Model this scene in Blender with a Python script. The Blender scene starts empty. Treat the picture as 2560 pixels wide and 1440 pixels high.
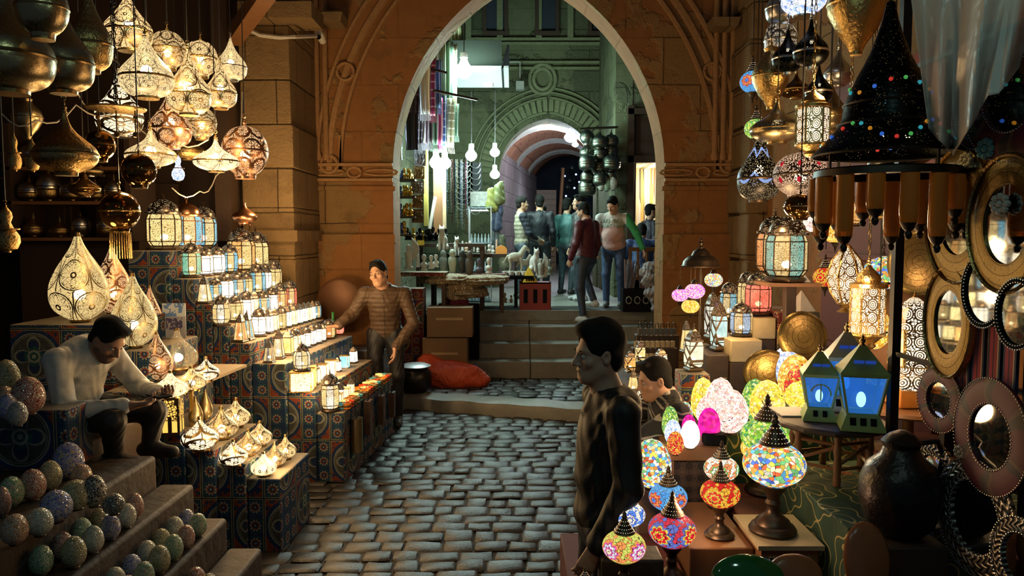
EXPO=0.0
import bpy, math, random
import numpy as np
from mathutils import Vector, Matrix, Euler
R=random.Random(7); PI=math.pi
col=bpy.context.scene.collection
F=1900.0; CZ=2.05; TH=math.atan2(130,1900); ct,st=math.cos(TH),math.sin(TH)
def ray(px,py):
    u=(px-1280)/F; v=(720-py)/F
    return Vector((u,ct+v*st,v*ct-st))
def A(px,py,Y):
    d=ray(px,py); return Vector((0,0,CZ))+d*(Y/d.y)
def AZ(px,py,z):
    d=ray(px,py); return Vector((0,0,CZ))+d*((z-CZ)/d.z)
def tag(o,label=None,cat=None,group=None,kind=None):
    if label: o['label']=label
    if cat: o['category']=cat
    if group: o['group']=group
    if kind: o['kind']=kind
    return o
def thing(name,label,cat,loc=(0,0,0),rz=0,group=None):
    o=bpy.data.objects.new(name,None); col.objects.link(o); o.empty_display_size=.05
    o.location=loc; o.rotation_euler=(0,0,rz); return tag(o,label,cat,group)
def kids(o): return [c for c in KID.get(o.name,[])]
KID={}
def dup(o,loc=None,rz=None,label=None,group=None,parent=None,scale=None,color=None):
    c=o.copy(); col.objects.link(c)
    if parent: c.parent=parent; KID.setdefault(parent.name,[]).append(c)
    if loc is not None: c.location=loc
    if rz is not None: c.rotation_euler=(0,0,rz)
    if label: c['label']=label
    if group: c['group']=group
    if scale is not None: c.scale=scale
    if color: c.color=color
    for k in list(KID.get(o.name,[])): dup(k,parent=c,color=color)
    return c
def setcol(o,color):
    o.color=color
    for k in KID.get(o.name,[]): setcol(k,color)
class MB:
    def __init__(s): s.v=[]; s.f=[]; s.m=[]; s.mi=0
    def add(s,vs,fs):
        n=len(s.v); s.v+= [tuple(v) for v in vs]; s.f+=[tuple(i+n for i in f) for f in fs]; s.m+=[s.mi]*len(fs); return s
    def box(s,c,d,rz=0,top=None,M=None):
        hx,hy,hz=d[0]/2,d[1]/2,d[2]/2; t=top or (1,1)
        p=[(-hx,-hy,-hz),(hx,-hy,-hz),(hx,hy,-hz),(-hx,hy,-hz),(-hx*t[0],-hy*t[1],hz),(hx*t[0],-hy*t[1],hz),(hx*t[0],hy*t[1],hz),(-hx*t[0],hy*t[1],hz)]
        if M is None: M=Matrix.Rotation(rz,3,'Z')
        c=Vector(c)
        return s.add([M@Vector(q)+c for q in p],[(3,2,1,0),(4,5,6,7),(0,1,5,4),(1,2,6,5),(2,3,7,6),(3,0,4,7)])
    def prism(s,poly,z0,z1):
        n=len(poly)
        return s.add([(x,y,z0) for x,y in poly]+[(x,y,z1) for x,y in poly],[tuple(range(n-1,-1,-1)),tuple(range(n,2*n))]+[(i,(i+1)%n,n+(i+1)%n,n+i) for i in range(n)])
    def lathe(s,pr,seg=24,c=(0,0,0),M=None,ph=0,lobe=0,nl=8,flat=1,caps=1):
        c=Vector(c); vs=[];fs=[]
        for r,z in pr:
            for i in range(seg):
                a=2*PI*i/seg+ph; rr=r*(1+lobe*abs(math.cos(nl*a/2))) if lobe else r
                q=Vector((rr*math.cos(a),rr*math.sin(a)*flat,z))
                vs.append((M@q if M else q)+c)
        for j in range(len(pr)-1):
            for i in range(seg):
                k=(i+1)%seg; fs.append((j*seg+i,j*seg+k,(j+1)*seg+k,(j+1)*seg+i))
        if caps and pr[0][0]>1e-4: fs.append(tuple(range(seg-1,-1,-1)))
        if caps and pr[-1][0]>1e-4: fs.append(tuple((len(pr)-1)*seg+i for i in range(seg)))
        return s.add(vs,fs)
    def ball(s,c,r,seg=12,rz=None):
        n=max(4,seg//2); rz=rz or r
        return s.lathe([(max(r*math.sin(PI*i/n),1e-5),-rz*math.cos(PI*i/n)) for i in range(n+1)],seg,c)
    def tube(s,pts,r,seg=6,closed=False):
        pts=[Vector(p) for p in pts]; n=len(pts); vs=[];fs=[]; up=Vector((.3,.2,1)).normalized()
        for i,p in enumerate(pts):
            d=(pts[(i+1)%n]-pts[i-1]) if closed else (pts[min(i+1,n-1)]-pts[max(i-1,0)])
            d.normalize(); a=d.cross(up)
            if a.length<.05: a=d.cross(Vector((1,0,0)))
            a.normalize(); b=d.cross(a); rr=r[i] if isinstance(r,(list,tuple)) else r
            for k in range(seg):
                t=2*PI*k/seg; vs.append(p+a*rr*math.cos(t)+b*rr*math.sin(t))
        for i in range(n if closed else n-1):
            j=(i+1)%n
            for k in range(seg): l=(k+1)%seg; fs.append((i*seg+k,i*seg+l,j*seg+l,j*seg+k))
        if not closed: fs+= [tuple(range(seg)),tuple((n-1)*seg+k for k in range(seg-1,-1,-1))]
        return s.add(vs,fs)
    def sweep(s,pts,w,d,nrm=(0,-1,0)):
        # rectangular moulding along pts in a vertical plane, w across, d out along nrm
        pts=[Vector(p) for p in pts]; N=Vector(nrm); vs=[];fs=[];n=len(pts)
        for i,p in enumerate(pts):
            t=(pts[min(i+1,n-1)]-pts[max(i-1,0)]).normalized(); q=t.cross(N).normalized()
            vs+=[p-q*w/2,p-q*w/3+N*d,p+q*w/3+N*d,p+q*w/2]
        for i in range(n-1):
            for k in range(3): fs.append((i*4+k,i*4+k+1,i*4+4+k+1,i*4+4+k))
        fs+=[(0,1,2,3),(n*4-1,n*4-2,n*4-3,n*4-4)]
        return s.add(vs,fs)
    def grid(s,fn,nu,nv):
        vs=[fn(i/nu,j/nv) for j in range(nv+1) for i in range(nu+1)]
        return s.add(vs,[(j*(nu+1)+i,j*(nu+1)+i+1,(j+1)*(nu+1)+i+1,(j+1)*(nu+1)+i) for j in range(nv) for i in range(nu)])
    def build(s,name,mat,parent=None,loc=None,rz=None,ang=38,color=None,thick=0):
        me=bpy.data.meshes.new(name); me.from_pydata(s.v,[],s.f)
        for m in (mat if isinstance(mat,(list,tuple)) else [mat]): me.materials.append(M[m] if isinstance(m,str) else m)
        if len(me.materials)>1: me.polygons.foreach_set('material_index',s.m)
        me.polygons.foreach_set('use_smooth',[True]*len(me.polygons)); me.validate(); me.update()
        me.set_sharp_from_angle(angle=math.radians(ang))
        o=bpy.data.objects.new(name,me); col.objects.link(o)
        if parent: o.parent=parent; KID.setdefault(parent.name,[]).append(o)
        if loc is not None: o.location=loc
        if rz is not None: o.rotation_euler=(0,0,rz)
        if color: o.color=color
        if thick:
            md=o.modifiers.new('t','SOLIDIFY'); md.thickness=thick
        return o
def st_(name,mb,mat,**k): return tag(mb.build(name,mat,**k),kind='structure')
# ---------- node expressions ----------
class E:
    nt=None
    def __init__(s,k): s.k=k
    def __add__(a,b): return mt('ADD',a,b)
    __radd__=__add__
    def __sub__(a,b): return mt('SUBTRACT',a,b)
    def __rsub__(a,b): return mt('SUBTRACT',b,a)
    def __mul__(a,b): return mt('MULTIPLY',a,b)
    __rmul__=__mul__
    def __truediv__(a,b): return mt('DIVIDE',a,b)
    def __rtruediv__(a,b): return mt('DIVIDE',b,a)
    def __lt__(a,b): return mt('LESS_THAN',a,b)
    def __gt__(a,b): return mt('GREATER_THAN',a,b)
def put(sock,x):
    if isinstance(x,E): E.nt.links.new(x.k,sock)
    elif isinstance(x,(tuple,list)): sock.default_value=tuple(x)+((1,) if len(x)==3 and sock.type=='RGBA' else ())
    else: sock.default_value=x
def mt(op,*a):
    n=E.nt.nodes.new('ShaderNodeMath'); n.operation=op
    for i,x in enumerate(a): put(n.inputs[i],x)
    return E(n.outputs[0])
def nd(t,out=0,props={},**k):
    n=E.nt.nodes.new('ShaderNode'+t)
    for a,b in props.items(): setattr(n,a,b)
    for a,b in k.items(): put(n.inputs[a.replace('_',' ')],b)
    return E(n.outputs[out])
fr=lambda a:mt('FRACT',a); fl=lambda a:mt('FLOOR',a); ab=lambda a:mt('ABSOLUTE',a); sn=lambda a:mt('SINE',a); cs=lambda a:mt('COSINE',a)
sq=lambda a:mt('SQRT',a); mx=lambda a,b:mt('MAXIMUM',a,b); mn=lambda a,b:mt('MINIMUM',a,b)
def obj_xyz():
    n=E.nt.nodes.new('ShaderNodeTexCoord'); s=E.nt.nodes.new('ShaderNodeSeparateXYZ'); E.nt.links.new(n.outputs['Object'],s.inputs[0])
    return E(n.outputs['Object']),E(s.outputs[0]),E(s.outputs[1]),E(s.outputs[2])
def vec(x,y,z=0.0): return nd('CombineXYZ',X=x,Y=y,Z=z)
def mixc(f,a,b):
    n=E.nt.nodes.new('ShaderNodeMix'); n.data_type='RGBA'; put(n.inputs[0],f); put(n.inputs[6],a); put(n.inputs[7],b); return E(n.outputs[2])
def noise(v,s,d=3,rough=.55,out=0): return nd('TexNoise',out,Vector=v,Scale=float(s),Detail=float(d),Roughness=rough)
def voro(v,s,feat='F1',out=0,dims='3D'): return nd('TexVoronoi',out,{'feature':feat,'voronoi_dimensions':dims},Vector=v,Scale=float(s))
def ramp(f,stops,interp='LINEAR'):
    n=E.nt.nodes.new('ShaderNodeValToRGB'); put(n.inputs[0],f); cr=n.color_ramp; cr.interpolation=interp
    while len(cr.elements)>1: cr.elements.remove(cr.elements[0])
    for i,(p,c) in enumerate(stops):
        e=cr.elements[0] if i==0 else cr.elements.new(p)
        e.position=p; e.color=tuple(c)+(1,)
    return E(n.outputs[0])
def bump(h,strength=.5,dist=.01): return nd('Bump',Height=h,Strength=strength,Distance=dist)
def hue(c,s=1.0,v=1.0): return nd('HueSaturation',Saturation=s,Value=v,Color=c)
def bsdf(c=(.5,.5,.5),rough=.6,metal=0.0,nrm=None,em=None,es=0.0,spec=.5,**k):
    n=E.nt.nodes.new('ShaderNodeBsdfPrincipled'); put(n.inputs['Base Color'],c); put(n.inputs['Roughness'],rough); put(n.inputs['Metallic'],metal)
    put(n.inputs['Specular IOR Level'],spec)
    if nrm: put(n.inputs['Normal'],nrm)
    if em is not None: put(n.inputs['Emission Color'],em); put(n.inputs['Emission Strength'],es)
    for a,b in k.items(): put(n.inputs[a.replace('_',' ')],b)
    return E(n.outputs[0])
def emis(c,s): return nd('Emission',Color=c,Strength=s)
def transp(c=(1,1,1)): return nd('BsdfTransparent',Color=c)
def mixs(f,a,b):
    n=E.nt.nodes.new('ShaderNodeMixShader'); put(n.inputs[0],f); put(n.inputs[1],a); put(n.inputs[2],b); return E(n.outputs[0])
def ocol(): return nd('ObjectInfo',1)
def ornd():
    n=E.nt.nodes.new('ShaderNodeObjectInfo'); return E(n.outputs['Random'])
M={}
def mat(name):
    def w(fn):
        m=bpy.data.materials.new(name); m.use_nodes=True; m.node_tree.nodes.clear(); E.nt=m.node_tree
        s=fn(); o=m.node_tree.nodes.new('ShaderNodeOutputMaterial'); m.node_tree.links.new(s.k,o.inputs[0]); M[name]=m; return fn
    return w
def simple(name,c,rough=.6,metal=0.0,var=.15,bs=0.0,sc=30,**k):
    @mat(name)
    def _():
        v,x,y,z=obj_xyz(); n=noise(v,sc,3)
        cc=mixc(n,tuple(a*(1-var) for a in c),tuple(min(1,a*(1+var)) for a in c))
        return bsdf(cc,rough,metal,nrm=bump(n,bs,.01) if bs else None,**k)
def facing_uv():
    # planar coordinates chosen by the face's own direction (walls: along,z ; tops: x,y)
    v,x,y,z=obj_xyz(); g=E.nt.nodes.new('ShaderNodeNewGeometry'); s=E.nt.nodes.new('ShaderNodeSeparateXYZ')
    vt=E.nt.nodes.new('ShaderNodeVectorTransform'); vt.vector_type='NORMAL'; vt.convert_from='WORLD'; vt.convert_to='OBJECT'
    E.nt.links.new(g.outputs['True Normal'],vt.inputs[0]); E.nt.links.new(vt.outputs[0],s.inputs[0])
    ax,az=ab(E(s.outputs[0])),ab(E(s.outputs[2])); top=az>.7; sx=ax>.7
    u=x*(1-sx)+y*sx*(1-top)+0; w=z*(1-top)+y*top
    return v,u,w,top
simple('iron',(.035,.028,.022),.45,.8); simple('dark_metal',(.09,.065,.045),.4,.9); simple('brass',(.50,.34,.13),.33,1.0,.35,bs=.6,sc=55)
simple('old_brass',(.30,.20,.08),.32,1.0,.35,bs=.2,sc=40); simple('copper',(.65,.33,.18),.28,1.0); simple('silver',(.6,.6,.58),.3,1.0)
simple('dark_wood',(.045,.025,.015),.6,bs=.3); simple('wood',(.20,.09,.035),.45,bs=.2,sc=18); simple('red_wood',(.10,.02,.012),.75); simple('pale_wood',(.42,.30,.17),.55)
simple('cardboard',(.20,.125,.065),.8,bs=.15); simple('white_paper',(.6,.58,.52),.7); simple('black',(.008,.008,.009),.9,spec=.1); simple('cord',(.5,.46,.38),.5); simple('dark_cord',(.02,.018,.015),.5)
simple('paint_green',(.27,.38,.13),.45); simple('grey_stone',(.30,.30,.27),.8,bs=.6,sc=14); simple('white_stone',(.75,.75,.70),.45); simple('dark_stone',(.10,.10,.09),.6)
simple('mirror',(.8,.82,.82),.03,1.0,.02); simple('plastic_red',(.25,.02,.015),.4); simple('orange_plastic',(.62,.09,.03),.5,bs=.4,sc=9); simple('blue_plastic',(.05,.12,.5),.4)
simple('skin',(.42,.22,.13),.5,subsurface_weight=.0,var=.08) if False else simple('skin',(.50,.28,.18),.5,var=.08)
simple('skin_dark',(.36,.19,.12),.5,var=.08); simple('lips',(.30,.10,.07),.45); simple('hair',(.008,.007,.006),.75,bs=.6,sc=150,spec=.2); simple('beard',(.14,.08,.055),.8,bs=.4,sc=200); simple('eye_white',(.42,.40,.37),.3); simple('iris',(.02,.012,.008),.2)
simple('terracotta',(.40,.13,.05),.25); simple('dark_floor',(.06,.055,.05),.6,bs=.3,sc=8)
@mat('cobble')
def _():
    v,x,y,z=obj_xyz(); n=noise(v,5,4); n2=noise(v,55,5,.65); c=voro(v,7,'F1',1); g=nd('SeparateColor',Color=c)
    base=mixc(n,(.012,.0118,.0115),(.042,.041,.040)); base=mixc(g*.4,base,(.038,.031,.027))
    return bsdf(base,.26+.26*n2,nrm=bump(n2+n*.6,.5,.012),spec=.6)
simple('cobble_gap',(.03,.025,.02),.9,bs=.5,sc=40)
def stone_fn(cw,rh,c1,c2,c3,green=False,plaster=.52,bd=.03):
    def f():
        v,u,w,top=facing_uv(); wob=noise(v,1.7,3)
        uv=vec(u+(wob-.5)*.03,w+(wob-.5)*.04)
        br=nd('TexBrick',1,{'offset':.5},Vector=uv,Scale=1.0,Mortar_Size=.008,Mortar_Smooth=.3,Brick_Width=cw,Row_Height=rh)
        bc=nd('TexBrick',0,{'offset':.5},Vector=uv,Scale=1.0,Mortar_Size=.0,Brick_Width=cw,Row_Height=rh,Color1=(0,0,0),Color2=(1,1,1),Bias=0.0)
        big=noise(v,.9,5,.6); mid=noise(v,6,5,.6); fine=noise(v,40,5,.7)
        pl=nd('MapRange',From_Min=plaster-.015,From_Max=plaster+.02,Value=big+(mid-.5)*.12)   # smooth plaster left on the stone
        c=mixc(bc*.6+mid*.5,c1,c2); c=mixc(pl,c,mixc(mid,c3,tuple(a*.6 for a in c3))); c=mixc(br*(1-pl)*.8,c,tuple(a*.25 for a in c1))
        dirt=nd('MapRange',From_Min=.55,From_Max=.75,Value=noise(v,2.3,6,.7)); c=mixc(dirt*.65,c,tuple(a*.3 for a in c1))
        chis=noise(v,17,6,.8); h=(mid*.8+fine*.5+chis*1.3)*(1-pl*.85)+pl*.45-br*.35+bc*.25
        return bsdf(c,.85,nrm=bump(h,1.0,bd),spec=.2)
    return f
mat('stone')(stone_fn(.62,.46,(.30,.19,.09),(.50,.34,.17),(.30,.17,.075),plaster=.72,bd=.05))
mat('plaster_stone')(stone_fn(.9,.55,(.36,.21,.09),(.50,.32,.14),(.34,.155,.055),plaster=.48,bd=.04))
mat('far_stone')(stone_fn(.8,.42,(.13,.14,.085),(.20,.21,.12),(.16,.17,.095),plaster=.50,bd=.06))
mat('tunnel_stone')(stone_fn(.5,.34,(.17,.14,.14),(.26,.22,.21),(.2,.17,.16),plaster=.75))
mat('red_brick')(stone_fn(.4,.26,(.28,.12,.07),(.38,.18,.10),(.3,.14,.08),plaster=.8))
simple('carved',(.33,.18,.075),.8,bs=.7,sc=25,var=.35); simple('carved_green',(.16,.17,.09),.85,bs=.8,sc=14,var=.35)
simple('ashlar_step',(.20,.195,.17),.55,bs=.5,sc=10,var=.3); simple('brown_step',(.040,.024,.014),.75,bs=.9,sc=12,var=.6)
def khay(name,nav=(.014,.034,.095),acc=(.20,.045,.02),cream=(.22,.24,.20),grn=(.02,.07,.07)):
    @mat(name)
    def _():
        v,u,w,top=facing_uv(); T=.36
        par=fr(fl(w/T)*.5+fl(u/T)*.5+.01)*2
        def ros(cu,cv,k):
            r=sq(cu*cu+cv*cv); a=mt('ARCTAN2',cv,cu); pet=ab(cs(a*k)); return r,a,pet
        cu=fr(u/T)-.5; cv=fr(w/T)-.5; r,a,pet=ros(cu,cv,2)
        ring=(ab(r-.42)<.012)+(ab(r-.385)<.006); petl=(ab(r-(.10+.25*pet))<.02); petf=(r<(.08+.22*pet)); core=(ab(r-.1)<.02)+(r<.04)
        cA=mixc(r<.42,nav,(.06,.06,.055)); cA=mixc(petf,cA,mixc(r<.18,nav,grn)); cor=(r>.5)*((noise(v,38,2)>.45)); cA=mixc(cor,cA,acc)
        cA=mixc(mn(ring+petl+core,1.0),cA,cream)
        cu2=fr(u/(T/3))-.5; cv2=fr(w/(T/3))-.5; r2,a2,p2=ros(cu2,cv2,5)
        cB=mixc(r2<(.22+.12*p2),nav,cream); cB=mixc(r2<.22,cB,acc); cB=mixc(r2<.15,cB,nav); cB=mixc(r2<.06,cB,cream); cB=mixc(ab(r2-.42)<.03,cB,grn)
        c=mixc(par>.5,cA,cB); edge=mx(ab(cu),ab(cv)); c=mixc(edge>.475,c,mixc(edge>.488,(.28,.24,.08),nav))
        c=mixc(top,c,(.26,.21,.15)); n=noise(v,14,4)
        return bsdf(hue(c,1.0,.55+.9*n),.75,nrm=bump(noise(v,90,2)+noise(v,7,2)*2,.3,.01),spec=.25)
khay('tile_cloth'); khay('red_cloth',(.12,.012,.02),(.02,.03,.10),(.35,.25,.12),(.10,.05,.02))
@mat('green_cloth')
def _():
    v,u,w,top=facing_uv(); T=.34; cu=fr(u/T)-.5; cv=fr(w/T+.25*fl(u/T))-.5; r=sq(cu*cu+cv*cv); a=mt('ARCTAN2',cv,cu)
    sp=(ab(r-(.12+.2*ab(sn(a*2+r*9))))<.018)+(ab(r-.44+.05*cs(a*6))<.012); f=(r<.09)*(ab(cs(a*3))>.4)
    c=mixc(noise(v,3,3),(.012,.05,.04),(.03,.075,.03)); c=mixc(mn(sp,1.0),c,(.40,.34,.12)); c=mixc(f,c,(.40,.12,.03))
    return bsdf(c,.7,nrm=bump(noise(v,6,3),.5,.02))
# perforated metal shades: pierced pattern lets out the light of a bulb inside
def arab(v,x,y,z,k,fq,lw):
    a=mt('ARCTAN2',y,x); cu=fr(a/(2*PI)*k+.5*fr(fl(z*fq)*.5)*2)-.5; cv=fr(z*fq)-.5
    r=sq(cu*cu+cv*cv); b=mt('ARCTAN2',cv,cu); pet=ab(cs(b*4))
    l=(ab(r-.46)<lw)+(ab(r-(.12+.28*pet))<lw*.8)+(ab(r-.40)<lw*.35)+((r<.1)*(r>.05))+(ab(ab(cu)-.5)<.02)
    return mn(l,1.0)
def pierced(name,metal,glow,gs,k=5,fq=7.,lw=.045,see=.35,dot=170,fill=.6,neck=None):
    @mat(name)
    def _():
        v,x,y,z=obj_xyz(); l=arab(v,x,y,z,k,fq,lw); d=voro(v,dot,'F1')<fill*1.0
        m=d*(1-l)
        if neck is not None: m=m*(z<neck)
        met=bsdf(metal,.3,1.0,nrm=bump(noise(v,60,2),.2,.005)); g=mixs(see,emis(glow,gs),transp())
        return mixs(m,met,g)
pierced('pierced_lit',(.55,.38,.16),(1,.68,.30),1.5,5,8.,.028,fill=.68); pierced('pierced_fine',(.7,.55,.3),(1,.74,.36),1.4,9,14.,.015,dot=230,fill=.68)
pierced('pierced_scale',(.5,.36,.16),(1,.68,.3),1.3,8,11.,.035,dot=200); pierced('pierced_copper',(.6,.3,.16),(1,.60,.28),1.3,7,10.,.05)
pierced('pierced_bright',(.7,.55,.3),(1,.74,.40),2.2,6,8.,.015,dot=190,fill=.75); pierced('pierced_giant',(.45,.33,.15),(1,.72,.30),.95,5,5.2,.018,.25,dot=210,fill=.68)
pierced('pierced_off',(.42,.33,.18),(.9,.6,.2),.02,9,16.,.03,.1,dot=220,fill=.3)
pierced('pierced_white',(.35,.27,.14),(1,.82,.55),1.5,3,11.,.05,.15,dot=60,fill=.8)
pierced('pierced_black',(.010,.012,.012),(1,.70,.3),.12,10,13.,.10,.6,dot=120,fill=.27)
@mat('screen_white')
def _():
    v,x,y,z=obj_xyz(); a=mt('ARCTAN2',y,x); T=.075; cu=fr((a+.2)/(PI/3)*1.5)-.5; cv=fr(z/T)-.5; r=sq(cu*cu+cv*cv); b=mt('ARCTAN2',cv,cu)
    l=(ab(r-.42)<.05)+(ab(r-.26)<.035)+((ab(cs(b*4))<.16)*(r>.1)*(r<.44))+(ab(r-.1)<.03)+((r>.46)*(voro(v,70,'DISTANCE_TO_EDGE')<.12))
    return mixs(mn(l,1.0),mixs(.25,emis((1,.80,.55),2.2),transp()),bsdf((.40,.28,.13),.35,1.0))
PALS={'multi':[(.9,.15,.05),(1,.75,.1),(.15,.5,.8),(1,.85,.45),(.95,.9,.7),(.2,.55,.2),(1,.4,.08),(.85,.85,.6),(.1,.2,.7)],
 'amber':[(1,.45,.05),(1,.65,.1),(1,.8,.3),(1,.35,.03)],'red':[(.9,.04,.03),(1,.25,.03),(1,.7,.1),(.7,.02,.05)],'pinkwhite':[(1,.7,.6),(1,.85,.75),(.9,.45,.4),(1,.9,.8),(1,.6,.45)],
 'bluewhite':[(.9,.9,1),(.3,.45,.9),(1,.95,.9),(.6,.7,1)],'green':[(.25,.6,.05),(.6,.8,.1),(.1,.4,.15),(.75,.85,.3)],'pink':[(.8,.1,.5),(.9,.3,.8),(1,.75,.3),(.6,.15,.7),(.95,.6,.7)],'yellow':[(1,.7,.08),(1,.8,.25),(1,.6,.04)],
 'magenta':[(1,.02,.35),(.95,.02,.4),(1,.05,.3)],'white':[(1,.85,.6),(1,.9,.7)]}
def mosaic(name,pal,s,gs,rim=.03,see=.03):
    @mat(name)
    def _():
        v,x,y,z=obj_xyz(); g=nd('SeparateColor',0,Color=voro(v,s,'F1',1)); n=len(pal); c=ramp(g,[(i/n,pal[i]) for i in range(n)],'CONSTANT')
        e=voro(v,s,'DISTANCE_TO_EDGE')<rim
        g2=nd('SeparateColor',1,Color=voro(v,s,'F1',1))
        lit=mixs(see,emis(c,gs*(.55+.8*g2)),transp((1,.9,.75)))
        return mixs(e,mixs(.0,lit,lit),bsdf((.05,.035,.02),.5))
for k_,p_ in PALS.items():
    mosaic('mosaic_'+k_,p_,{'magenta':30,'white':42,'yellow':60,'multi':58}.get(k_,72),{'multi':1.3,'white':3.5,'magenta':1.1,'bluewhite':1.7,'pinkwhite':1.75,'amber':1.5,'yellow':1.7,'pink':1.3}.get(k_,1.15),{'magenta':.0,'white':.01}.get(k_,.03))
for k_ in ('pink','multi','amber'): mosaic('mosaic_fine_'+k_,PALS[k_],150,1.8,.03)
def flower(name,cols,gs,k=5,sc=46):
    @mat(name)
    def _():
        v,x,y,z=obj_xyz(); a=mt('ARCTAN2',y,x); cu=(fr(a/(2*PI)*k)-.5)*2; cv=(fr((z-.0925)/.2+.5)-.5)*2.6; r=sq(cu*cu+cv*cv); b=mt('ARCTAN2',cv,cu)
        star=r/(.72+.28*ab(cs(b*4))); c=ramp(star,[(0,cols[0]),(.22,cols[1]),(.36,cols[2]),(.55,cols[1]),(.68,cols[3]),(.86,cols[4])],'CONSTANT')
        cell=nd('SeparateColor',0,Color=voro(v,sc,'F1',1)); c=mixc((star>.86)*(cell>.6),c,cols[3])
        e=mx(voro(v,sc,'DISTANCE_TO_EDGE')<.035,(fr(star*3.6)<.05))
        return mixs(e,mixs(.03,emis(c,gs),transp()),bsdf((.04,.03,.02),.5))
flower('flower_red',[(.9,.02,.02),(1,.7,.08),(.9,.03,.02),(1,.5,.05),(.8,.02,.02)],1.0,4); flower('flower_purple',[(1,.85,.6),(.9,.1,.5),(.9,.9,.95),(1,.35,.1),(.75,.8,.15)],1.0,4)
flower('flower_star',[(.9,.02,.03),(1,.75,.1),(.9,.02,.03),(.15,.2,.6),(.75,.05,.08)],1.0,4); flower('flower_blue',[(.1,.3,.8),(.9,.1,.05),(1,.35,.1),(.1,.4,.9),(.15,.5,.9)],1.0,4)
flower('flower_white',[(1,.9,.6),(.1,.15,.7),(1,.9,.7),(.1,.25,.8),(.95,.92,.8)],1.2,5); flower('flower_green',[(.2,.6,.1),(.1,.5,.1),(1,.95,.85),(.9,.3,.1),(1,.95,.8)],1.2,4)
@mat('mosaic_unlit')
def _():
    v,x,y,z=obj_xyz(); c0=ocol(); g=nd('SeparateColor',0,Color=voro(v,52,'F1',1)); h=nd('SeparateColor',1,Color=voro(v,52,'F1',1))
    c=mixc(g,c0,hue(c0,.7,1.9)); c=mixc(h>.88,c,(.35,.30,.22)); e=voro(v,52,'DISTANCE_TO_EDGE')<.06
    c=mixc(e,c,(.42,.40,.33)); return bsdf(c,.12+e*.5,nrm=bump(voro(v,52,'DISTANCE_TO_EDGE'),.6,.006),spec=.8)
def pane(name,gs,see=.25,sc=60,alt=True):
    @mat(name)
    def _():
        v,x,y,z=obj_xyz(); a=mt('ARCTAN2',y,x); p=fl(a/(PI/4)+.5); par=fr(p*.5+.1)*2
        c=mixc((par>1.0) if alt else 0.0,ocol(),(1,.66,.22)); e=voro(v,sc*1.5,'DISTANCE_TO_EDGE',dims='3D')<.05
        sw=noise(v,9,3); c=mixc(sw*.22,c,(1,.92,.7))
        return mixs(e,mixs(see,emis(c,gs*(.55+sw)),transp((1,.95,.9))),bsdf(tuple([.08,.05,.03]),.5))
pane('pane_lit',1.45,.22); pane('pane_mid',1.15); pane('pane_hot',3.6,.1,60,False); pane('pane_solid',1.3,.2,4,False)
simple('dim_glass',(.10,.10,.08),.1)
@mat('glow_warm')
def _(): return emis((1,.74,.36),28.)
@mat('glow_small')
def _(): return emis((1,.78,.42),9.)
@mat('glow_blue')
def _(): return emis((.65,.85,1),7.)
@mat('bulb_cool')
def _(): return emis((.72,1,.93),150.)
@mat('bulb_violet')
def _(): return emis((.78,.85,1),260.)
@mat('bulb_blue')
def _(): return emis((.6,.8,1),110.)
@mat('candle_glow')
def _(): return mixs(.15,emis(mixc(.35,ocol(),(1,.6,.25)),2.2),transp())
@mat('tint')
def _():
    v,x,y,z=obj_xyz(); return bsdf(hue(ocol(),1.0,.7+.6*noise(v,25,3)),.55,nrm=bump(noise(v,120,2),.3,.004))
@mat('tint_metal')
def _():
    v,x,y,z=obj_xyz(); return bsdf(hue(ocol(),1.0,.7+.6*noise(v,25,3)),.3,1.0,nrm=bump(noise(v,90,3),.3,.004))
@mat('clear_glass')
def _(): return mixs(.80,bsdf((.9,.85,.75),.05,.0,spec=1.0),transp((1,.97,.9)))
@mat('amber_glass')
def _():
    v,x,y,z=obj_xyz(); return mixs(.3,bsdf((.42,.15,.02),.2,em=(.9,.30,.03),es=.02),transp((.8,.35,.08)))
@mat('blue_glass')
def _(): return mixs(.35,mixs(.5,emis((.05,.30,1.),.9),bsdf((.05,.15,.6),.1)),transp((.35,.65,1)))
@mat('plastic_sheet')
def _():
    v,x,y,z=obj_xyz(); n=noise(v,5,3); return mixs(.50,bsdf((.72,.70,.66),.3,nrm=bump(n,.5,.05),spec=.7),transp((.9,.9,.9)))
@mat('quilt')
def _():
    v,x,y,z=obj_xyz(); return bsdf(mixc(ab(x)*(y<0)<.004,ocol(),hue(ocol(),1.0,.4)),.6,nrm=bump(ab(sn(z*70.))+noise(v,30,3)*.5,.45,.012))
@mat('damascene')
def _():
    v,x,y,z=obj_xyz(); r=sq(x*x+y*y+z*z); l=(fr(r*28.)<.12)+(voro(v,170,'DISTANCE_TO_EDGE')<.10)*.6; return bsdf(mixc(mn(l,1.0),(.20,.145,.055),(.09,.06,.022)),.36,1.0,nrm=bump(noise(v,60,3)+l*.3,.5,.004))
@mat('embroid')
def _():
    v,x,y,z=obj_xyz(); w=fr(x*21.+y*.6); c=ramp(w,[(0,(.30,.26,.17)),(.2,(.05,.04,.04)),(.3,(.35,.3,.2)),(.45,(.20,.07,.02)),(.55,(.02,.02,.02)),(.62,(.38,.33,.22)),(.8,(.04,.03,.03)),(.9,(.35,.18,.04))],'CONSTANT')
    z_=(fr(y*45.+sn(x*80.)*.5)<.35)*(fr(x*9.)>.5); return bsdf(mixc(z_,c,(.45,.4,.3)),.9)
@mat('scarf')
def _():
    v,x,y,z=obj_xyz(); w=fr(x*17.+.2); l=(fr(z*9.)<.18)*(ornd()>.45); c=mixc(mx(l,(w<.2)),ocol(),hue(ocol(),.4,2.6)); return bsdf(c,.85,nrm=bump(sn(x*160.)+noise(v,60,2),.4,.01))
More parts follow.
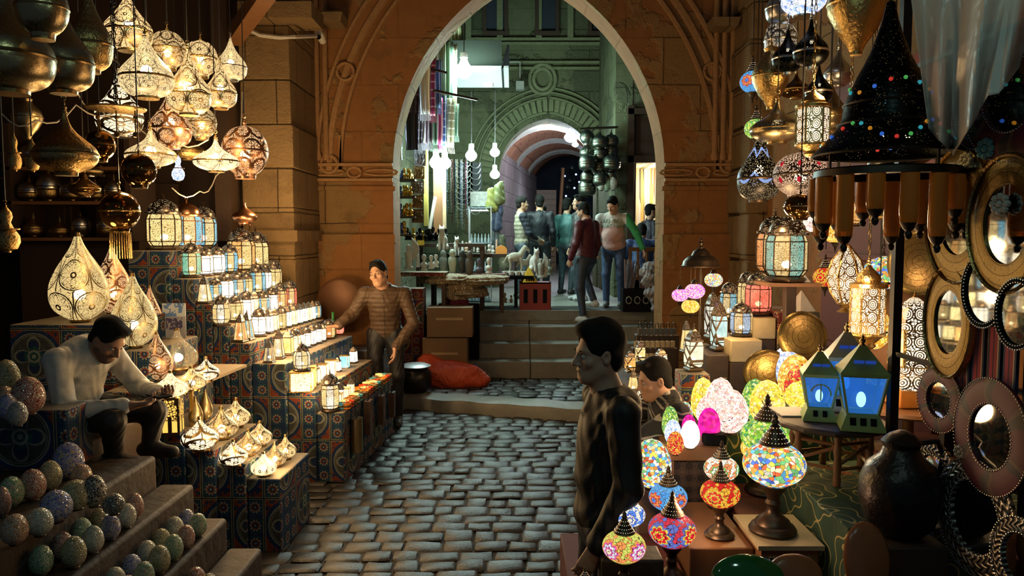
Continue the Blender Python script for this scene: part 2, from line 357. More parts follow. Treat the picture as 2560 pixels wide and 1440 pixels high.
@mat('papers')
def _():
    v,x,y,z=obj_xyz(); l=(fr(z*55.)<.25)*(noise(v,30,2)>.48); return bsdf(mixc(l,(.55,.55,.5),(.12,.12,.15)),.7)
@mat('relief')
def _():
    v,x,y,z=obj_xyz(); n=voro(v,26,'DISTANCE_TO_EDGE')<.08; return bsdf(mixc(n,ocol(),hue(ocol(),1.0,.3)),.7,nrm=bump(1-n,.6,.01))
@mat('shop_glow')
def _():
    v,x,y,z=obj_xyz(); s=nd('SeparateColor',0,Color=voro(vec(x*34.,z*.7),1,'F1',1)); c=ramp(s,[(0,(.9,.8,.5)),(.2,(.5,.12,.05)),(.3,(1,.95,.8)),(.5,(.3,.35,.2)),(.6,(.95,.6,.15)),(.75,(.9,.88,.8)),(.88,(.2,.15,.1))],'CONSTANT'); return bsdf(c,.5)
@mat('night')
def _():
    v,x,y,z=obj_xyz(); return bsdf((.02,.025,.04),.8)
@mat('jewel')
def _(): return bsdf(ocol(),.08,em=ocol(),es=.45,spec=1.0)
@mat('stripe_knit')
def _():
    v,x,y,z=obj_xyz(); w=fr((z*1.0+x*.45+sn(x*14.)*.02)*9.+noise(v,4,2)*.8); c=ramp(w,[(0,(.02,.02,.025)),(.5,(.38,.34,.30)),(.62,(.02,.02,.03)),(.8,(.30,.27,.24)),(.88,(.02,.02,.02))],'CONSTANT'); return bsdf(c,.9,nrm=bump(noise(v,150,2),.4,.005))
@mat('tartan')
def _():
    v,x,y,z=obj_xyz(); return bsdf(ramp(fr(x*16.),[(0,(.25,.03,.04)),(.3,(.4,.28,.12)),(.4,(.02,.02,.05)),(.6,(.28,.03,.05)),(.9,(.02,.02,.03))],'CONSTANT'),.9)
@mat('leather_ring')
def _():
    v,x,y,z=obj_xyz(); a=mt('ARCTAN2',z,x); c=ramp(fr(a/(2*PI)*6.+noise(v,9,2)*.5),[(0,(.085,.004,.016)),(.62,(.015,.010,.010)),(.8,(.09,.04,.02)),(.9,(.07,.005,.010))],'CONSTANT'); return bsdf(c,.55)
simple('brown_bag',(.07,.035,.02),.6)
@mat('pane_box')
def _():
    v,x,y,z=obj_xyz(); u=mx(ab(x),ab(y)); t=x*(ab(y)>.056)+y*(ab(x)>.056); tr=(ab(t)<.012)*(z<.12)+(voro(v,55,'DISTANCE_TO_EDGE')<.10)*(z>.09)+(ab(t)>.044)+(z<.02)+(z>.225)+((z>.19)*(ab(t)>.03))
    return mixs(mn(tr,1.0),emis((1,.55,.10),1.3),bsdf((.02,.012,.005),.4))
@mat('picture_sky')
def _():
    v,x,y,z=obj_xyz(); n=noise(v,16,4); s=mixc(n>.5,(.10,.22,.50),(.55,.60,.68)); b=(z<.15)*(z>.06)*(ab(x)<.06)*(noise(v,40,1)<.56); c=mixc(z<.16,s,(.33,.33,.38)); return bsdf(mixc(b,c,(.06,.05,.14)),.5)
simple('dull_copper',(.13,.06,.03),.5,.5); simple('bottle_green',(.02,.14,.03),.08); simple('gold_label',(.5,.4,.1),.4); simple('steel',(.6,.62,.65),.4,.7)
@mat('gold_glass')
def _():
    v,x,y,z=obj_xyz(); return bsdf(mixc(noise(v,20,3),(.25,.12,.03),(.10,.05,.015)),.07,.9,spec=1.0)
@mat('pierced_silver')
def _():
    v,x,y,z=obj_xyz(); l=arab(v,x,y,z,6,9.,.05); return mixs((voro(v,140,'F1')<.5)*(1-l),bsdf((.5,.5,.5),.3,1.0),mixs(.3,emis((1,.8,.55),.8),transp()))
simple('cream_box',(.42,.34,.20),.6); simple('orange_plain',(.65,.25,.04),.6); simple('pale_metal',(.45,.43,.36),.4,.4); simple('bead',(.45,.40,.33),.25,1.0); simple('dark_jug',(.035,.03,.028),.35,.8,bs=.5,sc=30)
pane('pane_red',1.7,.06,60,False)
@mat('blue_glow')
def _(): return emis((.04,.12,.7),.35)
@mat('lattice')
def _():
    v,x,y,z=obj_xyz(); cu=fr(x/.065)-.5; cv=fr(z/.065)-.5; r=sq(cu*cu+cv*cv); a=mt('ARCTAN2',cv,cu); l=(ab(r-.38)<.05)+(ab(cs(a*4))<.2)+(r>.48)
    return bsdf(mixc(mn(l,1.0),(.004,.003,.003),(.07,.045,.03)),.6)
@mat('embossed')
def _():
    v,x,y,z=obj_xyz(); a=mt('ARCTAN2',z,x); r=sq(x*x+z*z); h=ab(sn(a*15.+cs(r*190.)*.9)); return bsdf(mixc(h>.45,(.09,.075,.06),(.40,.36,.30)),.35,.9,nrm=bump(h,.8,.01))
@mat('beaded_black')
def _():
    v,x,y,z=obj_xyz(); a=mt('ARCTAN2',y,x); w=z-.13+.045*ab(sn(a*3.)); w2=z-.21-.04*ab(sn(a*3.)); b=mx(ab(w)<.008,ab(w2)<.008)*(fr(a*16.)<.72); d=voro(v,110,'F1')<.34
    return mixs(b,mixs(d,bsdf((.015,.015,.02),.4,.6),mixs(.5,emis((1,.75,.35),.7),transp())),emis((.35,.5,1),1.1))
@mat('red_arabesque')
def _():
    v,x,y,z=obj_xyz(); a=mt('ARCTAN2',y,x); cu=(fr(a/(2*PI)*8.)-.5)*.11; s=sq(cu*cu*2.+(z-.10)*(z-.10)); s2=sq(cu*cu*2.+(z-.20)*(z-.20)); l=(ab(z-.15-.03*sn(a*8.))<.006)+(ab(z-.06)<.005)
    st_one=mx(s<.018,s2<.016); return mixs(st_one,mixs(mn(l+(voro(v,150,'F1')>.45),1.0),mixs(.25,emis((1,.62,.4),1.2),transp()),bsdf((.03,.02,.02),.5)),emis((.7,.02,.04),.7))
simple('gold_post',(.40,.34,.08),.5); simple('yellow_paint',(.7,.45,.04),.5); simple('blue_white',(.35,.5,.6),.2); simple('velvet',(.10,.008,.03),.9); simple('pot_metal',(.16,.18,.15),.35,1.0,bs=.3,sc=40); simple('bottle_pale',(.5,.6,.62),.08)
@mat('glow_far')
def _(): return emis((.5,.7,1),3.)
@mat('vest')
def _():
    v,x,y,z=obj_xyz(); return bsdf(mixc(ab(x)>.175,(.33,.30,.22),(.015,.018,.03)),.8,nrm=bump(sn(z*90.),.3,.01))
@mat('hoodie_print')
def _():
    v,x,y,z=obj_xyz(); c=mixc(z<1.22,(.55,.53,.50),(.55,.33,.30)); c=mixc((ab(x)>.20)*(x>0),c,(.04,.30,.10)); c=mixc((z>1.46),c,(.05,.30,.12)); return bsdf(c,.85,nrm=bump(noise(v,12,3),.4,.02))

simple('print_green',(.06,.20,.11),.8)

simple('canopy_paint',(.035,.045,.035),.8,spec=.2); simple('canopy_under',(.30,.32,.30),.6)
def _n(*a): return np.array(a,dtype=np.float32)
class SDF:
    def __init__(s): s.p=[]
    def cap(s,a,b,ra,rb=None,k=.02,op=1,**kw): s.p.append(('c',Vector(a),Vector(b),ra,ra if rb is None else rb,k,op)); return s
    def ell(s,c,r,M=None,k=.02,op=1): s.p.append(('e',Vector(c),Vector(r if isinstance(r,(tuple,list,Vector)) else (r,r,r)),M,None,k,op)); return s
    def mesh(s,name,mat,parent,res=.01,ripple=0,color=None,ang=70):
        lo=np.full(3,1e9);hi=-lo
        for q in s.p:
            if q[6]<0: continue
            if q[0]=='c': r=max(q[3],q[4]); pts=[q[1],q[2]]
            else: r=max(q[2]); pts=[q[1]]
            for p in pts: lo=np.minimum(lo,np.array(p)-r); hi=np.maximum(hi,np.array(p)+r)
        lo-=res*3; hi+=res*3; n=np.ceil((hi-lo)/res).astype(int)+1
        D=np.full(n,.2,np.float32); ax=[lo[i]+res*np.arange(n[i]) for i in range(3)]
        for q in s.p:
            if q[0]=='c':
                a,b=np.array(q[1]),np.array(q[2]); r=max(q[3],q[4]); l,h=np.minimum(a,b)-r,np.maximum(a,b)+r
            else:
                a=np.array(q[1]); r=max(q[2]); l,h=a-r,a+r
            m=q[5]*1.5+res*3; i0=np.clip(((l-m-lo)/res).astype(int),0,n-1); i1=np.clip(np.ceil((h+m-lo)/res).astype(int)+1,0,n)
            if (i1<=i0).any(): continue
            X,Y,Z=np.meshgrid(*[ax[i][i0[i]:i1[i]].astype(np.float32) for i in range(3)],indexing='ij')
            if q[0]=='c':
                ba=b-a; L=max(float(ba@ba),1e-9); t=np.clip(((X-a[0])*ba[0]+(Y-a[1])*ba[1]+(Z-a[2])*ba[2])/L,0,1)
                d=np.sqrt((X-a[0]-t*ba[0])**2+(Y-a[1]-t*ba[1])**2+(Z-a[2]-t*ba[2])**2)-(q[3]+(q[4]-q[3])*t)
            else:
                x,y,z=X-a[0],Y-a[1],Z-a[2]
                if q[3] is not None:
                    m3=np.array(q[3].transposed()); x,y,z=[m3[i,0]*x+m3[i,1]*y+m3[i,2]*z for i in range(3)]
                rx,ry,rz=q[2]; k0=np.sqrt((x/rx)**2+(y/ry)**2+(z/rz)**2); k1=np.sqrt((x/rx**2)**2+(y/ry**2)**2+(z/rz**2)**2)+1e-6; d=k0*(k0-1)/k1
                d=np.maximum(d,-min(rx,ry,rz))
            sl=tuple(slice(i0[i],i1[i]) for i in range(3)); o=D[sl]; k=q[5]
            if q[6]>0: h=np.maximum(k-np.abs(o-d),0)/k; D[sl]=np.minimum(o,d)-h*h*k*.25
            else: h=np.maximum(k-np.abs(o+d),0)/k; D[sl]=np.maximum(o,-d)+h*h*k*.25
        if ripple:
            X,Y,Z=np.meshgrid(*ax,indexing='ij'); D=D+(ripple*(np.sin(31*Z+17*X+9*np.sin(13*Y+3*X))*np.sin(19*X-11*Z+23*Y)+.6*np.sin(55*Z-20*X+8*np.sin(21*X)))).astype(np.float32)
        return netmesh(D,lo,res,name,mat,parent,color,ang)
def netmesh(D,lo,res,name,mat,parent,color=None,ang=70):
    S=D<0; C=np.zeros(np.array(D.shape)-1,np.int8)
    offs=[(i,j,k) for i in (0,1) for j in (0,1) for k in (0,1)]
    sl=lambda o:tuple(slice(o[i],D.shape[i]-1+o[i]) for i in range(3))
    for o in offs: C+=S[sl(o)]
    act=np.argwhere((C>0)&(C<8)); idx=-np.ones(C.shape,np.int32); idx[tuple(act.T)]=np.arange(len(act))
    acc=np.zeros((len(act),3),np.float64); cnt=np.zeros(len(act))
    for a in offs:
        for d in range(3):
            if a[d]: continue
            b=list(a); b[d]=1
            va=D[tuple((act+a).T)]; vb=D[tuple((act+b).T)]; m=(va<0)!=(vb<0)
            t=np.where(m,va/np.where(m,va-vb,1),0); p=np.tile(np.array(a,float),(len(act),1)); p[:,d]+=t; acc[m]+=p[m]; cnt[m]+=1
    V=(act+acc/np.maximum(cnt,1)[:,None])*res+lo; Fs=[]
    for d in range(3):
        u,w=(d+1)%3,(d+2)%3; s0=[slice(1,-1)]*3; s1=[slice(1,-1)]*3; s0[d]=slice(0,-1); s1[d]=slice(1,None)
        A0=S[tuple(s0)];B0=S[tuple(s1)]
        for inv in (0,1):
            e=np.argwhere((A0&~B0) if not inv else (~A0&B0))
            if not len(e): continue
            e=e+1; e[:,d]-=1
            eu=np.zeros(3,int);eu[u]=1; ew=np.zeros(3,int);ew[w]=1
            q=[idx[tuple(x.T)] for x in (e-eu-ew,e-ew,e,e-eu)]
            if inv: q=q[::-1]
            Fs.append(np.stack(q,1))
    Fq=np.concatenate(Fs); Fq=Fq[(Fq>=0).all(1)]
    me=bpy.data.meshes.new(name); me.vertices.add(len(V)); me.vertices.foreach_set('co',V.astype(np.float32).ravel())
    me.loops.add(Fq.size); me.loops.foreach_set('vertex_index',Fq.ravel().astype(np.int32)); me.polygons.add(len(Fq))
    me.polygons.foreach_set('loop_start',np.arange(0,Fq.size,4,dtype=np.int32)); me.polygons.foreach_set('loop_total',np.full(len(Fq),4,np.int32))
    me.polygons.foreach_set('use_smooth',np.ones(len(Fq),bool)); me.update(calc_edges=True); me.validate(); me.materials.append(M[mat])
    o=bpy.data.objects.new(name,me); col.objects.link(o)
    if parent: o.parent=parent; KID.setdefault(parent.name,[]).append(o)
    if color: o.color=tuple(color)+(1,)
    return o
DEF=dict(pel=(0,0,.93),chest=(0,.0,1.22),neck=(0,.015,1.46),head=(0,-.02,1.63),shL=(.185,.01,1.41),shR=(-.185,.01,1.41),elL=(.235,.03,1.13),elR=(-.235,.03,1.13),
 wrL=(.24,-.06,.88),wrR=(-.24,-.06,.88),hipL=(.09,0,.90),hipR=(-.09,0,.90),knL=(.11,-.03,.50),knR=(-.11,-.03,.50),anL=(.11,.03,.09),anR=(-.11,.03,.09))
def person(label,loc,yaw,pose={},hy=0,hp=0,hr=0,top=((.1,.1,.1),'tint'),trs=((.02,.03,.06),'tint'),shoe=(.05,.05,.05),skin='skin',hair=1,beard=0,res=.01,fat=1.,hood=0,cuff=.93,sc=1.,
           hands={},hairc='hair',collar=None,name='person',group=None,legs=True,sleeve=None,topname='jacket'):
    J={k:Vector(v) for k,v in DEF.items()}; J.update({k:Vector(v) for k,v in pose.items()})
    r=res; HM=Euler((math.radians(hp),math.radians(hr),math.radians(hy)),'XYZ').to_matrix()
    H=lambda x,y,z: J['head']+HM@Vector((x,y,z))
    def T(p,q): return tuple(q)
    b=SDF(); fine=res<.009
    # skull, jaw, face : the face looks along -y of the head frame, eyes at mid height
    b.ell(H(0,.018,.035),(.073,.092,.088),HM,k=.02).ell(H(0,-.012,-.03),(.058,.072,.075),HM,k=.03).ell(H(0,-.05,-.085),(.032,.032,.026),HM,k=.03)
    b.cap(H(.045,-.005,-.055),H(.015,-.055,-.085),.022,.02,k=.03).cap(H(-.045,-.005,-.055),H(-.015,-.055,-.085),.022,.02,k=.03)
    b.ell(H(0,-.062,.028),(.05,.022,.012),HM,k=.02)                       # brow
    b.cap(H(0,-.082,.012),H(0,-.104,-.024),.008,.0115,k=.012).ell(H(.012,-.088,-.030),(.009,.009,.007),HM,k=.008).ell(H(-.012,-.088,-.030),(.009,.009,.007),HM,k=.008)
    for s_ in (1,-1):
        b.ell(H(.031*s_,-.082,.006),(.016,.010,.010),HM,k=.012,op=-1)       # eye sockets
        b.ell(H(.042*s_,-.058,-.02),(.022,.018,.018),HM,k=.02)            # cheeks
        b.ell(H(.074*s_,.012,-.002),(.009,.018,.031),HM,k=.006).ell(H(.078*s_,.008,.0),(.006,.008,.015),HM,k=.005,op=-1)
    b.ell(H(0,-.083,-.051),(.022,.010,.0065),HM,k=.008).ell(H(0,-.080,-.064),(.019,.010,.0075),HM,k=.008)
    b.cap(H(0,.02,-.06),J['neck']+(J['chest']-J['neck'])*.12,.054,.058,k=.03)
    b.cap(J['neck'],J['chest'],.058,.075,k=.05).cap(J['chest'],J['pel'],.075,.07,k=.05).cap(J['shL'],J['shR'],.035,k=.03)
    for S_ in 'LR':
        b.cap(J['sh'+S_],J['el'+S_],.040,.036,k=.03).cap(J['el'+S_],J['wr'+S_],.040,.027,k=.03)
        if legs: b.cap(J['hip'+S_],J['kn'+S_],.060,.045,k=.03).cap(J['kn'+S_],J['an'+S_],.045,.033,k=.03)
        w=J['wr'+S_]; h=hands.get(S_,{}); d=Vector(h.get('d',(w-J['el'+S_]))).normalized(); nn=Vector(h.get('n',(1 if S_=='L' else -1,0,0))); 
        side=d.cross(nn).normalized(); nn=side.cross(d).normalized()       # nn points out of the back of the hand
        cu=h.get('curl',.6); sp=.019; fr_=.0083 if fine else max(.0105,r*.85)
        for i in (-1.5,-.5,.5,1.5):
            b.cap(w+side*i*.012,w+d*.085+side*i*sp,.014,.0125,k=.014)
        for i,L in zip((-1.5,-.5,.5,1.5),(.066,.078,.073,.058)):
            p0=w+d*.088+side*i*sp; a1=cu*.7; a2=cu*1.9
            d1=(d*math.cos(a1)-nn*math.sin(a1)); p1=p0+d1*L*.5; d2=(d*math.cos(a2)-nn*math.sin(a2)); p2=p1+d2*L*.5
            b.cap(p0,p1,fr_*1.12,fr_,k=.006).cap(p1,p2,fr_,fr_*.85,k=.005)
        ts=h.get('t',-1 if S_=='L' else 1)
        t0=w+d*.03+side*ts*.02; t1=t0+(d*.6+side*ts*.55-nn*.35).normalized()*.042; t2=t1+(d*.9+side*ts*.1-nn*.45).normalized()*.034
        b.cap(w+d*.02,t0,.014,.0145,k=.015).cap(t0,t1,.0135,fr_*1.15,k=.01).cap(t1,t2,fr_*1.15,fr_,k=.005)
    o=b.mesh(name,skin,None,r); o.location=loc; o.rotation_euler=(0,0,yaw); o.scale=(sc,)*3; tag(o,label,'person',group)
    if res<.009:
        for s_ in (1,-1):
            MB().ball(H(.031*s_,-.0715,.005),.0108,12).build('eye','eye_white',o); MB().ball(H(.031*s_,-.0780,.005),.0055,8).build('iris','iris',o)
            MB().tube([H((.031+t)*s_,-.087+abs(t)*.35,.031-abs(t-.001)*.15) for t in (-.016,-.008,0,.008,.016)],[.0012,.0025,.0028,.0024,.001],6).build('eyebrow',hairc,o)
        MB().tube([H(t,-.0905+abs(t)*.5,-.0575) for t in (-.021,-.01,0,.01,.021)],[.001,.003,.0035,.003,.001],6).build('lips','lips',o)
    if hair:
        q=SDF().ell(H(0,.024,.038+.008*hair),(.0755+.0045*hair,.094+.005*hair,.089+.008*hair),HM,k=.01).ell(H(0,.052,-.03),(.062,.060,.055),HM,k=.02)
        q.ell(H(0,-.106,.008),(.082,.064,.094),HM,k=.008,op=-1).ell(H(0,-.045,-.135),(.12,.11,.105),HM,k=.012,op=-1)
        for s_ in (1,-1): q.ell(H(.078*s_,.012,-.012),(.016,.026,.036),HM,k=.006,op=-1)
        q.ell(H(.008,-.045,.112),(.050,.034,.020),HM,k=.02)
        if hair>1: q.ell(H(0,-.035,.118),(.055,.05,.028),HM,k=.03)
        q.mesh('hair',hairc,o,max(r*.8,.005),ripple=.0012)
    if beard:
        q=SDF().ell(H(0,-.012,-.03),(.0605,.0755,.078),HM,k=.03).ell(H(0,-.05,-.085),(.035,.035,.029),HM,k=.03)
        for s_ in (1,-1): q.cap(H(.045*s_,-.005,-.055),H(.015*s_,-.055,-.085),.0245,.0225,k=.03)
        q.ell(H(0,-.045,.042),(.13,.13,.077),HM,k=.006,op=-1).ell(H(0,-.088,-.056),(.020,.016,.010),HM,k=.006,op=-1).ell(H(0,.075,-.03),(.12,.07,.14),HM,k=.006,op=-1)
        for s_ in (1,-1): q.cap(H(.018*s_,-.084,-.046),H(.002*s_,-.092,-.041),.004,.005,k=.004)
        q.mesh('beard','beard',o,max(r*.8,.005))
    # upper garment
    t=SDF(); ca=(J['chest']-J['pel']); cd=ca.normalized(); sx=(J['shL']-J['shR']).normalized(); fw=cd.cross(sx).normalized(); sx=fw.cross(cd).normalized()
    TM=Matrix((sx,fw,cd)).transposed(); f=fat
    t.ell(J['chest']+cd*.06,(.168,.118,.17),TM,k=.05).ell(J['chest']-cd*.10-fw*.02*(f-1)*10*.5,(.150*(.5+.5*f),.112*f,.15),TM,k=.05).ell(J['pel']+cd*.03,(.160*(.5+.5*f),.122*f,.12),TM,k=.05)
    t.cap(J['shL'],J['shR'],.062,k=.06).cap(J['neck']-cd*.02,J['chest'],.066,.1,k=.06)
    for S_ in 'LR':
        e,w=J['el'+S_],J['wr'+S_]; t.cap(J['sh'+S_],e,.066,.056,k=.03).cap(e,e+(w-e)*cuff,.056,.043,k=.025).cap(e+(w-e)*(cuff-.06),e+(w-e)*cuff,.046,.046,k=.005)
    if hood: t.ell(J['neck']+fw*.075-cd*.065,(.125,.062,.085),TM,k=.04).cap(J['neck']+sx*.07-cd*.01,J['neck']+fw*.07-cd*.02+sx*.03,.034,.036,k=.03).cap(J['neck']-sx*.07-cd*.01,J['neck']+fw*.07-cd*.02-sx*.03,.034,.036,k=.03).cap(J['neck']+sx*.06-cd*.01,J['neck']-fw*.085-cd*.07,.03,.02,k=.02).cap(J['neck']-sx*.06-cd*.01,J['neck']-fw*.085-cd*.07,.03,.02,k=.02)
    else: t.cap(J['neck']+sx*.05+cd*.015,J['neck']+fw*.05+cd*.025,.022,k=.02).cap(J['neck']-sx*.05+cd*.015,J['neck']+fw*.05+cd*.025,.022,k=.02).cap(J['neck']+sx*.05+cd*.015,J['neck']-fw*.06-cd*.04,.02,.014,k=.01).cap(J['neck']-sx*.05+cd*.015,J['neck']-fw*.06-cd*.04,.02,.014,k=.01)
    t.mesh(topname,top[1],o,r,ripple=.0028,color=top[0])
    if collar:
        q=SDF()
        for s_ in (1,-1): q.cap(J['neck']+sx*.055*s_+cd*.03,J['neck']-fw*.07-cd*.02+sx*.02*s_,.024,.013,k=.01).cap(J['neck']+sx*.055*s_+cd*.03,J['neck']+fw*.05+cd*.04,.024,.022,k=.01)
        q.mesh('collar','tint',o,r,color=collar)
    # trousers and shoes
    q=SDF().ell(J['pel']-cd*.02,(.155*(.6+.4*f),.118*(.5+.5*f),.12),TM,k=.04)
    if legs:
        for S_ in 'LR':
            h,k_,a=J['hip'+S_],J['kn'+S_],J['an'+S_]; q.cap(h,k_,.094,.064,k=.04).cap(k_,a+(k_-a)*.06,.062,.05,k=.03)
        q.mesh('trousers',trs[1],o,r,ripple=.0025,color=trs[0])
        for S_ in 'LR':
            a=J['an'+S_]; k_=J['kn'+S_]; fd=-fw.copy(); fd.z=0; fd.normalize()
            if 'toe' in hands: fd=Vector(hands['toe']).normalized()
            z0=Vector((0,0,a.z-.05)); u=Vector((a.x,a.y,0))+z0
            SDF().cap(u-fd*.05,u+fd*.05,.038,.04,k=.03).cap(u+fd*.05,u+fd*.15,.042,.034,k=.03).cap(u-fd*.03,a+Vector((0,0,.0)),.036,.044,k=.03).mesh('shoe','tint',o,r,color=shoe)
    return o
# ---------------- setting ----------------
SK=.1                                    # the left stand runs slightly askew to the street
# street floor of individually laid setts
def cobbles(name,x0,x1,y0,y1,z,rh=.165,w=.20,keep=None):
    r=random.Random(3); m=MB(); y=y0; k=0
    while y<y1:
        h=rh*r.uniform(.92,1.08); x=x0+r.uniform(0,w)
        while x<x1:
            ww=w*r.uniform(.7,1.35)
            if keep and not keep(x+ww/2,y+h/2): x+=ww; continue
            tx,ty,dz=r.uniform(-.05,.05),r.uniform(-.06,.08),r.uniform(-.006,.006); g=.007
            wob=.02*math.sin(x*1.7+y*.6)+.025*math.sin(x*.6)
            def P(i,j,ww=ww,x=x,y=y,h=h,tx=tx,ty=ty,dz=dz,wob=wob):
                u=(0,.06,.5,.94,1)[i]; v=(0,.09,.5,.91,1)[j]; e=(i in(0,4)) or (j in (0,4)); c=(i in(0,4)) and (j in (0,4))
                xx=x+g+(ww-2*g)*u+(.006*r.uniform(-1,1) if not e else 0); yy=y+g+(h-2*g)*v
                if c: xx+=(.012 if i==0 else -.012); yy+=(.01 if j==0 else -.01)
                return (xx,yy+wob,z+dz+(-.011 if e else r.uniform(-.003,.004)+(.004 if (i==2 and j==2) else 0))+tx*(u-.5)*ww+ty*(v-.5)*h*1.5)
            m.add([P(i,j) for j in range(5) for i in range(5)],[(j*5+i,j*5+i+1,j*5+5+i+1,j*5+5+i) for j in range(4) for i in range(4)])
            x+=ww
        y+=h; k+=1
    o=m.build(name,'cobble',ang=60); tag(o,kind='structure'); return o
cobbles('floor',-2.4,3.2,1.3,9.05,0.0)
st_('floor_bed',MB().box((-1.2,5,-.06),(10,10,.09)),'cobble_gap')
kf=lambda x:9.0-.30*(x+1.35)
cobbles('floor_terrace',-2.3,2.7,8.4,10.2,.148,keep=lambda x,y:y>kf(x)+.28)
st_('floor_terrace_bed',MB().prism([(-2.3,kf(-2.3)+.1),(2.7,kf(2.7)+.1),(2.7,10.6),(-2.3,10.6)],-.01,.128),'cobble_gap')
# kerb, slightly skewed, worn edge
m=MB(); m.grid(lambda u,v:(lambda x,p:(x,p[0]-.30*(x+1.35)+.012*math.sin(x*9),p[1]+.006*math.sin(x*13+p[0])))(-1.7+4.4*u,[(8.92,-.05),(8.92,.10),(8.94,.135),(9.0,.15),(9.27,.15)][round(v*4)]),40,4)
st_('trim_kerb',m,'ashlar_step')
for i in range(4):
    z=.37+.2*i; y=10.1+.31*i
    m=MB(); xs=[-.62,.25,1.05,1.95,2.7]
    for a,b in zip(xs,xs[1:]): m.box(((a+b)/2,y+.35,z-.12),(b-a-.006,.7,.24))
    o=m.build('stair_step','ashlar_step'); tag(o,kind='structure'); md=o.modifiers.new('b','BEVEL'); md.width=.015; md.segments=2
st_('floor_alley',MB().box((1,20.5,.90),(12,19,.14)),'ashlar_step')
st_('floor_shop_base',MB().box((-1.5,11.0,.5),(1.75,1.2,.9)),'dark_floor')
# main arch wall
cx,hw,aa,zs=.20,1.63,.97,2.82; RR=hw+aa; Y0,Y1=9.2,9.75
def arc(t,off=0):  # t -1..1, returns x,z
    R_=RR+off; tm=math.acos(aa/R_); s=1 if t>=0 else -1; th=tm*(1-abs(t))  # t=±1 springing, 0 apex
    return cx+s*(-aa+R_*math.cos(th)), zs+R_*math.sin(th)
n=48; pts=[arc(-1+2*i/n) for i in range(n+1)]; ZT=6.6; XL,XR=-2.9,3.6
m=MB()
for (xa,za),(xb,zb) in zip(pts,pts[1:]):
    m.add([(xa,Y0,za),(xb,Y0,zb),(xb,Y0,ZT),(xa,Y0,ZT),(xa,Y1,za),(xb,Y1,zb),(xb,Y1,ZT),(xa,Y1,ZT)],[(0,1,2,3),(4,7,6,5),(0,4,5,1)])
m.box(((XL+pts[0][0])/2,(Y0+Y1)/2,ZT/2),(pts[0][0]-XL,Y1-Y0,ZT)); m.box(((XR+pts[-1][0])/2,(Y0+Y1)/2,ZT/2),(XR-pts[-1][0],Y1-Y0,ZT))
st_('wall_arch',m,'plaster_stone',ang=20)
# carved hood mould with linked loops
m=MB()
for off,w,d in ((.62,.05,.05),(.76,.09,.03),(.90,.05,.05)):
    for s in (-1,1): m.sweep([(lambda p:(p[0],Y0,p[1]))(arc(s*(1-i/24*.97),off)) for i in range(25)],w,d)
for s in (-1,1):
    xo=cx+s*(hw+.62)
    for w0 in (.62,.90): m.sweep([(cx+s*(hw+w0),Y0,zs+.02),(cx+s*(hw+w0),Y0,3.25)],.05,.05)
    for t in (.98,.72,.42):
        x,z=arc(s*t,.76); m.tube([(x+.10*math.cos(a),Y0-.03,z+.10*math.sin(a)) for a in np.linspace(0,2*PI,17)[:-1]],.022,6,True)
    x0,x1=(cx-s*-hw,cx-s*-(hw+.92))
    for z in (2.90,2.72): m.sweep([(min(x0,x1),Y0,z),(max(x0,x1),Y0,z)],.05,.06)
    for q in (-.32,.32): m.tube([(((x0+x1)/2+q*1.0)+.20*math.cos(a),Y0-.02,2.81+.035*math.sin(a)) for a in np.linspace(0,2*PI,17)[:-1]],.014,6,True)
    m.tube([((x0+x1)/2+.08*math.cos(a),Y0-.025,2.81+.06*math.sin(a)) for a in np.linspace(0,2*PI,17)[:-1]],.018,6,True)
st_('trim_hood_mould',m,'carved')
m=MB()
for s in (-1,1):
    xa,xb=cx+s*(hw-.03),(XL if s<0 else XR); m.box(((xa+xb)/2,Y0-.02,2.02),(abs(xb-xa),.16,.10)); m.box(((xa+xb)/2,Y0,2.62),(abs(xb-xa),.09,.05)); m.box(((xa+xb)/2,Y0-.03,.9),(abs(xb-xa)-.02,.10,2.14))
st_('trim_pier_ledges',m,'plaster_stone')
# clustered pilasters that rise beside the arch
m=MB()
for s,x0 in ((-1,-2.22),(1,2.42)):
    for q in (0,.10,.20): m.lathe([(.045,2.95),(.05,3.0),(.036,3.05),(.036,6.4)],10,(x0+s*q*1.0,Y0-.03,0))
st_('trim_pilasters',m,'carved')
# left pier of big blocks
m=MB(); r=random.Random(5); z=0
while z<4.9:
    h=r.choice((.42,.46,.5,.55)); j=r.uniform(-.012,.015); j2=r.uniform(-.012,.012)
    m.box(((-2.86-2.32)/2+j2/2,8.75+j/2,z+h/2),(.54+j2,1.3-j,h-.004)); z+=h
o=st_('pillar_left',m,'stone'); md=o.modifiers.new('b','BEVEL'); md.width=.012; md.segments=2
st_('trim_pillar_ledge',MB().box((-2.58,8.7,2.05),(.62,1.3,.12)),'stone')
# wall at the far left
st_('wall_left',MB().box((-4.6,8.35,2.8),(3.5,.3,5.6)),'dark_wood')
st_('wall_side',MB().box((-5.9,5.5,2.8),(.3,6.5,5.6)),'dark_wood')
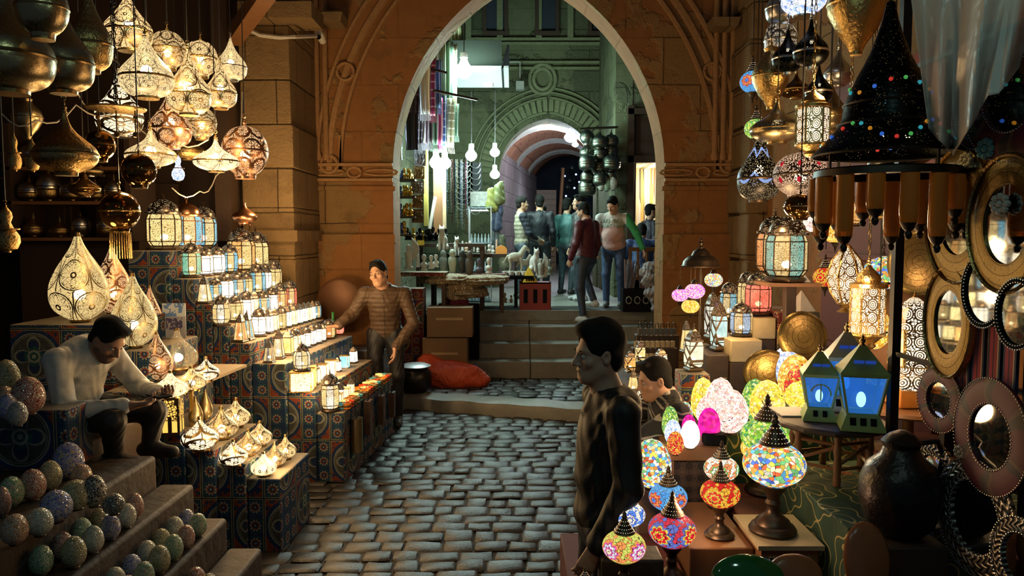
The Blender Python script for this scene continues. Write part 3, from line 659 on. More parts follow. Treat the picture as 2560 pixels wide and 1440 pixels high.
# carved wooden door leaves with panels
def door(n,x,w,z1,loc):
    d=MB().box((x,8.12,z1/2),(w,.10,z1)); 
    for zz,h in ((.5,.7),(1.35,.75),(2.15,.6)):
        for q in (-.24,.24): d.box((x+q*w,8.06,zz),(w*.36,.05,h),top=(1,1)); d.box((x+q*w,8.03,zz),(w*.25,.04,h*.8))
    return st_(n,d,'dark_wood')
door('door_1',-5.05,.95,2.6,0); door('door_2',-4.02,.95,2.6,0)
for i,x in enumerate((-5.25,-4.85,-4.35)):
    f=tag(MB().box((x,8.0,2.78),(.27,.05,.28)).build('panel_frame','old_brass'),('blue framed star panel above the dark door, '+('leftmost','middle','rightmost')[i]+' of three'),'panel','star panels above the door')
    MB().box((x,7.97,2.78),(.22,.03,.23)).build('panel','tile_cloth',f)
st_('beam_1',MB().box((-2.95,7.9,3.6),(.16,.2,3.2)),'dark_wood')
# right side wall and its niche
st_('wall_right',MB().box((2.98,4.9,2.8),(.3,8.8,5.6)),'plaster_stone')
m=MB(); z=0; r=random.Random(8)
while z<5:
    h=r.choice((.4,.46,.52)); j=r.uniform(-.02,.03); m.box((2.74+j/2,8.85,z+h/2),(.26-j,.8,h-.004)); z+=h
o=st_('pillar_right',m,'stone'); md=o.modifiers.new('b','BEVEL'); md.width=.02
st_('ceiling',MB().box((-3.4,5.3,4.75),(5.2,6.2,.2)),'dark_wood')
m=MB()
for y in (4.2,5.4,6.6,7.6): m.box((-3.6,y,4.58),(4.6,.12,.16))
st_('ceiling_joists',m,'dark_wood')
st_('ceiling_awning',MB().box((2.0,4.0,4.55),(2.2,5.4,.08)),'dark_wood')
st_('beam_2',MB().box((-2.3,6.9,4.05),(.14,2.2,.14),rz=.5),'wood')
# ---- beyond the arch ----
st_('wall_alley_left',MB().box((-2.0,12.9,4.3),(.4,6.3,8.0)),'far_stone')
# far facade with pointed arch
fx,fhw,fa,fz,FY=.75,1.02,.12,3.35,16.0; FR=fhw+fa
def farc(t,off=0):
    R_=FR+off; tm=math.acos(fa/R_); s=1 if t>=0 else -1; th=tm*(1-abs(t)); return fx+s*(-fa+R_*math.cos(th)), fz+R_*math.sin(th)
fp=[farc(-1+2*i/32) for i in range(33)]; m=MB(); ZF=9.5
for (xa,za),(xb,zb) in zip(fp,fp[1:]): m.add([(xa,FY,za),(xb,FY,zb),(xb,FY,ZF),(xa,FY,ZF),(xa,FY+.7,za),(xb,FY+.7,zb)],[(0,1,2,3),(0,4,5,1)])
m.box(((-2.2+fp[0][0])/2,FY+.35,ZF/2),(fp[0][0]+2.2,.7,ZF)); m.box(((4.5+fp[-1][0])/2,FY+.35,ZF/2),(4.5-fp[-1][0],.7,ZF))
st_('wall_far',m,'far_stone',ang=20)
m=MB()
for off,w,d in ((.12,.05,.04),(.42,.05,.08),(.52,.04,.10),(.62,.05,.06)):
    for s in (-1,1): m.sweep([(lambda p:(p[0],FY,p[1]))(farc(s*(1-i/20*.985),off)) for i in range(21)],w,d)
# raised voussoirs
for i in range(34):
    t=-1+2*(i+.5)/34; x,z=farc(t,.27); m.box((x,FY-.01,z),(.088,.05+.03*(i%3),.25),M=Matrix.Rotation(math.atan2(x-fx,z-fz+.0),3,'Y'))
for a in (0,.09): m.tube([(fx-.12+(.27-a)*math.cos(q),FY-.06,5.28+(.30-a)*math.sin(q)) for q in np.linspace(0,2*PI,25)[:-1]],.045,6,True)
for z in (5.50,5.62,6.0,6.09): m.box((fx+.3,FY-.04,z),(5.2,.10,.05))
m.box((2.1,FY-.04,5.2),(.09,.1,1.7)); m.box((1.95,FY-.03,4.9),(.05,.08,1.4))
for x in (-.9,-.25,.55,1.2,2.0): m.box((x,FY-.03,6.9),(.12,.1,1.6))
st_('trim_far_mouldings',m,'carved_green')
for i,(x,w) in enumerate(((-.34,.44),(.72,.42),(1.80,.40))):
    f=MB(); 
    for q in (-1,1): f.box((x+q*w/2,FY-.05,7.0),(.07,.12,1.6))
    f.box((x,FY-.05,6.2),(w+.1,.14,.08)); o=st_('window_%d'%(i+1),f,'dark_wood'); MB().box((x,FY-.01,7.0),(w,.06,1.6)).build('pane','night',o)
# right shop block
m=MB(); X0,X1=1.80,4.2; YB=13.4
m.box((1.95,YB+1.4,4),(.3,2.8,8)); m.box((3.16,YB+1.4,6.2),(2.1,2.78,4.2)); m.box((4.0,YB+1.4,2),(.5,2.8,5))
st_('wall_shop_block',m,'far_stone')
m=MB(); m.box((2.06,YB-.03,2.6),(.10,.16,3.4)); m.box((2.75,YB-.03,3.38),(1.5,.16,.12)); m.box((2.75,YB-.03,4.20),(1.5,.16,.10)); m.box((2.9,YB+.02,3.75),(1.6,.06,.75))
st_('window_4',m,'dark_wood')
# lit shop interior seen through the doorway
m=MB(); m.box((2.95,YB+1.2,2.4),(1.7,.08,2.2)); m.box((2.14,YB+.6,2.4),(.06,1.2,2.2)); m.box((2.95,YB+.6,3.35),(1.7,1.2,.06))
st_('wall_shop_inside',m,'shop_glow')
# tunnel with ribs
def wallseg(name,p,q,z0,z1,mat,th=.3):
    d=Vector((q[0]-p[0],q[1]-p[1],0)); L=d.length; c=((p[0]+q[0])/2,(p[1]+q[1])/2,(z0+z1)/2); return st_(name,MB().box(c,(L,th,z1-z0),rz=math.atan2(d.y,d.x)),mat)
wallseg('wall_tunnel_left',(-.42,16.5),(.62,24),.9,3.9,'tunnel_stone'); wallseg('wall_tunnel_right',(1.95,16.5),(3.6,26),.9,3.9,'tunnel_stone')
m=MB(); n=20
def tv(u,v):
    a=PI*(1-u); y=16.65+7.6*v; c=.75+.15*v*7; return (c+1.25*math.cos(a),y,3.4+1.25*math.sin(a)*(1.0))
m.grid(tv,n,12); st_('ceiling_tunnel',m,'red_brick',thick=.1)
m=MB()
for v in (.10,.42,.75):
    for dv in (0,):
        p=[Vector(tv(i/20,v+ (i/20-.5)*.12)) for i in range(21)]
        m.tube([q-Vector((0,0,.04)) for q in p],.17,8)
st_('trim_tunnel_ribs',m,'ashlar_step')
m=MB(); m.box((1.05,24.2,2.2),(.7,.1,2.6)); 
for i in range(14): m.box((1.05,24.12,1.1+i*.18),(.6,.08,.10))
st_('door_3',m,'wood')
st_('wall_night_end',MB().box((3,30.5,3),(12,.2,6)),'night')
# ---------------- lamp library: every maker returns one thing with its parts ----------------
S=lambda Y:F/Y
def prof(fn,n): return [fn(i/n) for i in range(n+1)]
def cr(pts,n=26):
    # smooth profile through (t, r) control points
    ts=[p[0] for p in pts]; rs=[p[1] for p in pts]; o=[]
    for i in range(n+1):
        t=i/n; k=max(j for j in range(len(ts)) if ts[j]<=t+1e-9); k=min(k,len(ts)-2); u=(t-ts[k])/(ts[k+1]-ts[k])
        g=lambda j:(rs[min(j+1,len(rs)-1)]-rs[max(j-1,0)])/(ts[min(j+1,len(ts)-1)]-ts[max(j-1,0)])
        d=ts[k+1]-ts[k]; m0,m1=g(k)*d,g(k+1)*d
        o.append((t,(2*u**3-3*u*u+1)*rs[k]+(u**3-2*u*u+u)*m0+(-2*u**3+3*u*u)*rs[k+1]+(u**3-u*u)*m1))
    return o
OP=[(0,.45),(.05,.74),(.12,.91),(.22,.99),(.32,1),(.42,.93),(.52,.74),(.62,.53),(.74,.33),(.86,.18),(1,.06)]
FP=[(0,.36),(.07,.70),(.18,.95),(.30,1),(.42,.90),(.54,.62),(.66,.34),(.8,.16),(1,.05)]
TP=[(0,.34),(.05,.60),(.12,.84),(.2,.96),(.3,1),(.4,.975),(.5,.88),(.6,.74),(.7,.56),(.8,.37),(.9,.21),(1,.10)]
SP=[(0,.5),(.08,.78),(.2,.96),(.32,1),(.45,.91),(.58,.68),(.7,.42),(.82,.24),(.92,.15),(1,.11)]
def pf(C,w,h): return [(max(.002,r*w/2),t*h) for t,r in cr(C)]
def onion(w,h,mouth=.45,belly=.32,neck=.05,conc=2.2): return pf(FP if conc>2.5 else (SP if conc<2 else OP),w,h)
def teardrop(w,h,foot=.35): return pf(TP,w,h)
def egg(w,h,foot=.35):
    P=[]
    for i in range(17):
        t=i/16; x=t*2-1; y=math.sqrt(max(0,1-x*x)); P.append((max(w/2*y*(1-.13*x)*1.0,.001),h*t))
    P[0]=(w/2*foot,0); P[1]=(max(P[1][0],w/2*(foot+.12)),P[1][1]); return P
def finial(m,z,s,c=(0,0,0)): m.lathe([(.5*s,z),(.55*s,z+.15*s),(.2*s,z+.3*s),(.42*s,z+.6*s),(.45*s,z+.8*s),(.15*s,z+1.05*s),(.25*s,z+1.25*s),(.08*s,z+1.5*s),(.001,z+1.8*s)],10,c)
PR={}; HUNG=[]
def proto(key,fn):
    if key in PR: return PR[key],False
    PR[key]=fn(); return PR[key],True
def E0(name): return thing(name,None,None)
def mk_pendant(kind,mt_,metal,lit,tassel=False):
    def f():
        e=E0('pendant_lamp'); w,h=.30,.34
        if kind=='onion': P=onion(w,h)
        elif kind=='flat': h=.24; P=onion(w,h,.35,.38,.04,2.8)
        elif kind=='round': h=.28; P=[(w/2*.45,0)]+[(w/2*math.sin(.5+(PI-.55-.5)*t),h/2-h/2*math.cos(.5+(PI-.55-.5)*t)) for t in [i/14 for i in range(15)]]+[(.02,h)]
        elif kind=='urn': h=.36; P=[(.03,0),(.05,.03),(.10,.08),(.145,.15),(.15,.19),(.13,.24),(.07,.29),(.05,.32),(.06,.34),(.03,.36)]
        elif kind=='gourd': w=.2;h=.4; P=[(.03,0),(.075,.02),(.1,.08),(.095,.14),(.05,.22),(.035,.26),(.05,.31),(.045,.35),(.015,.4)]
        MB().lathe(P[:-1]+[(.012,h)] if True else P,32).build('shade',mt_,e)
        zb=P[8][1] if kind in('onion','flat') else h*.5
        rb=max(p[0] for p in P); MB().lathe([(rb*1.0,zb-.006),(rb*1.02,zb),(rb*1.0,zb+.006)],32).build('band',metal,e)
        m=MB(); m.lathe([(P[0][0]*.98,-.012),(P[0][0]*1.0,.002)],28); m.build('collar',metal,e)
        m=MB(); finial(m,h-.01,.03); m.tube([(.012*math.cos(a),0,h+.052+.012*math.sin(a)) for a in np.linspace(0,2*PI,11)[:-1]],.0025,5,True); m.build('cap',metal,e)
        if lit: MB().ball((0,0,h*.42),.032,12).build('bulb','glow_warm',e)
        if tassel:
            m=MB()
            for i in range(26): a=2*PI*i/26; m.tube([(.075*math.cos(a),.075*math.sin(a),-.01),(.08*math.cos(a),.08*math.sin(a),-.19)],.0035,4)
            m.build('tassel','brass',e)
        return e
    return f,(.30,{'onion':.34,'flat':.24,'round':.28,'urn':.36,'gourd':.4}[kind])
def mk_table(kind,mt_,metal='old_brass',lit=True):
    d={'tear':(.34,.54),'squat':(.22,.20),'bulb':(.26,.34)}[kind]
    def f():
        e=E0('table_lamp'); w,h=d
        P=teardrop(w,h*.94) if kind!='squat' else onion(w,h*.86,.5,.42,.10,1.7)
        if kind=='bulb': P=onion(w,h*.92,.35,.4,.12,1.9)
        MB().lathe([(p[0],p[1]+.012) for p in P],40).build('shade',mt_,e)
        m=MB(); m.lathe([(P[0][0]*1.02,0),(P[0][0]*1.05,.012),(P[0][0]*.9,.02)],28)
        for i in range(3): a=2*PI*i/3; m.ball((P[0][0]*.9*math.cos(a),P[0][0]*.9*math.sin(a),-.004),.012,6)
        m.build('foot_ring',metal,e)
        MB().lathe([(P[-1][0]*1.1,h*(.88 if kind=='squat' else .94)),(P[-1][0]*.9+.003,h*.96),(P[-1][0]*.8+.001,h*1.0),(.004,h*1.01)],14).build('cap',metal,e)
        if lit: MB().ball((0,0,h*.3),.035 if kind!='squat' else .026,12).build('bulb','glow_warm',e)
        return e
    return f,d
def mk_egg(mt_,lit=True):
    def f():
        e=E0('egg_lamp' if lit else 'mosaic_egg'); MB().lathe(egg(.2,.29),30).build('shell',mt_,e)
        MB().lathe([(.042,-.008),(.045,.0),(.036,.012)],20).build('base_ring','dark_metal',e); return e
    return f,(.2,.29)
def mk_globe(mt_,kind='table'):
    def f():
        e=E0('mosaic_table_lamp' if kind=='table' else 'mosaic_pendant'); w,h=.26,.185
        b=.20 if kind=='table' else 0; P=[(w/2*.32,b)]+[(w/2*math.sin(a),b+h/2-h/2*math.cos(a)) for a in np.linspace(.38,PI-.42,15)]
        MB().lathe(P,36).build('globe',mt_,e)
        def cap(z,s,fl=1):
            m=MB(); Q=[(.062,0),(.066,.006),(.058,.014),(.055,.022),(.046,.03),(.044,.038),(.034,.05),(.032,.058),(.020,.07),(.022,.078),(.012,.088),(.018,.096),(.010,.108),(.013,.116),(.001,.135)]
            m.lathe([(r*s,z+fl*q*s) for r,q in Q],24); return m
        c=cap(b+h*.955,1.).build('pierced_cap','dark_metal',e)
        m=MB()
        for r,q,k in ((.0575,.018,26),(.0455,.034,20),(.0335,.054,16),(.0215,.074,10)):
            for i in range(k): a=2*PI*i/k; m.ball((r*math.cos(a),r*math.sin(a),b+h*.955+q),.0017,4)
        m.build('light_holes','glow_dot',e)
        if kind=='table': MB().lathe([(.095,0),(.10,.012),(.088,.03),(.075,.036),(.07,.05),(.045,.07),(.03,.085),(.026,.11),(.034,.125),(.026,.14),(.030,.16),(.05,.185),(.058,.204)],28).build('foot','dark_metal',e)
        else: cap(b+.012,.75,-1).build('lower_cap','dark_metal',e)
        return e
    return f,(.26,.5 if kind=='table' else .3)
def mk_lantern(n,gm,taper=0,dome='dome',bm='dark_metal',stand=True,belly=0):
    # n-sided lantern: base, glazed body, cage, pierced dome, finial
    d=(.18,.40)
    def f():
        e=E0('lantern'); ph=PI/n; r=.085; z0,z1=.03,.25
        rt=r*(1-taper*.42); rb=r if not taper else r
        MB().lathe([(rb*1.06,0),(rb*1.08,.012),(rb*.95,.022),(rb*.8,z0)],n,ph=ph).build('base',bm,e)
        bp=[(r*.80,z0),(r*1.0,z0+.03),(r*1.0,z1-.035),(r*.88,z1)] if not taper else [(r*.92,z0),(rt,z1)]
        if belly: bp=[(r*.72,z0),(r*1.0,z0+.045),(r*.98,z1-.05),(r*.75,z1)]
        MB().lathe(bp,n,ph=ph).build('glass_panes',gm,e,ang=10)
        m=MB()
        for i in range(n):
            a=2*PI*i/n+ph; m.tube([(q*1.02*math.cos(a),q*1.02*math.sin(a),z) for q,z in bp],.0034,4)
        for q,z in bp: m.tube([(q*1.02*math.cos(2*PI*i/n+ph),q*1.02*math.sin(2*PI*i/n+ph),z) for i in range(n)],.0036,4,True)
        m.build('cage',bm,e)
        t=bp[-1][0]
        if dome=='dome': Q=[(t*1.10,z1),(t*1.16,z1+.012),(t*.98,z1+.018),(t*.96,z1+.04),(t*.80,z1+.068),(t*.50,z1+.09),(t*.22,z1+.102)]
        else: Q=[(t*1.15,z1),(t*1.15,z1+.010),(t*.95,z1+.02),(t*.80,z1+.05),(t*.45,z1+.085),(t*.12,z1+.105)]
        k=max(n,8) if dome=='dome' else n
        MB().lathe(Q,k*2 if dome=='dome' else k,ph=ph,lobe=.08 if dome=='dome' else 0,nl=k).build('dome','pierced_dome' if bm!='copper' else 'copper',e,ang=50)
        m=MB(); finial(m,z1+.10,.018); m.tube([(.009*math.cos(a),0,z1+.136+.009*math.sin(a)) for a in np.linspace(0,2*PI,9)[:-1]],.0022,4,True); m.build('finial',bm,e)
        if gm!='pane_hot': MB().ball((0,0,z0+.06),.022,8).build('bulb','glow_warm',e)
        return e
    return f,d
pierced('pierced_dome',(.13,.10,.08),(1,.70,.36),.75,8,24.,.08,.1,dot=150,fill=.42)
@mat('glow_dot')
def _(): return emis((1,.78,.5),2.2)
def mk_boxlight():
    def f():
        e=E0('candle_lantern'); MB().box((0,0,.075),(.11,.11,.15)).build('glass_panes','pane_hot',e)
        m=MB()
        for i in range(4):
            a=i*PI/2; c,s=math.cos(a),math.sin(a); m.box((.056*c-.056*s,.056*s+.056*c,.078),(.008,.008,.16)); 
        m.box((0,0,.003),(.122,.122,.008)); m.box((0,0,.155),(.124,.124,.012)); m.build('frame','brass',e); return e
    return f,(.12,.16)
def mk_cup(lit):
    def f():
        e=E0('candle_cup'); MB().lathe([(.028,0),(.036,.006),(.038,.055),(.034,.056),(.032,.012),(.001,.012)],14).build('cup','candle_glow' if lit else 'tint',e)
        if lit: MB().lathe([(.028,.012),(.028,.03),(.004,.031)],10).build('candle','glow_small',e)
        else: MB().lathe([(.0385,.02),(.0395,.028),(.0385,.036)],14).build('band','old_brass',e)
        return e
    return f,(.076,.056)
def put_thing(key,mk,px,py,pw,ph,Y,label,cat,group,color=None,rz=0.,cord=None,z=None,loc=None,name=None):
    f,(w,h)=mk; p,new=proto(key,f); base=Vector(loc) if loc is not None else (AZ(px,py,z) if z is not None else A(px,py,Y)); Y=base.y
    s=S(Y); sx=pw/s/w; sz=ph/s/h
    if cord and py>0 and loc is None:
        for q in range(0,60):
            Y=base.y+(.06*((q+1)//2)*(1 if q%2 else -1)); b=A(px,py,Y); s=S(Y); r=pw/s/2; bx=(b.x-r,b.x+r,b.y-r,b.y+r,b.z-.02,b.z+ph/s*1.12)
            if not any(bx[0]<o_[1] and bx[1]>o_[0] and bx[2]<o_[3] and bx[3]>o_[2] and bx[4]<o_[5] and bx[5]>o_[4] for o_ in HUNG): break
        HUNG.append(bx); base=b; sx=pw/s/w; sz=ph/s/h
    if new: o=p; 
    else: o=dup(p)
    o.location=base; o.scale=(sx,sx,sz); o.rotation_euler=(0,0,rz); tag(o,label,cat,group); o['group']=group
    if name:
        kk=KID.get(o.name,[]); o.name=name; KID[o.name]=kk
    setcol(o,tuple(color or (1,.7,.3))+(1,))
    if cord:
        zt=cord; m=MB(); m.tube([(0,0,h+.05),(0,0,(zt-base.z)/sz)],.004/sx,5); c=m.build('cord','dark_cord'); c.parent=o; KID.setdefault(o.name,[]); 
    return o
TURQ=(.10,.55,.75); BLUE=(.08,.35,.85); YEL=(1,.72,.25); AMB=(1,.42,.06); REDC=(.9,.08,.03); WHT=(1,.86,.62); GRN=(.15,.55,.35); ORG=(1,.28,.03)
CN={TURQ:'turquoise',BLUE:'blue',YEL:'yellow',AMB:'amber',REDC:'red',WHT:'white',GRN:'green',ORG:'orange'}
# ---------------- left: stepped stand draped in patterned cloth ----------------
def block(name,label,x0,x1,y0,y1,z0,z1,mt_='tile_cloth',sk=SK,yr=6.2,g='draped blocks of the stepped lantern stand',cat='display block'):
    al=math.atan(sk); bx=(x0+x1)/2+sk*((y0+y1)/2-yr)
    o=MB().box((0,0,(z1-z0)/2),(x1-x0,(y1-y0),z1-z0)).build(name,mt_,loc=(bx,(y0+y1)/2,z0),rz=-al); md=o.modifiers.new('b','BEVEL'); md.width=.012; md.segments=2
    return tag(o,label,cat,g)
TI=[(-3.15,-2.78,1.93,7.85,'topmost'),(-2.78,-2.60,1.70,7.85,'second from the top'),(-2.60,-2.46,1.49,7.85,'third from the top'),(-2.46,-2.33,1.31,8.0,'fourth from the top'),(-2.33,-2.15,1.17,8.0,'middle'),(-2.15,-1.86,1.0,8.0,'fourth from the bottom'),(-1.86,-1.62,.76,7.9,'third from the bottom'),(-1.62,-1.39,.59,7.8,'lowest')]
for x0,x1,z,y1,nm in TI: block('display_block','patterned cloth block of the lantern stand, '+nm+' step',x0,x1-.003,6.2,y1,0,z)
def row(i,items,kind,group):
    # items: (px centre, base py, width px, height px, colour, style) ; each stands on step i
    x0,x1,z,y1,nm=TI[i]; n=len(items)
    ords=['first','second','third','fourth','fifth','sixth','seventh','eighth','ninth','tenth','eleventh','twelfth','thirteenth','fourteenth','fifteenth','sixteenth']
    for k,(px,py,w,h,c,s) in enumerate(items):
        xm=(x0+x1)/2-.02; Y=(xm-SK*6.2)/((px-1280)/F-SK)     # where the sight line meets the row
        Y=max(Y,6.2+.07); loc=(xm+SK*(Y-6.2),Y,z+.002); S1=S(Y)
        ww={'o':w,'t':w,'s':w}.get(s[0],w)
        key={'o':('oct',lambda:mk_lantern(8,'pane_lit')),'c':('octc',lambda:mk_lantern(8,'pane_lit',bm='copper')),'t':('tap',lambda:mk_lantern(4,'pane_lit',taper=1,dome='pyr')),'s':('hex',lambda:mk_lantern(6,'pane_hot',dome='dome')),'b':('bel',lambda:mk_lantern(8,'pane_lit',belly=1)),'h':('hot4',lambda:mk_lantern(4,'pane_hot',taper=.4,dome='pyr')),'x':('box',mk_boxlight)}[s[0]]
        kindn={'o':'octagonal','c':'copper-domed','t':'tapering','s':'six-sided','b':'bulging','h':'square','x':'box-shaped'}[s[0]]
        put_thing(key[0],key[1](),px,py,ww,h,Y,'lit %s %s lantern, %s from the left on the %s step'%(CN.get(c,'coloured'),kindn,ords[k],nm),'lantern',group,c,rz=R.uniform(-.3,.3) if s[0] not in 'thx' else R.uniform(-.25,.25)+PI/4*0,loc=loc)
row(0,[(413,622,84,142,YEL,'o'),(470,605,74,130,TURQ,'c'),(511,595,66,118,TURQ,'o')],'big','lanterns on the top step')
row(1,[(478,690,50,98,GRN,'o'),(512,672,42,82,WHT,'s'),(543,668,40,80,WHT,'s'),(574,665,42,84,TURQ,'o'),(603,662,70,124,AMB,'o'),(640,655,64,112,YEL,'o')],'r','lanterns on the second step')
row(2,[(507,758,42,78,WHT,'t'),(536,752,34,68,TURQ,'o'),(562,748,40,76,WHT,'s'),(592,742,42,74,TURQ,'o'),(616,730,30,70,YEL,'o'),(641,722,44,88,TURQ,'o'),(662,712,32,82,WHT,'s'),(684,706,40,90,YEL,'o')],'r','lanterns on the third step')
row(3,[(549,815,48,86,WHT,'b'),(585,802,40,76,YEL,'o'),(612,792,42,80,WHT,'s'),(634,782,34,74,YEL,'h'),(655,778,34,70,TURQ,'o'),(676,770,38,74,WHT,'s'),(699,764,34,80,ORG,'o'),(723,752,36,82,REDC,'o')],'r','lanterns on the fourth step')
row(4,[(579,862,40,80,ORG,'t'),(614,860,42,80,TURQ,'t'),(645,850,40,80,WHT,'s'),(668,840,30,70,WHT,'h'),(684,834,28,66,YEL,'h'),(700,830,28,66,YEL,'o'),(716,824,26,64,WHT,'h'),(731,816,26,62,YEL,'h'),(744,812,26,60,WHT,'h'),(757,808,24,58,WHT,'h'),(768,804,24,56,YEL,'h'),(779,800,22,54,WHT,'h'),(790,797,22,52,TURQ,'o')],'r','lanterns on the middle step')
row(5,[(654,905,36,60,(.10,.10,.12),'t'),(692,908,40,82,WHT,'t'),(716,892,36,70,AMB,'h'),(732,886,32,68,YEL,'s'),(748,878,28,62,WHT,'h'),(762,870,28,60,WHT,'s'),(776,862,28,60,WHT,'h'),(790,854,28,58,WHT,'s'),(803,846,24,50,WHT,'h'),(820,840,32,56,ORG,'o'),(846,832,26,46,REDC,'s')],'r','lanterns on the fourth step from below')
row(6,[(750,928,44,78,WHT,'b'),(768,980,34,52,YEL,'x'),(783,952,34,56,YEL,'h'),(803,932,26,40,WHT,'x'),(822,920,26,40,WHT,'x'),(840,907,24,40,WHT,'h'),(858,900,22,32,TURQ,'x'),(880,890,26,46,WHT,'h')],'r','lanterns on the third step from below')
row(7,[(838,1015,26,34,YEL,'x'),(822,1022,28,40,WHT,'x'),(858,990,24,34,YEL,'x'),(803,1037,48,108,WHT,'o'),(829,1010,30,62,WHT,'h'),(846,980,30,60,WHT,'h'),(872,960,28,54,YEL,'h')],'r','lanterns on the lowest step')
p_,n_=proto('box',mk_boxlight()[0]); bl=[o for o in bpy.data.objects if o.get('label','').startswith('lit white bulging lantern, first from the left on the third')][0]
b2=dup(p_,loc=tuple(bl.location),scale=(1.5,1.5,1.05),rz=.1); tag(b2,'big glowing yellow box lamp under the bulging lantern','lantern'); b2['group']='lanterns on the third step from below'; bl.location.z+=.17
# candle cups in three files on the lowest step
cups=[REDC,AMB,TURQ,(.35,.25,.1),ORG,(.3,.2,.12),(.5,.4,.25)]; k=0
for fi,(dx,n) in enumerate(((-.115,13),(-.065,15),(-.02,17))):
    for j in range(n):
        Y=6.33+(7.68-6.33)*j/(n-1)+R.uniform(-.01,.01); x=-1.39+dx+SK*(Y-6.2)
        if fi==0 and j<5: continue
        lit=(fi==1 and j%3==1) or (fi==0 and j%4==0); c=(AMB if lit else cups[(j*3+fi*2)%7])
        p,new=proto(('cup',lit),mk_cup(lit)[0]); o=p if new else dup(p)
        o.location=(x,Y,.592); setcol(o,tuple(c)+(1,)); cn={REDC:'red',AMB:'amber',TURQ:'turquoise',ORG:'orange'}.get(c,'dark brown' if c!=(.5,.4,.25) else 'tan')
        tag(o,('burning ' if lit else 'unlit ')+cn+' candle cup, %s file from the aisle, number %d from the camera end'%(('third','second','outer')[fi],j+1-(5 if fi==0 else 0)),'candle holder','candle cups in files on the lowest step')
# bags hung on the end of the low step
for i,(px,py,w,h) in enumerate(((873,1120,.10,.29),(903,1075,.12,.3),(938,1050,.12,.27),(965,1035,.10,.25))):
    Y=AZ(px,1150,.0).y; Y=(-1.385-SK*6.2)/((px-1280)/F-SK); x=-1.37+SK*(Y-6.2)
    z=A(px,py,Y).z; e=thing('hanging_bag',('silver mesh cylinder bag','dark brown bag','wide brown bag','small brown bag')[i]+' hung on the side of the lowest step','bag',(x+.03,Y,z-h*.1),0,'bags hung on the low step')
    m=MB(); m.lathe([(w*.5,0),(w*.5,h),(w*.46,h)],16,flat=1.3) if i==0 else m.box((0,0,h/2),(.05,w*1.1,h),top=(1.2,.95)); m.build('bag_body','pierced_off' if i==0 else 'brown_bag',e)
    MB().tube([(0,-w*.3,h),(0,-w*.2,h+.07),(0,w*.2,h+.07),(0,w*.3,h)],.005,5).build('handle','dark_cord',e)
# ----- near stand of low onion lamps -----
TF=[(-1.71,-1.49,.49,5.4,'lowest'),(-1.90,-1.71,.59,5.4,'second'),(-2.10,-1.90,.68,5.5,'third'),(-2.34,-2.10,.80,5.6,'fourth')]
for x0,x1,z,y1,nm in TF: block('display_block','patterned cloth block of the near lamp stand, %s step up from the street'%nm,x0,x1-.003,4.8,y1,0,z,g='draped blocks of the near lamp stand',sk=.05,yr=4.8)
block('display_block','tall patterned cloth block carrying the giant teardrop lamps',-3.3,-2.62,4.95,5.8,0,1.47,g='draped blocks of the near lamp stand',sk=0)
block('display_block','patterned cloth block carrying the third giant lamp and the picture card',-2.617,-2.43,5.05,5.85,0,1.28,g='draped blocks of the near lamp stand',sk=0)
block('display_block','patterned cloth block under the copper lamps behind the seated man',-2.427,-2.345,5.05,5.9,0,1.055,g='draped blocks of the near lamp stand',sk=0)
block('display_block','patterned cloth block right behind the seated man',-2.617,-2.345,4.8,5.045,0,1.055,g='draped blocks of the near lamp stand',sk=0)
o=tag(MB().box((0,0,0),(.26,.95,.02)).build('shelf_board','pale_wood',loc=(-2.19,5.3,1.06),rz=-.06),'pale shelf board carrying the bright low lamps','shelf')
for i,(x,y) in enumerate(((-2.28,4.92),(-2.10,4.92),(-2.2,5.6))): 
    if i<2: tag(MB().box((0,0,.123),(.02,.02,.246)).build('shelf_post','brass',loc=(x,y,.802)),('left','right')[i]+' slim post under the near end of the pale shelf board','post','posts of the pale shelf board')
SQ=[('pierced_fine','fine pierced'),('pierced_lit','arabesque pierced'),('pierced_scale','scale pierced'),('pierced_white','bold black scroll')]
for px,py,w,h,z,mi,lb in ((660,1188,64,62,.49,0,'nearest on the lowest step'),(687,1165,60,62,.49,2,'middle of three on the lowest step'),(714,1146,54,62,.49,1,'farthest on the lowest step'),
  (584,1163,72,68,.59,3,'nearest on the second step'),(621,1136,66,66,.59,2,'middle of three on the second step'),(650,1112,62,62,.59,1,'farthest on the second step'),
  (501,1124,92,86,.68,3,'nearest on the third step'),(554,1095,84,82,.68,2,'middle of three on the third step'),(590,1066,72,74,.68,1,'farthest on the third step'),
  (427,994,84,70,1.07,0,'nearest on the pale shelf board'),(479,975,76,62,1.07,1,'middle of the pale shelf board'),(516,952,66,62,1.07,3,'far end of the pale shelf board'),(453,984,40,34,1.07,1,'smallest, lying on the pale shelf board')):
    mk=SQ[mi][0]
    if mi==0: mk='pierced_bright'
    put_thing(('sq',mk),mk_table('squat',mk),px,py,w,h,5,'lit %s brass squat lamp, %s'%(SQ[mi][1],lb),'lamp','low onion-shaped lamps on the near stand',z=z+.006)
for px,py,w,h,z,lb in ((490,1062,36,72,.80,'nearer'),(515,1050,34,80,.80,'farther')):
    put_thing('btl',mk_table('tear','pierced_off'),px,py,w,h,5,'small unlit brass teardrop lamp under the shelf board, '+lb,'lamp','bottles under the shelf',z=.806)
e=thing('box_lamp','square lamp with black tree cut-outs over yellow glass','lamp',AZ(432,1084,.80),.15)
MB().box((0,0,.125),(.115,.115,.25)).build('glass_panes','pane_box',e) if 'pane_box' in M else None
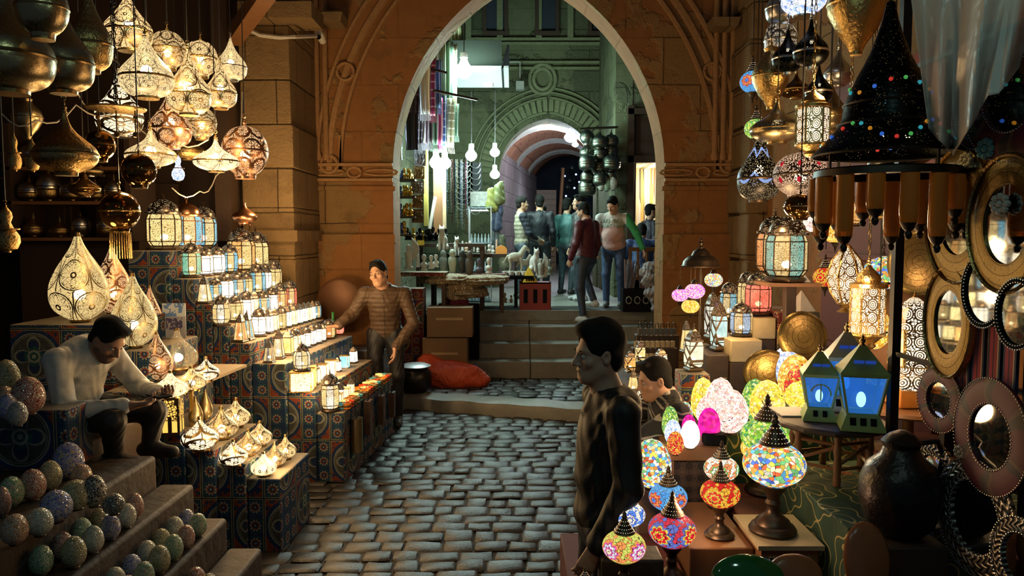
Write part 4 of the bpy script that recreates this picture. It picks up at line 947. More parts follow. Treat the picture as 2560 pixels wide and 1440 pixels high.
# giant teardrop lamps
for px,py,w,h,Y,mt_,lb in ((201,792,137,222,5.1,'pierced_giant','largest, with a flower rosette'),(283,765,92,172,5.6,'pierced_copper','second, behind the largest'),(337,868,110,186,5.2,'pierced_giant','third, behind the seated man\'s head'),(378,845,56,130,5.7,'pierced_copper','slim one beside the blue picture card')):
    put_thing(('te',mt_),mk_table('tear',mt_,lit=True),px,py,w,h,Y,'giant pierced teardrop lamp, '+lb,'lamp','giant teardrop lamps on the left',loc=(lambda a:(a.x,a.y,1.477 if px<300 else 1.288))(A(px,py,Y)))
put_thing('tc',mk_table('tear','pierced_copper'),395,950,74,122,5.0,'lit copper teardrop lamp with interlaced circles','lamp','copper lamps behind the shelf',z=1.066)
put_thing('bc',mk_table('bulb','clear_glass'),445,925,98,106,5.2,'clear glass onion lamp with dark script panel','lamp','copper lamps behind the shelf',z=1.08)
put_thing('cp',mk_table('squat','pierced_copper',lit=False),345,930,44,56,4.95,'small unlit copper bowl lamp by the giant teardrops','lamp','copper lamps behind the shelf',loc=(-2.5,4.95,1.066))
o=MB().box((0,0,.13),(.17,.006,.26)).build('picture_card','picture_sky',loc=(-2.555,5.72,1.283),rz=.1); tag(o,'blue sky picture card of a white mosque standing on the patterned cloth','picture')
# ----- stone steps with the seated man and the mosaic eggs -----
for x0,x1,z,y1,nm in ((-3.6,-1.95,.85,4.04 if 0 else 4.1,'highest'),(-1.95,-1.76,.68,4.13,'second'),(-1.76,-1.57,.50,4.1,'third'),(-1.57,-1.38,.33,4.1,'lowest')):
    o=st_('stair_step',MB().box(((x0+x1)/2,(2.2+y1)/2,z/2),(x1-x0-.004,y1-2.2,z)),'brown_step'); md=o.modifiers.new('b','BEVEL'); md.width=.02; md.segments=3
block('display_block','patterned cloth block at the left edge carrying large mosaic eggs',-3.1,-2.26,3.80,4.04,.852,1.17,g='near blocks',sk=0)
block('seat_block','dark block the man in the white shirt sits on',-3.0,-2.28,4.05,4.72,.0,.93,mt_='dark_wood',g='near blocks',sk=0,cat='seat')
BLU=(.03,.06,.28); RDD=(.22,.04,.025); OLV=(.16,.14,.03); GRN2=(.07,.20,.09); CRM=(.35,.34,.28); BLK=(.012,.01,.01); ORD=(.30,.12,.03)
nm={BLU:'dark blue',RDD:'dark red',OLV:'olive',GRN2:'green',CRM:'pale',BLK:'black',ORD:'orange brown'}
EG=[(72,1035,80,100,RDD,1.173),(20,1050,50,70,BLU,1.173),(45,1065,48,66,(.12,.13,.16),1.173),(18,985,64,92,OLV,1.173),(15,1012,40,50,ORD,1.173),
 (172,1195,76,96,BLU,.85),(127,1225,56,80,OLV,.85),(83,1250,64,84,RDD,.85),(30,1265,62,80,GRN2,.85),(205,1215,50,60,ORD,.85),(236,1265,60,84,BLK,.85),(190,1272,78,78,OLV,.85),(142,1303,80,84,BLU,.85),(100,1338,66,74,(.2,.25,.2),.85),(38,1360,66,82,ORD,.85),
 (8,1290,40,80,RDD,.85),(285,1285,54,56,BLK,.85),(337,1295,46,68,RDD,.68),(305,1320,44,56,RDD,.68),(257,1312,36,46,GRN2,.68),(225,1318,32,46,GRN2,.68),(282,1338,46,58,BLU,.68),(248,1355,46,58,OLV,.68),(192,1348,38,56,GRN2,.68),(222,1375,50,56,GRN2,.68),
 (370,1330,42,46,OLV,.68),(345,1345,40,50,GRN2,.68),(385,1350,40,54,GRN2,.50),(411,1325,46,50,CRM,.50),(415,1370,42,46,OLV,.50),(440,1358,42,54,(.3,.28,.25),.50),(466,1350,42,62,GRN2,.50),(355,1382,44,52,GRN2,.50),(320,1380,52,60,GRN2,.50),(388,1402,44,60,GRN2,.50),(290,1405,52,50,GRN2,.68),(315,1440,64,76,GRN2,.50)]
seen=[]; EG=[e for e in EG if e[5]>.8 or e[0] in (337,305,285)]
for i,(px,py,w,h,c,z) in enumerate(EG):
    lab=nm.get(c,'grey')+' mosaic glass egg, unlit, '
    if z>1.1: lab+='on the raised cloth block'
    else: lab+={.85:'on the highest stone step',.68:'on the second stone step',.50:'on the third stone step',.33:'on the lowest stone step'}[z]
    same=[e for e in seen if e[0]==lab]; seen.append((lab,i))
    if z<1:
        for zz,xa,xb in sorted(((.85,-3.6,-1.95),(.68,-1.95,-1.76),(.50,-1.76,-1.57),(.33,-1.57,-1.38)),key=lambda q:abs(q[0]-z)):
            if xa+.04<AZ(px,py,zz).x<xb-.02: z=zz; break
    lo=AZ(px,py,z+.003)
    q=['', ', nearer the seated man',', toward the left edge',', nearest the camera',', amid the pile',', between darker ones',', at the rim',', half hidden',', small',', beside a blue one',', behind the front row']
    put_thing('eggu',mk_egg('mosaic_unlit',False),px,py,w*.97,h*.97,4,lab+q[min(len(same),10)],'egg','unlit mosaic eggs heaped on the stone steps',c,loc=lo,rz=R.uniform(0,6))

cl_=[GRN2,CRM,OLV,BLU,GRN2,(.25,.28,.22),RDD,OLV]; ordn=['first','second','third','fourth','fifth','sixth','seventh','eighth','ninth','tenth','eleventh','twelfth']
for t_,(xc,z) in enumerate(((-1.855,.68),(-1.665,.50),(-1.475,.33))):
    for k in range((9,12,3)[t_]):
        Y=(3.56,3.90,3.55)[t_]-k*.072; x=xc+(.045 if k%2 else -.045)
        w=R.uniform(.084,.098)*S(Y)
        put_thing('eggu',mk_egg('mosaic_unlit',False),0,0,w,w*1.38,Y,'small %s mosaic egg, unlit, %s from the seated man along the %s stair'%(nm.get(cl_[(k+t_*3)%8],'grey'),ordn[k],('second','third','lowest')[t_]),'egg','unlit mosaic eggs heaped on the stone steps',cl_[(k+t_*3)%8],loc=(x,Y,z+.004),rz=R.uniform(0,6))
# ---------------- left: hanging lamps ----------------
ZC=4.62
for i,(k,mt_,metal,lit,px,py,w,h,Y,lab,cor) in enumerate((
 ('onion','pierced_off','old_brass',0,22,226,208,262,2.9,'huge unlit brass onion pendant cut by the left edge of the photo',1),
 ('onion','pierced_off','old_brass',0,160,228,140,215,3.15,'large unlit brass onion pendant right of the huge one',1),
 ('round','pierced_off','old_brass',0,108,94,118,140,2.9,'unlit brass globe pendant at the very top left',1),
 ('onion','brass','old_brass',0,226,176,104,200,3.4,'glossy amber-brown onion pendant beside the beam',1),
 ('flat','brass','old_brass',0,166,432,146,152,4.0,'wide flat unlit brass onion pendant above the dark door',1),
 ('gourd','brass','old_brass',0,38,426,46,86,4.4,'small unlit brass gourd pendant, left of the pair',1),
 ('gourd','brass','old_brass',0,82,428,48,76,4.4,'small unlit brass gourd pendant, right of the pair',1),
 ('round','gold_glass','old_brass',0,252,402,70,78,4.6,'dark amber glass globe pendant under the chained tray',1),
 ('round','gold_glass','old_brass',0,349,468,82,84,4.5,'dark shiny globe pendant with coloured reflections',1),
 ('flat','gold_glass','old_brass',0,212,490,74,62,4.9,'dark small onion pendant over the shelf of brassware',1),
 ('gourd','brass','old_brass',0,18,628,90,110,4.2,'unlit brass ewer-like pendant at the left edge by the door',1),
 ('urn','pierced_off','old_brass',0,70,345,70,100,5.2,'unlit brass urn hanging in the dark above the gourds',1),
 ('onion','pierced_lit','brass',1,322,124,112,138,5.2,'lit arabesque pendant at the top of the bright cluster',1),
 ('onion','pierced_fine','brass',1,368,242,126,150,5.0,'lit smooth brass pendant with fine mesh lower half',1),
 ('round','pierced_scale','brass',1,420,172,88,92,5.5,'lit egg-shaped pendant with fish-scale piercing, upper cluster',1),
 ('round','pierced_lit','brass',1,503,192,80,88,5.6,'lit tall oval pendant with interlaced circles',1),
 ('onion','pierced_fine','silver',1,578,200,76,98,5.9,'pale silver lit pendant at the right end of the cluster',1),
 ('onion','pierced_lit','brass',1,473,284,106,150,5.4,'lit dark-filigree onion pendant in the middle of the cluster',1),
 ('onion','pierced_lit','brass',1,553,270,76,112,5.9,'lit yellow onion pendant behind the middle one',1),
 ('onion','pierced_copper','copper',1,427,367,100,140,5.2,'lit copper onion pendant hanging low',1),
 ('round','pierced_scale','brass',1,505,347,72,78,5.9,'lit bright fish-scale globe right of the copper pendant',1),
 ('flat','pierced_fine','brass',1,378,416,120,90,5.4,'lit wide flat pendant left of the copper one',1),
 ('flat','brass','brass',0,470,397,78,62,5.8,'plain unlit flat brass pendant behind the copper one',1),
 ('flat','pierced_bright','brass',1,541,427,108,78,5.7,'brightest flat pendant low on the right of the cluster',1),
 ('round','pierced_copper','copper',1,614,442,112,126,5.6,'big copper globe pendant before the stone pier',1),
 ('onion','pierced_white','silver',1,300,338,110,150,5.7,'pale lit pendant behind the chained tray',1),
 ('gourd','mosaic_bluewhite','dark_metal',0,446,452,46,62,5.9,'small dark blue mosaic vase pendant under the flat lamps',1),
 ('flat','brass','silver',0,225,440,60,40,6.4,'silvery pendant above the shelf of brassware',1))):
    o=put_thing(('pd',k,mt_,metal,lit),mk_pendant(k,mt_,metal,lit),px,py,w,h,Y,lab,'pendant lamp','lit pendants of the left cluster' if lit else 'unlit brass pendants on the left',cord=ZC)
put_thing('tassel',mk_pendant('round','gold_glass','brass',0,True),301,578,94,100,4.6,'polished bronze globe pendant with a long brass tassel','pendant lamp','unlit brass pendants on the left',cord=ZC)
# tray on a chain
a=A(290,272,4.5); e=thing('hanging_tray','flat brass tray hung on a dark chain with small ornaments below','tray',a)
MB().lathe([(.02,-.006),(.16,-.004),(.165,.004),(.15,.006),(.02,.004)],32).build('plate','brass',e)
m=MB()
for i in range(44):
    z=.02+i*.045; m.tube([((.012 if i%2 else .002)*math.cos(t),(.002 if i%2 else .012)*math.cos(t),z+.026*math.sin(t)) for t in np.linspace(0,2*PI,9)[:-1]],.0035,4,True)
m.build('chain','iron',e)
for i,x in enumerate((-.11,0,.11)): MB().tube([(x,0,-.01),(x,0,-.14)],.004,5).ball((x,0,-.05),.012,8).ball((x,0,-.15),.018,8).build('ornament','old_brass',e)
# tangled flex between the lamps, small lamp holders
for i,(p,lb) in enumerate(((((195,235,5.5),(240,262,5.5),(330,300,5.5),(420,345,5.5),(520,350,5.6)),'grey flex looping behind the left cluster'),(((430,470,6.0),(500,478,6.0),(540,440,6.0),(600,330,6.2),(606,230,6.4)),'white flex running to the copper globe'),(((0,280,4.6),(90,300,4.6),(190,262,4.8),(300,275,5)),'thin dark wire above the gourd pendants'))):
    P=[A(*q) for q in p]; Q=[]
    for u,v in zip(P,P[1:]): Q+=[u.lerp(v,t)-Vector((0,0,.06*math.sin(PI*t))) for t in (0,.25,.5,.75)]
    tag(MB().tube(Q+[P[-1]],.005,5).build('electric_cable','cord'),lb,'cable')
# shelf of brassware against the dark wall
e=thing('shelf_unit','brown shelf unit holding small brass vases against the dark wall','shelf',(-4.15,7.3,0))
m=MB(); m.box((0,.25,1.0),(1.15,.5,2.0)); m.box((-.56,.1,2.55),(.05,.5,1.1)).box((.56,.1,2.55),(.05,.5,1.1)); m.build('cabinet','dark_wood',e)
for z in (2.02,2.36,2.68): MB().box((0,.1,z),(1.15,.5,.03)).build('shelf_board','wood',e)
k=0
for z,xs in ((2.04,(-.4,-.15,.05,.3)),(2.38,(-.42,-.24,-.02,.2,.38)),(2.70,(-.4,-.18,.04,.26))):
    for x in xs:
        k+=1; kind='onion' if k%3 else 'round'
        put_thing(('sv',kind),mk_pendant(kind,'silver' if kind=='round' else 'brass','old_brass',0),0,0,R.uniform(44,56),R.uniform(44,66),7.2,'small unlit brass %s vase, number %d from the left on the %s shelf'%('pointed' if kind=='onion' else 'round',xs.index(x)+1,{2.04:'lower',2.38:'middle',2.70:'upper'}[z]),'vase','brassware on the dark shelf',loc=(-4.15+x,7.25,z+.012),name='brass_vase')
put_thing(('sv2'),mk_table('squat','copper','copper',False),612,562,62,52,7.0,'shiny copper onion lamp standing on the amber lanterns','lamp','copper lamps',loc=A(612,560,7.2))
# security camera, conduit, brackets on the pier
e=thing('security_camera','white bullet security camera under the stone bracket','camera',A(802,92,8.9))
MB().lathe([(.03,-.09),(.042,-.09),(.045,.06),(.03,.08)],16,M=Matrix.Rotation(PI/2-.3,3,'X')).build('camera_body','white_paper',e); MB().lathe([(.028,0),(.02,.02),(.001,.02)],12,(0,-.10,-.03),M=Matrix.Rotation(PI/2,3,'X')).build('lens','black',e)
P=[A(610,68,8.05),A(650,88,8.05),A(700,94,8.05),A(735,92,8.05),A(790,90,8.75)]
tag(MB().tube(P,.022,6).build('conduit_pipe','white_paper'),'white conduit sagging across the pier to the camera','pipe')
tag(MB().tube([A(608,215,7.0),A(607,330,6.0)],.004,4).build('hanging_wire','dark_cord'),'thin wire in front of the stone pier','wire')
e=st_('trim_bracket_left',MB().box(A(832,50,9.0),(.24,.3,.12),top=(1.2,1)),'stone'); e=st_('trim_bracket_right',MB().box(A(1808,62,9.0),(.26,.3,.10),top=(1.2,1)),'stone')
st_('beam_4',MB().box(A(690,52,7.9)+Vector((0,.2,.1)),(.75,.5,.16)),'stone')
# big round tray on the pier, bottle, pot, tarpaulin, boxes
e=thing('round_tray','big dark round copper tray leaning on the wall behind the candle step','tray',A(850,755,8.6),0)
MB().lathe([(.001,0),(.22,.0),(.25,-.02),(.262,-.03),(.27,-.01),(.24,.02),(.001,.015)],48,M=Matrix.Rotation(PI/2+.06,3,'X')).build('tray_dish','dull_copper',e,ang=60)
st_('trim_table_back',MB().box((-1.9,8.45,.35),(1.0,.5,.9)),'dark_wood')
a=A(833,828,7.85); a.z=1.003; e=thing('bottle','green glass bottle standing between lanterns and man','bottle',a)
MB().lathe([(.001,0),(.033,.0),(.035,.02),(.035,.13),(.014,.19),(.013,.25),(.016,.26),(.001,.262)],16).build('bottle_glass','bottle_green',e); MB().lathe([(.0355,.03),(.0355,.10)],16).build('label','gold_label',e)
# ---------------- right: stands ----------------
def rblock(label,x0,x1,y0,y1,z0,z1,mt_,name='display_block',cat='display block',g='display blocks of the right stand'):
    o=MB().box((0,0,(z1-z0)/2),(x1-x0,y1-y0,z1-z0)).build(name,mt_,loc=((x0+x1)/2,(y0+y1)/2,z0)); md=o.modifiers.new('b','BEVEL'); md.width=.008; md.segments=2
    return tag(o,label,cat,g)
rblock('dark red low box carrying the star flower mosaic lamp',.25,.79,3.2,3.855,0,.51,'red_wood'); rblock('dark plinth in front of the hooded man',.16,.60,2.36,2.70,0,.80,'dark_wood'); rblock('small dark riser between plinth and hooded man',.33,.56,2.72,2.86,0,.86,'dark_wood')
rblock('brown box under the red flower mosaic lamp',.80,1.09,3.33,3.93,0,.65,'wood')
rblock('brown block carrying the green mosaic lamp',1.14,1.375,3.62,4.0,0,.65,'red_wood'); rblock('brown block behind the carved stool',1.14,1.62,4.01,4.3,0,.65,'red_wood')
rblock('small box under the tall mosaic egg',.62,.80,3.88,4.14,0,.728,'cardboard')
o=rblock('wooden table of lit mosaic eggs with a lattice panel',.81,1.14,3.95,4.205,.86,.94,'wood',name='egg_table',cat='table')
for x in (.84,1.11):
    for y in (3.98,4.175): MB().box((x-.975,y-4.0775,-.43),(.04,.04,.86)).build('leg','wood',o)
MB().box((0,-.10,-.16),(.26,.012,.30)).build('lattice_panel','lattice',o)
rblock('green cloth ledge under the yellow eggs',1.145,1.56,4.22,4.85,0,.94,'green_cloth'); rblock('green cloth ledge under the big white and orange eggs',1.565,2.05,4.30,5.0,0,1.03,'green_cloth')
rblock('podium draped in green patterned cloth below the stool',1.38,2.35,3.05,4.0,0,.85,'green_cloth'); rblock('low brown plinth at the bottom right',1.15,1.5,2.6,3.04,0,.35,'red_wood')
# cabinet with a little window
e=thing('small_cabinet','small cream cabinet with a glass window under the big mosaic lamp','cabinet',(1.22,3.42,0))
MB().box((0,0,.34),(.25,.34,.68)).build('body','wood',e); MB().box((0,0,.69),(.29,.38,.02)).build('cabinet_top','cream_box',e)
m=MB()
for q in (-1,1): m.box((q*.085,-.175,.55),(.012,.012,.19)); m.box((0,-.175,.55+q*.09),(.18,.012,.012))
m.build('window_frame','pale_wood',e); MB().box((0,-.171,.55),(.165,.004,.17)).build('window_glass','dim_glass',e)
# mosaic table lamps
def globe(px,py,w,zb,mt_,lab):
    Y=(CZ-zb)*F/((py-590)+1.125*w); s=w/S(Y)/.26; base=A(px,py,Y); 
    put_thing(('gl',mt_),mk_globe(mt_),0,0,w,.5*s*S(Y),Y,lab,'table lamp','mosaic table lamps on the right stand',loc=(base.x,base.y,zb+.002),rz=R.uniform(-.4,.4))
for a in ((1935,1170,156,.70,'mosaic_multi','big multicoloured mosaic globe lamp on the small cabinet'),(1917,1098,130,.65,'mosaic_green','green and yellow mosaic globe lamp behind the big one'),(1900,1130,96,.65,'mosaic_amber','orange mosaic globe lamp between the green and the big one'),
 (1680,1342,122,.51,'flower_star','red mosaic globe lamp with a star flower, nearest the hooded man'),(1670,1256,98,.51,'flower_blue','blue and orange mosaic globe lamp behind the star lamp'),(1572,1302,84,.86,'flower_white','white globe lamp with blue zigzags beside the hooded man'),
 (1560,1386,112,.80,'flower_purple','purple and yellow mosaic globe lamp lowest by the hooded man'),(1800,1246,100,.65,'flower_red','red globe lamp with yellow daisies on the brown box'),(1803,1182,88,.65,'flower_green','green and white mosaic globe lamp behind the daisy lamp'),(1462,1490,60,.80,'mosaic_amber','small lamp showing only its cap at the bottom edge')): globe(*a)
# lit eggs
for px,py,w,h,z,mt_,lab in ((1757,1052,60,112,.94,'mosaic_yellow','yellow and white, back left of the table'),(1800,1068,78,128,.94,'mosaic_pinkwhite','pale pink, tallest in the middle'),(1823,1080,92,112,.94,'mosaic_pinkwhite','pink and cream, large, right of the magenta one'),(1772,1068,64,82,.94,'mosaic_pinkwhite','cream, behind the magenta one'),
 (1772,1100,56,84,.94,'mosaic_magenta','plain magenta'),(1725,1120,48,72,.94,'mosaic_white','glowing white on a tiny stand'),(1688,1136,42,60,.94,'mosaic_red','red, nearest the left corner'),(1675,1096,42,84,.94,'mosaic_green','green and white, back left corner'),(1682,1112,42,66,.94,'mosaic_bluewhite','white and blue, between red and green'),(1712,1066,40,64,.94,'mosaic_multi','dark multicoloured'),(1722,1092,36,58,.94,'mosaic_magenta','dark magenta, small'),
 (1887,1050,68,106,.94,'mosaic_green','green with a red band, on the green ledge'),(1917,1064,86,118,.94,'mosaic_yellow','golden yellow, on the green ledge'),(1966,990,90,128,1.03,'mosaic_bluewhite','big white and blue, farthest on the right ledge'),(1988,1002,86,120,1.03,'mosaic_amber','big orange, before the white one'),(2003,1012,84,104,1.03,'mosaic_red','big red, before the orange one'),(1995,1022,66,70,1.03,'mosaic_yellow','yellow, before the red one'),
 (1628,1216,100,124,.728,'mosaic_multi','tall multicoloured, on a box beside the hooded man'),(2120,930,70,90,1.03,'mosaic_amber','orange, behind the blue lanterns')):
    put_thing(('egg',mt_),mk_egg(mt_),px,py,w,h,4,'lit mosaic egg lamp, '+lab,'egg lamp','lit mosaic eggs on the right stand',z=z+.009,rz=R.uniform(0,6))
put_thing(('egg','mosaic_amber'),mk_egg('mosaic_amber'),1632,1140,62,90,4.3,'lit orange mosaic egg peeping over the tall one','egg lamp','lit mosaic eggs on the right stand',loc=A(1632,1140,4.25))
rblock('cardboard box behind the tall mosaic egg',.70,.805,4.16,4.4,0,A(1632,1140,4.25).z-.008,'cardboard')
o=rblock('little black box under the magenta egg',1.02,1.135,3.955,4.03,.942,1.0,'black')
# carved stool with plank top
e=thing('carved_stool','brown turned-leg stool table carrying the blue glass lanterns','table',(1.60,3.76,.852))
MB().lathe([(.27,.255),(.275,.262),(.275,.275),(.262,.282)],12,ph=.2).build('table_top','dark_wood',e,ang=20)
for i in range(6):
    a=2*PI*i/6+.3; MB().lathe([(.017,0),(.02,.03),(.016,.05),(.021,.1),(.014,.13),(.021,.17),(.016,.2),(.02,.255)],10,(.19*math.cos(a),.19*math.sin(a),0)).build('leg','wood',e)
m=MB()
for i in range(6):
    a=2*PI*i/6+.3; b=2*PI*(i+1)/6+.3; p,q=Vector((.19*math.cos(a),.19*math.sin(a),0)),Vector((.19*math.cos(b),.19*math.sin(b),0)); u=Vector((0,0,1))
    for z0,z1 in ((.08,.08),(.2,.2),(.10,.19)): m.tube([p+u*z0,q+u*z1],.009,6)
m.build('stretchers','wood',e)
o=MB().box((0,0,.004),(.16,.2,.006)).build('wrapping_paper','white_paper'); o.location=(1.45,3.9,1.135); tag(o,'crumpled sheet lying on the stool among cables','paper')
# green framed lanterns with blue glass
def blue_lantern(px,py,w,h,Y,lab,arch,metal='paint_green'):
    b=A(px,py,Y); b.z=1.137; e=thing('glass_lantern',lab,'lantern',b,-.28,'blue glass lanterns on the stool'); s=S(Y); W=w/s; H=h/s
    ph=PI/4; q=W*.72
    MB().lathe([(q*.86,0),(q*.86,H*.03),(q*.62,H*.17)],4,ph=ph).build('base',metal,e)
    m=MB()
    for i in range(3 if not arch else 2):
        x=(i-1)*W*.2 if not arch else (i-.5)*W*.24; m.box((x,-q*.53,H*.10),(W*.12,.004,H*.08),M=Matrix.Rotation(-.35,3,'X'))
    m.build('base_openings','black',e)
    P=[(q*.56,H*.17),(q*.86,H*.58)]; MB().lathe(P,4,ph=ph).build('glass_panes','blue_glass',e,ang=10)
    m=MB()
    for i in range(4):
        a=i*PI/2+ph; m.tube([((r+.004)*math.cos(a),(r+.004)*math.sin(a),z) for r,z in P],W*.035,4)
    for r,z in P: m.tube([(r*math.cos(i*PI/2+ph),r*math.sin(i*PI/2+ph),z) for i in range(4)],W*.03,4,True)
    if arch:
        for t in np.linspace(0,PI,9)[:-1]:
            m.box((W*.25*math.cos(t),-q*.53,H*.36+W*.25*math.sin(t)),(W*.04,.008,W*.09),M=Matrix.Rotation(-t,3,'Y'))
        m.box((0,-q*.53,H*.42),(W*.03,.008,H*.3))
    m.build('frame',metal,e)
    MB().lathe([(q*.93,H*.58),(q*.95,H*.61),(q*.80,H*.65),(q*.15,H*.87),(q*.10,H*.88)],4,ph=ph).build('roof',metal,e,ang=20)
    m=MB(); finial(m,H*.87,H*.075); m.build('finial','old_brass',e); m=MB()
    for x in (-.07,.07):
        m.box((x*W*1.6,-q*.42,H*.70),(W*.2,.006,H*.10),M=Matrix.Rotation(.75,3,'X'))
    m.build('roof_openings','blue_glow',e)
    MB().ball((0,0,H*.30),W*.10,14,W*.17).build('bulb','glow_blue',e); return e
blue_lantern(2046,1055,92,195,3.76,'smaller green-framed lantern with dark blue arched panes',True); blue_lantern(2150,1078,118,240,3.58,'largest green-framed lantern with bright blue glass',False); blue_lantern(2112,1030,100,225,3.97,'pale-framed blue lantern behind the largest one',False,'pale_metal')
# brass standing and hanging lanterns
def screen_lantern(px,py,w,h,Y,n,lab,hang,shape=0):
    b=A(px,py,Y); s=S(Y); W=w/s/2; H=h/s; e=thing('brass_lantern',lab,'lantern',b,.25,'tall pierced brass lanterns'); ph=PI/n
    if shape==0:
        P=[(W*.92,H*.22),(W*.92,H*.62)]; MB().lathe([(W*1.2,0),(W*1.2,H*.03),(W*.95,H*.10),(W*.8,H*.12),(W,H*.22)],n,ph=ph).build('base','screen_white',e,ang=10)
        MB().lathe(P,n,ph=ph).build('screen_panels','screen_white',e,ang=10); MB().lathe([(W*1.02,H*.62),(W*1.0,H*.65),(W*.93,H*.72),(W*.65,H*.84),(W*.2,H*.93),(W*.1,H*.94)],n,ph=ph).build('roof','screen_white',e,ang=10)
    elif shape==1:
        P=[(W*.9,H*.17),(W*.9,H*.66)]; MB().lathe([(W*.3,0),(W*.5,H*.03),(W*.4,H*.06),(W*.8,H*.13),(W*1.0,H*.15),(W*1.0,H*.17)],20).build('base','brass',e)
        MB().lathe(P,n,ph=ph).build('screen_panels','screen_white',e,ang=10); MB().lathe([(W*1.0,H*.66),(W*.98,H*.70),(W*.62,H*.72),(W*.66,H*.75),(W*.55,H*.80),(W*.18,H*.87),(W*.10,H*.9)],28,lobe=.05,nl=14).build('roof','brass',e)
    else:
        P=[(W*.35,H*.12),(W*.75,H*.28),(W*1.0,H*.48),(W*.72,H*.72),(W*.15,H*.92)]; MB().lathe([(W*.45,0),(W*.2,H*.05),(W*.35,H*.12)],n,ph=ph).build('base','brass',e); MB().lathe(P,n,ph=ph).build('screen_panels','screen_white',e,ang=10)
    m=MB()
    for i in range(n): a=2*PI*i/n+ph; m.tube([(r*1.02*math.cos(a),r*1.02*math.sin(a),z) for r,z in P],W*.07,5)
    for r,z in (P[0],P[-1]): m.tube([(r*1.02*math.cos(2*PI*i/n+ph),r*1.02*math.sin(2*PI*i/n+ph),z) for i in range(n)],W*.06,5,True)
    m.build('frame','brass',e); m=MB(); finial(m,H*.91,H*.05); m.build('finial','brass',e); MB().ball((0,0,H*.38),.03,10).build('bulb','glow_warm',e)
    if hang:
        m=MB()
        for i in range(int(hang/.05)): z=H+.03+i*.045; m.tube([((.010 if i%2 else .002)*math.cos(t),(.002 if i%2 else .010)*math.cos(t),z+.026*math.sin(t)) for t in np.linspace(0,2*PI,9)[:-1]],.003,4,True)
        m.build('chain','old_brass',e)
    return e
screen_lantern(2278,966,116,240,4.2,6,'tall square-roofed brass lantern standing on an orange box',0)
screen_lantern(2166,872,88,235,4.35,6,'round brass lantern hanging by a chain, three ring screens',2.3,1); screen_lantern(2112,780,90,180,4.8,6,'diamond-shaped brass lantern hanging behind the round one',2.4,2); screen_lantern(2030,392,84,180,4.6,6,'silvery arched lantern hanging lit above the eight-sided lanterns',1.0,1)
a=A(2278,966,4.2); rblock('orange box under the tall brass lantern',a.x-.11,a.x+.11,4.1,4.32,a.z-.105,a.z-.003,'orange_plain')
e=thing('side_table','round brown table behind the stool carrying the orange box','table',(a.x,4.22,0)); MB().lathe([(.30,a.z-.135),(.31,a.z-.125),(.30,a.z-.108)],28).build('table_top','wood',e); MB().lathe([(.2,0.852),(.03,.9),(.03,a.z-.135)],12).build('pedestal','wood',e)
rblock('red-brown base cabinet under the round table',2.0,2.6,4.02,4.6,0,.85,'red_wood',cat='cabinet',name='base_cabinet')
# trays and plates
def plate(px,py,w,h,Y,mt_,lab,yaw=0,tilt=.15,name='metal_tray',ring=False):
    s=S(Y); r=h/s/2; a=A(px,py,Y); e=thing(name,lab,'tray',a,yaw,'metal trays on the right'); kx=max(.3,(w/h)/max(.2,math.cos(yaw)))
    Q=[(.001,.0),(r*.78,.0),(r*.84,-.012),(r*.97,-.018),(r,-.014),(r*.98,-.005),(r*.8,.008),(.001,.008)]
    if ring: Q=[(r*.5,-.01),(r*.55,-.02),(r*.8,-.03),(r*.97,-.018),(r,-.008),(r*.9,.004),(r*.5,.004),(r*.5,-.01)]
    o=MB().lathe(Q,48,M=Matrix.Rotation(PI/2-tilt,3,'X')).build('tray_dish',mt_,e,ang=60); o.scale=(kx,1,1)
    if ring: q=MB().lathe([(.001,0),(r*.52,0),(.001,.004)],40,M=Matrix.Rotation(PI/2-tilt,3,'X')).build('mirror_glass','mirror',e); q.scale=(kx,1,1)
    return e
plate(2008,842,126,130,4.72,'damascene','round engraved brass tray standing beside the white pyramid'); plate(1922,932,128,118,4.7,'damascene','round brass tray low behind the yellow eggs')
plate(2240,830,120,230,4.6,'dull_copper','dark copper embossed tray behind the round lantern',-.9); plate(2298,655,110,170,4.4,'damascene','dull brass tray on the wall above the copper one',-.8); plate(2215,505,110,90,4.6,'damascene','brass plate partly behind the amber glasses',-.4)
plate(2275,370,120,90,4.4,'dull_copper','red copper embossed tray above the ring of glasses',-.3)
plate(2172,1400,130,190,2.75,'terracotta','tall terracotta tray leaning at the bottom edge',.2,.2); plate(2310,1425,80,110,2.9,'terracotta','smaller terracotta tray leaning right of the tall one',.1,.2); plate(1990,1440,150,110,2.6,'terracotta','brown tray rim at the bottom edge',.1,.4)
o=plate(1872,1445,190,120,2.55,'bottle_green','round greenish glass dish at the bottom edge',0,.5)
# pierced brass cylinders
for px,py,w,h,Y,lb in ((1870,975,64,86,5.3,'taller, before the round tray'),(1800,985,60,48,5.1,'lower, left of the taller one')):
    a=A(px,py,Y); s=S(Y); e=thing('pierced_cylinder','gold pierced metal cylinder, '+lb,'cylinder',a,0,'pierced cylinders'); MB().lathe([(w/s/2,0),(w/s/2,h/s),(w/s/2*.95,h/s),(w/s/2*.95,.01)],32).build('tube_wall','damascene',e); MB().lathe([(w/s/2*1.03,h/s-.01),(w/s/2*1.03,h/s)],32).build('rim','brass',e)
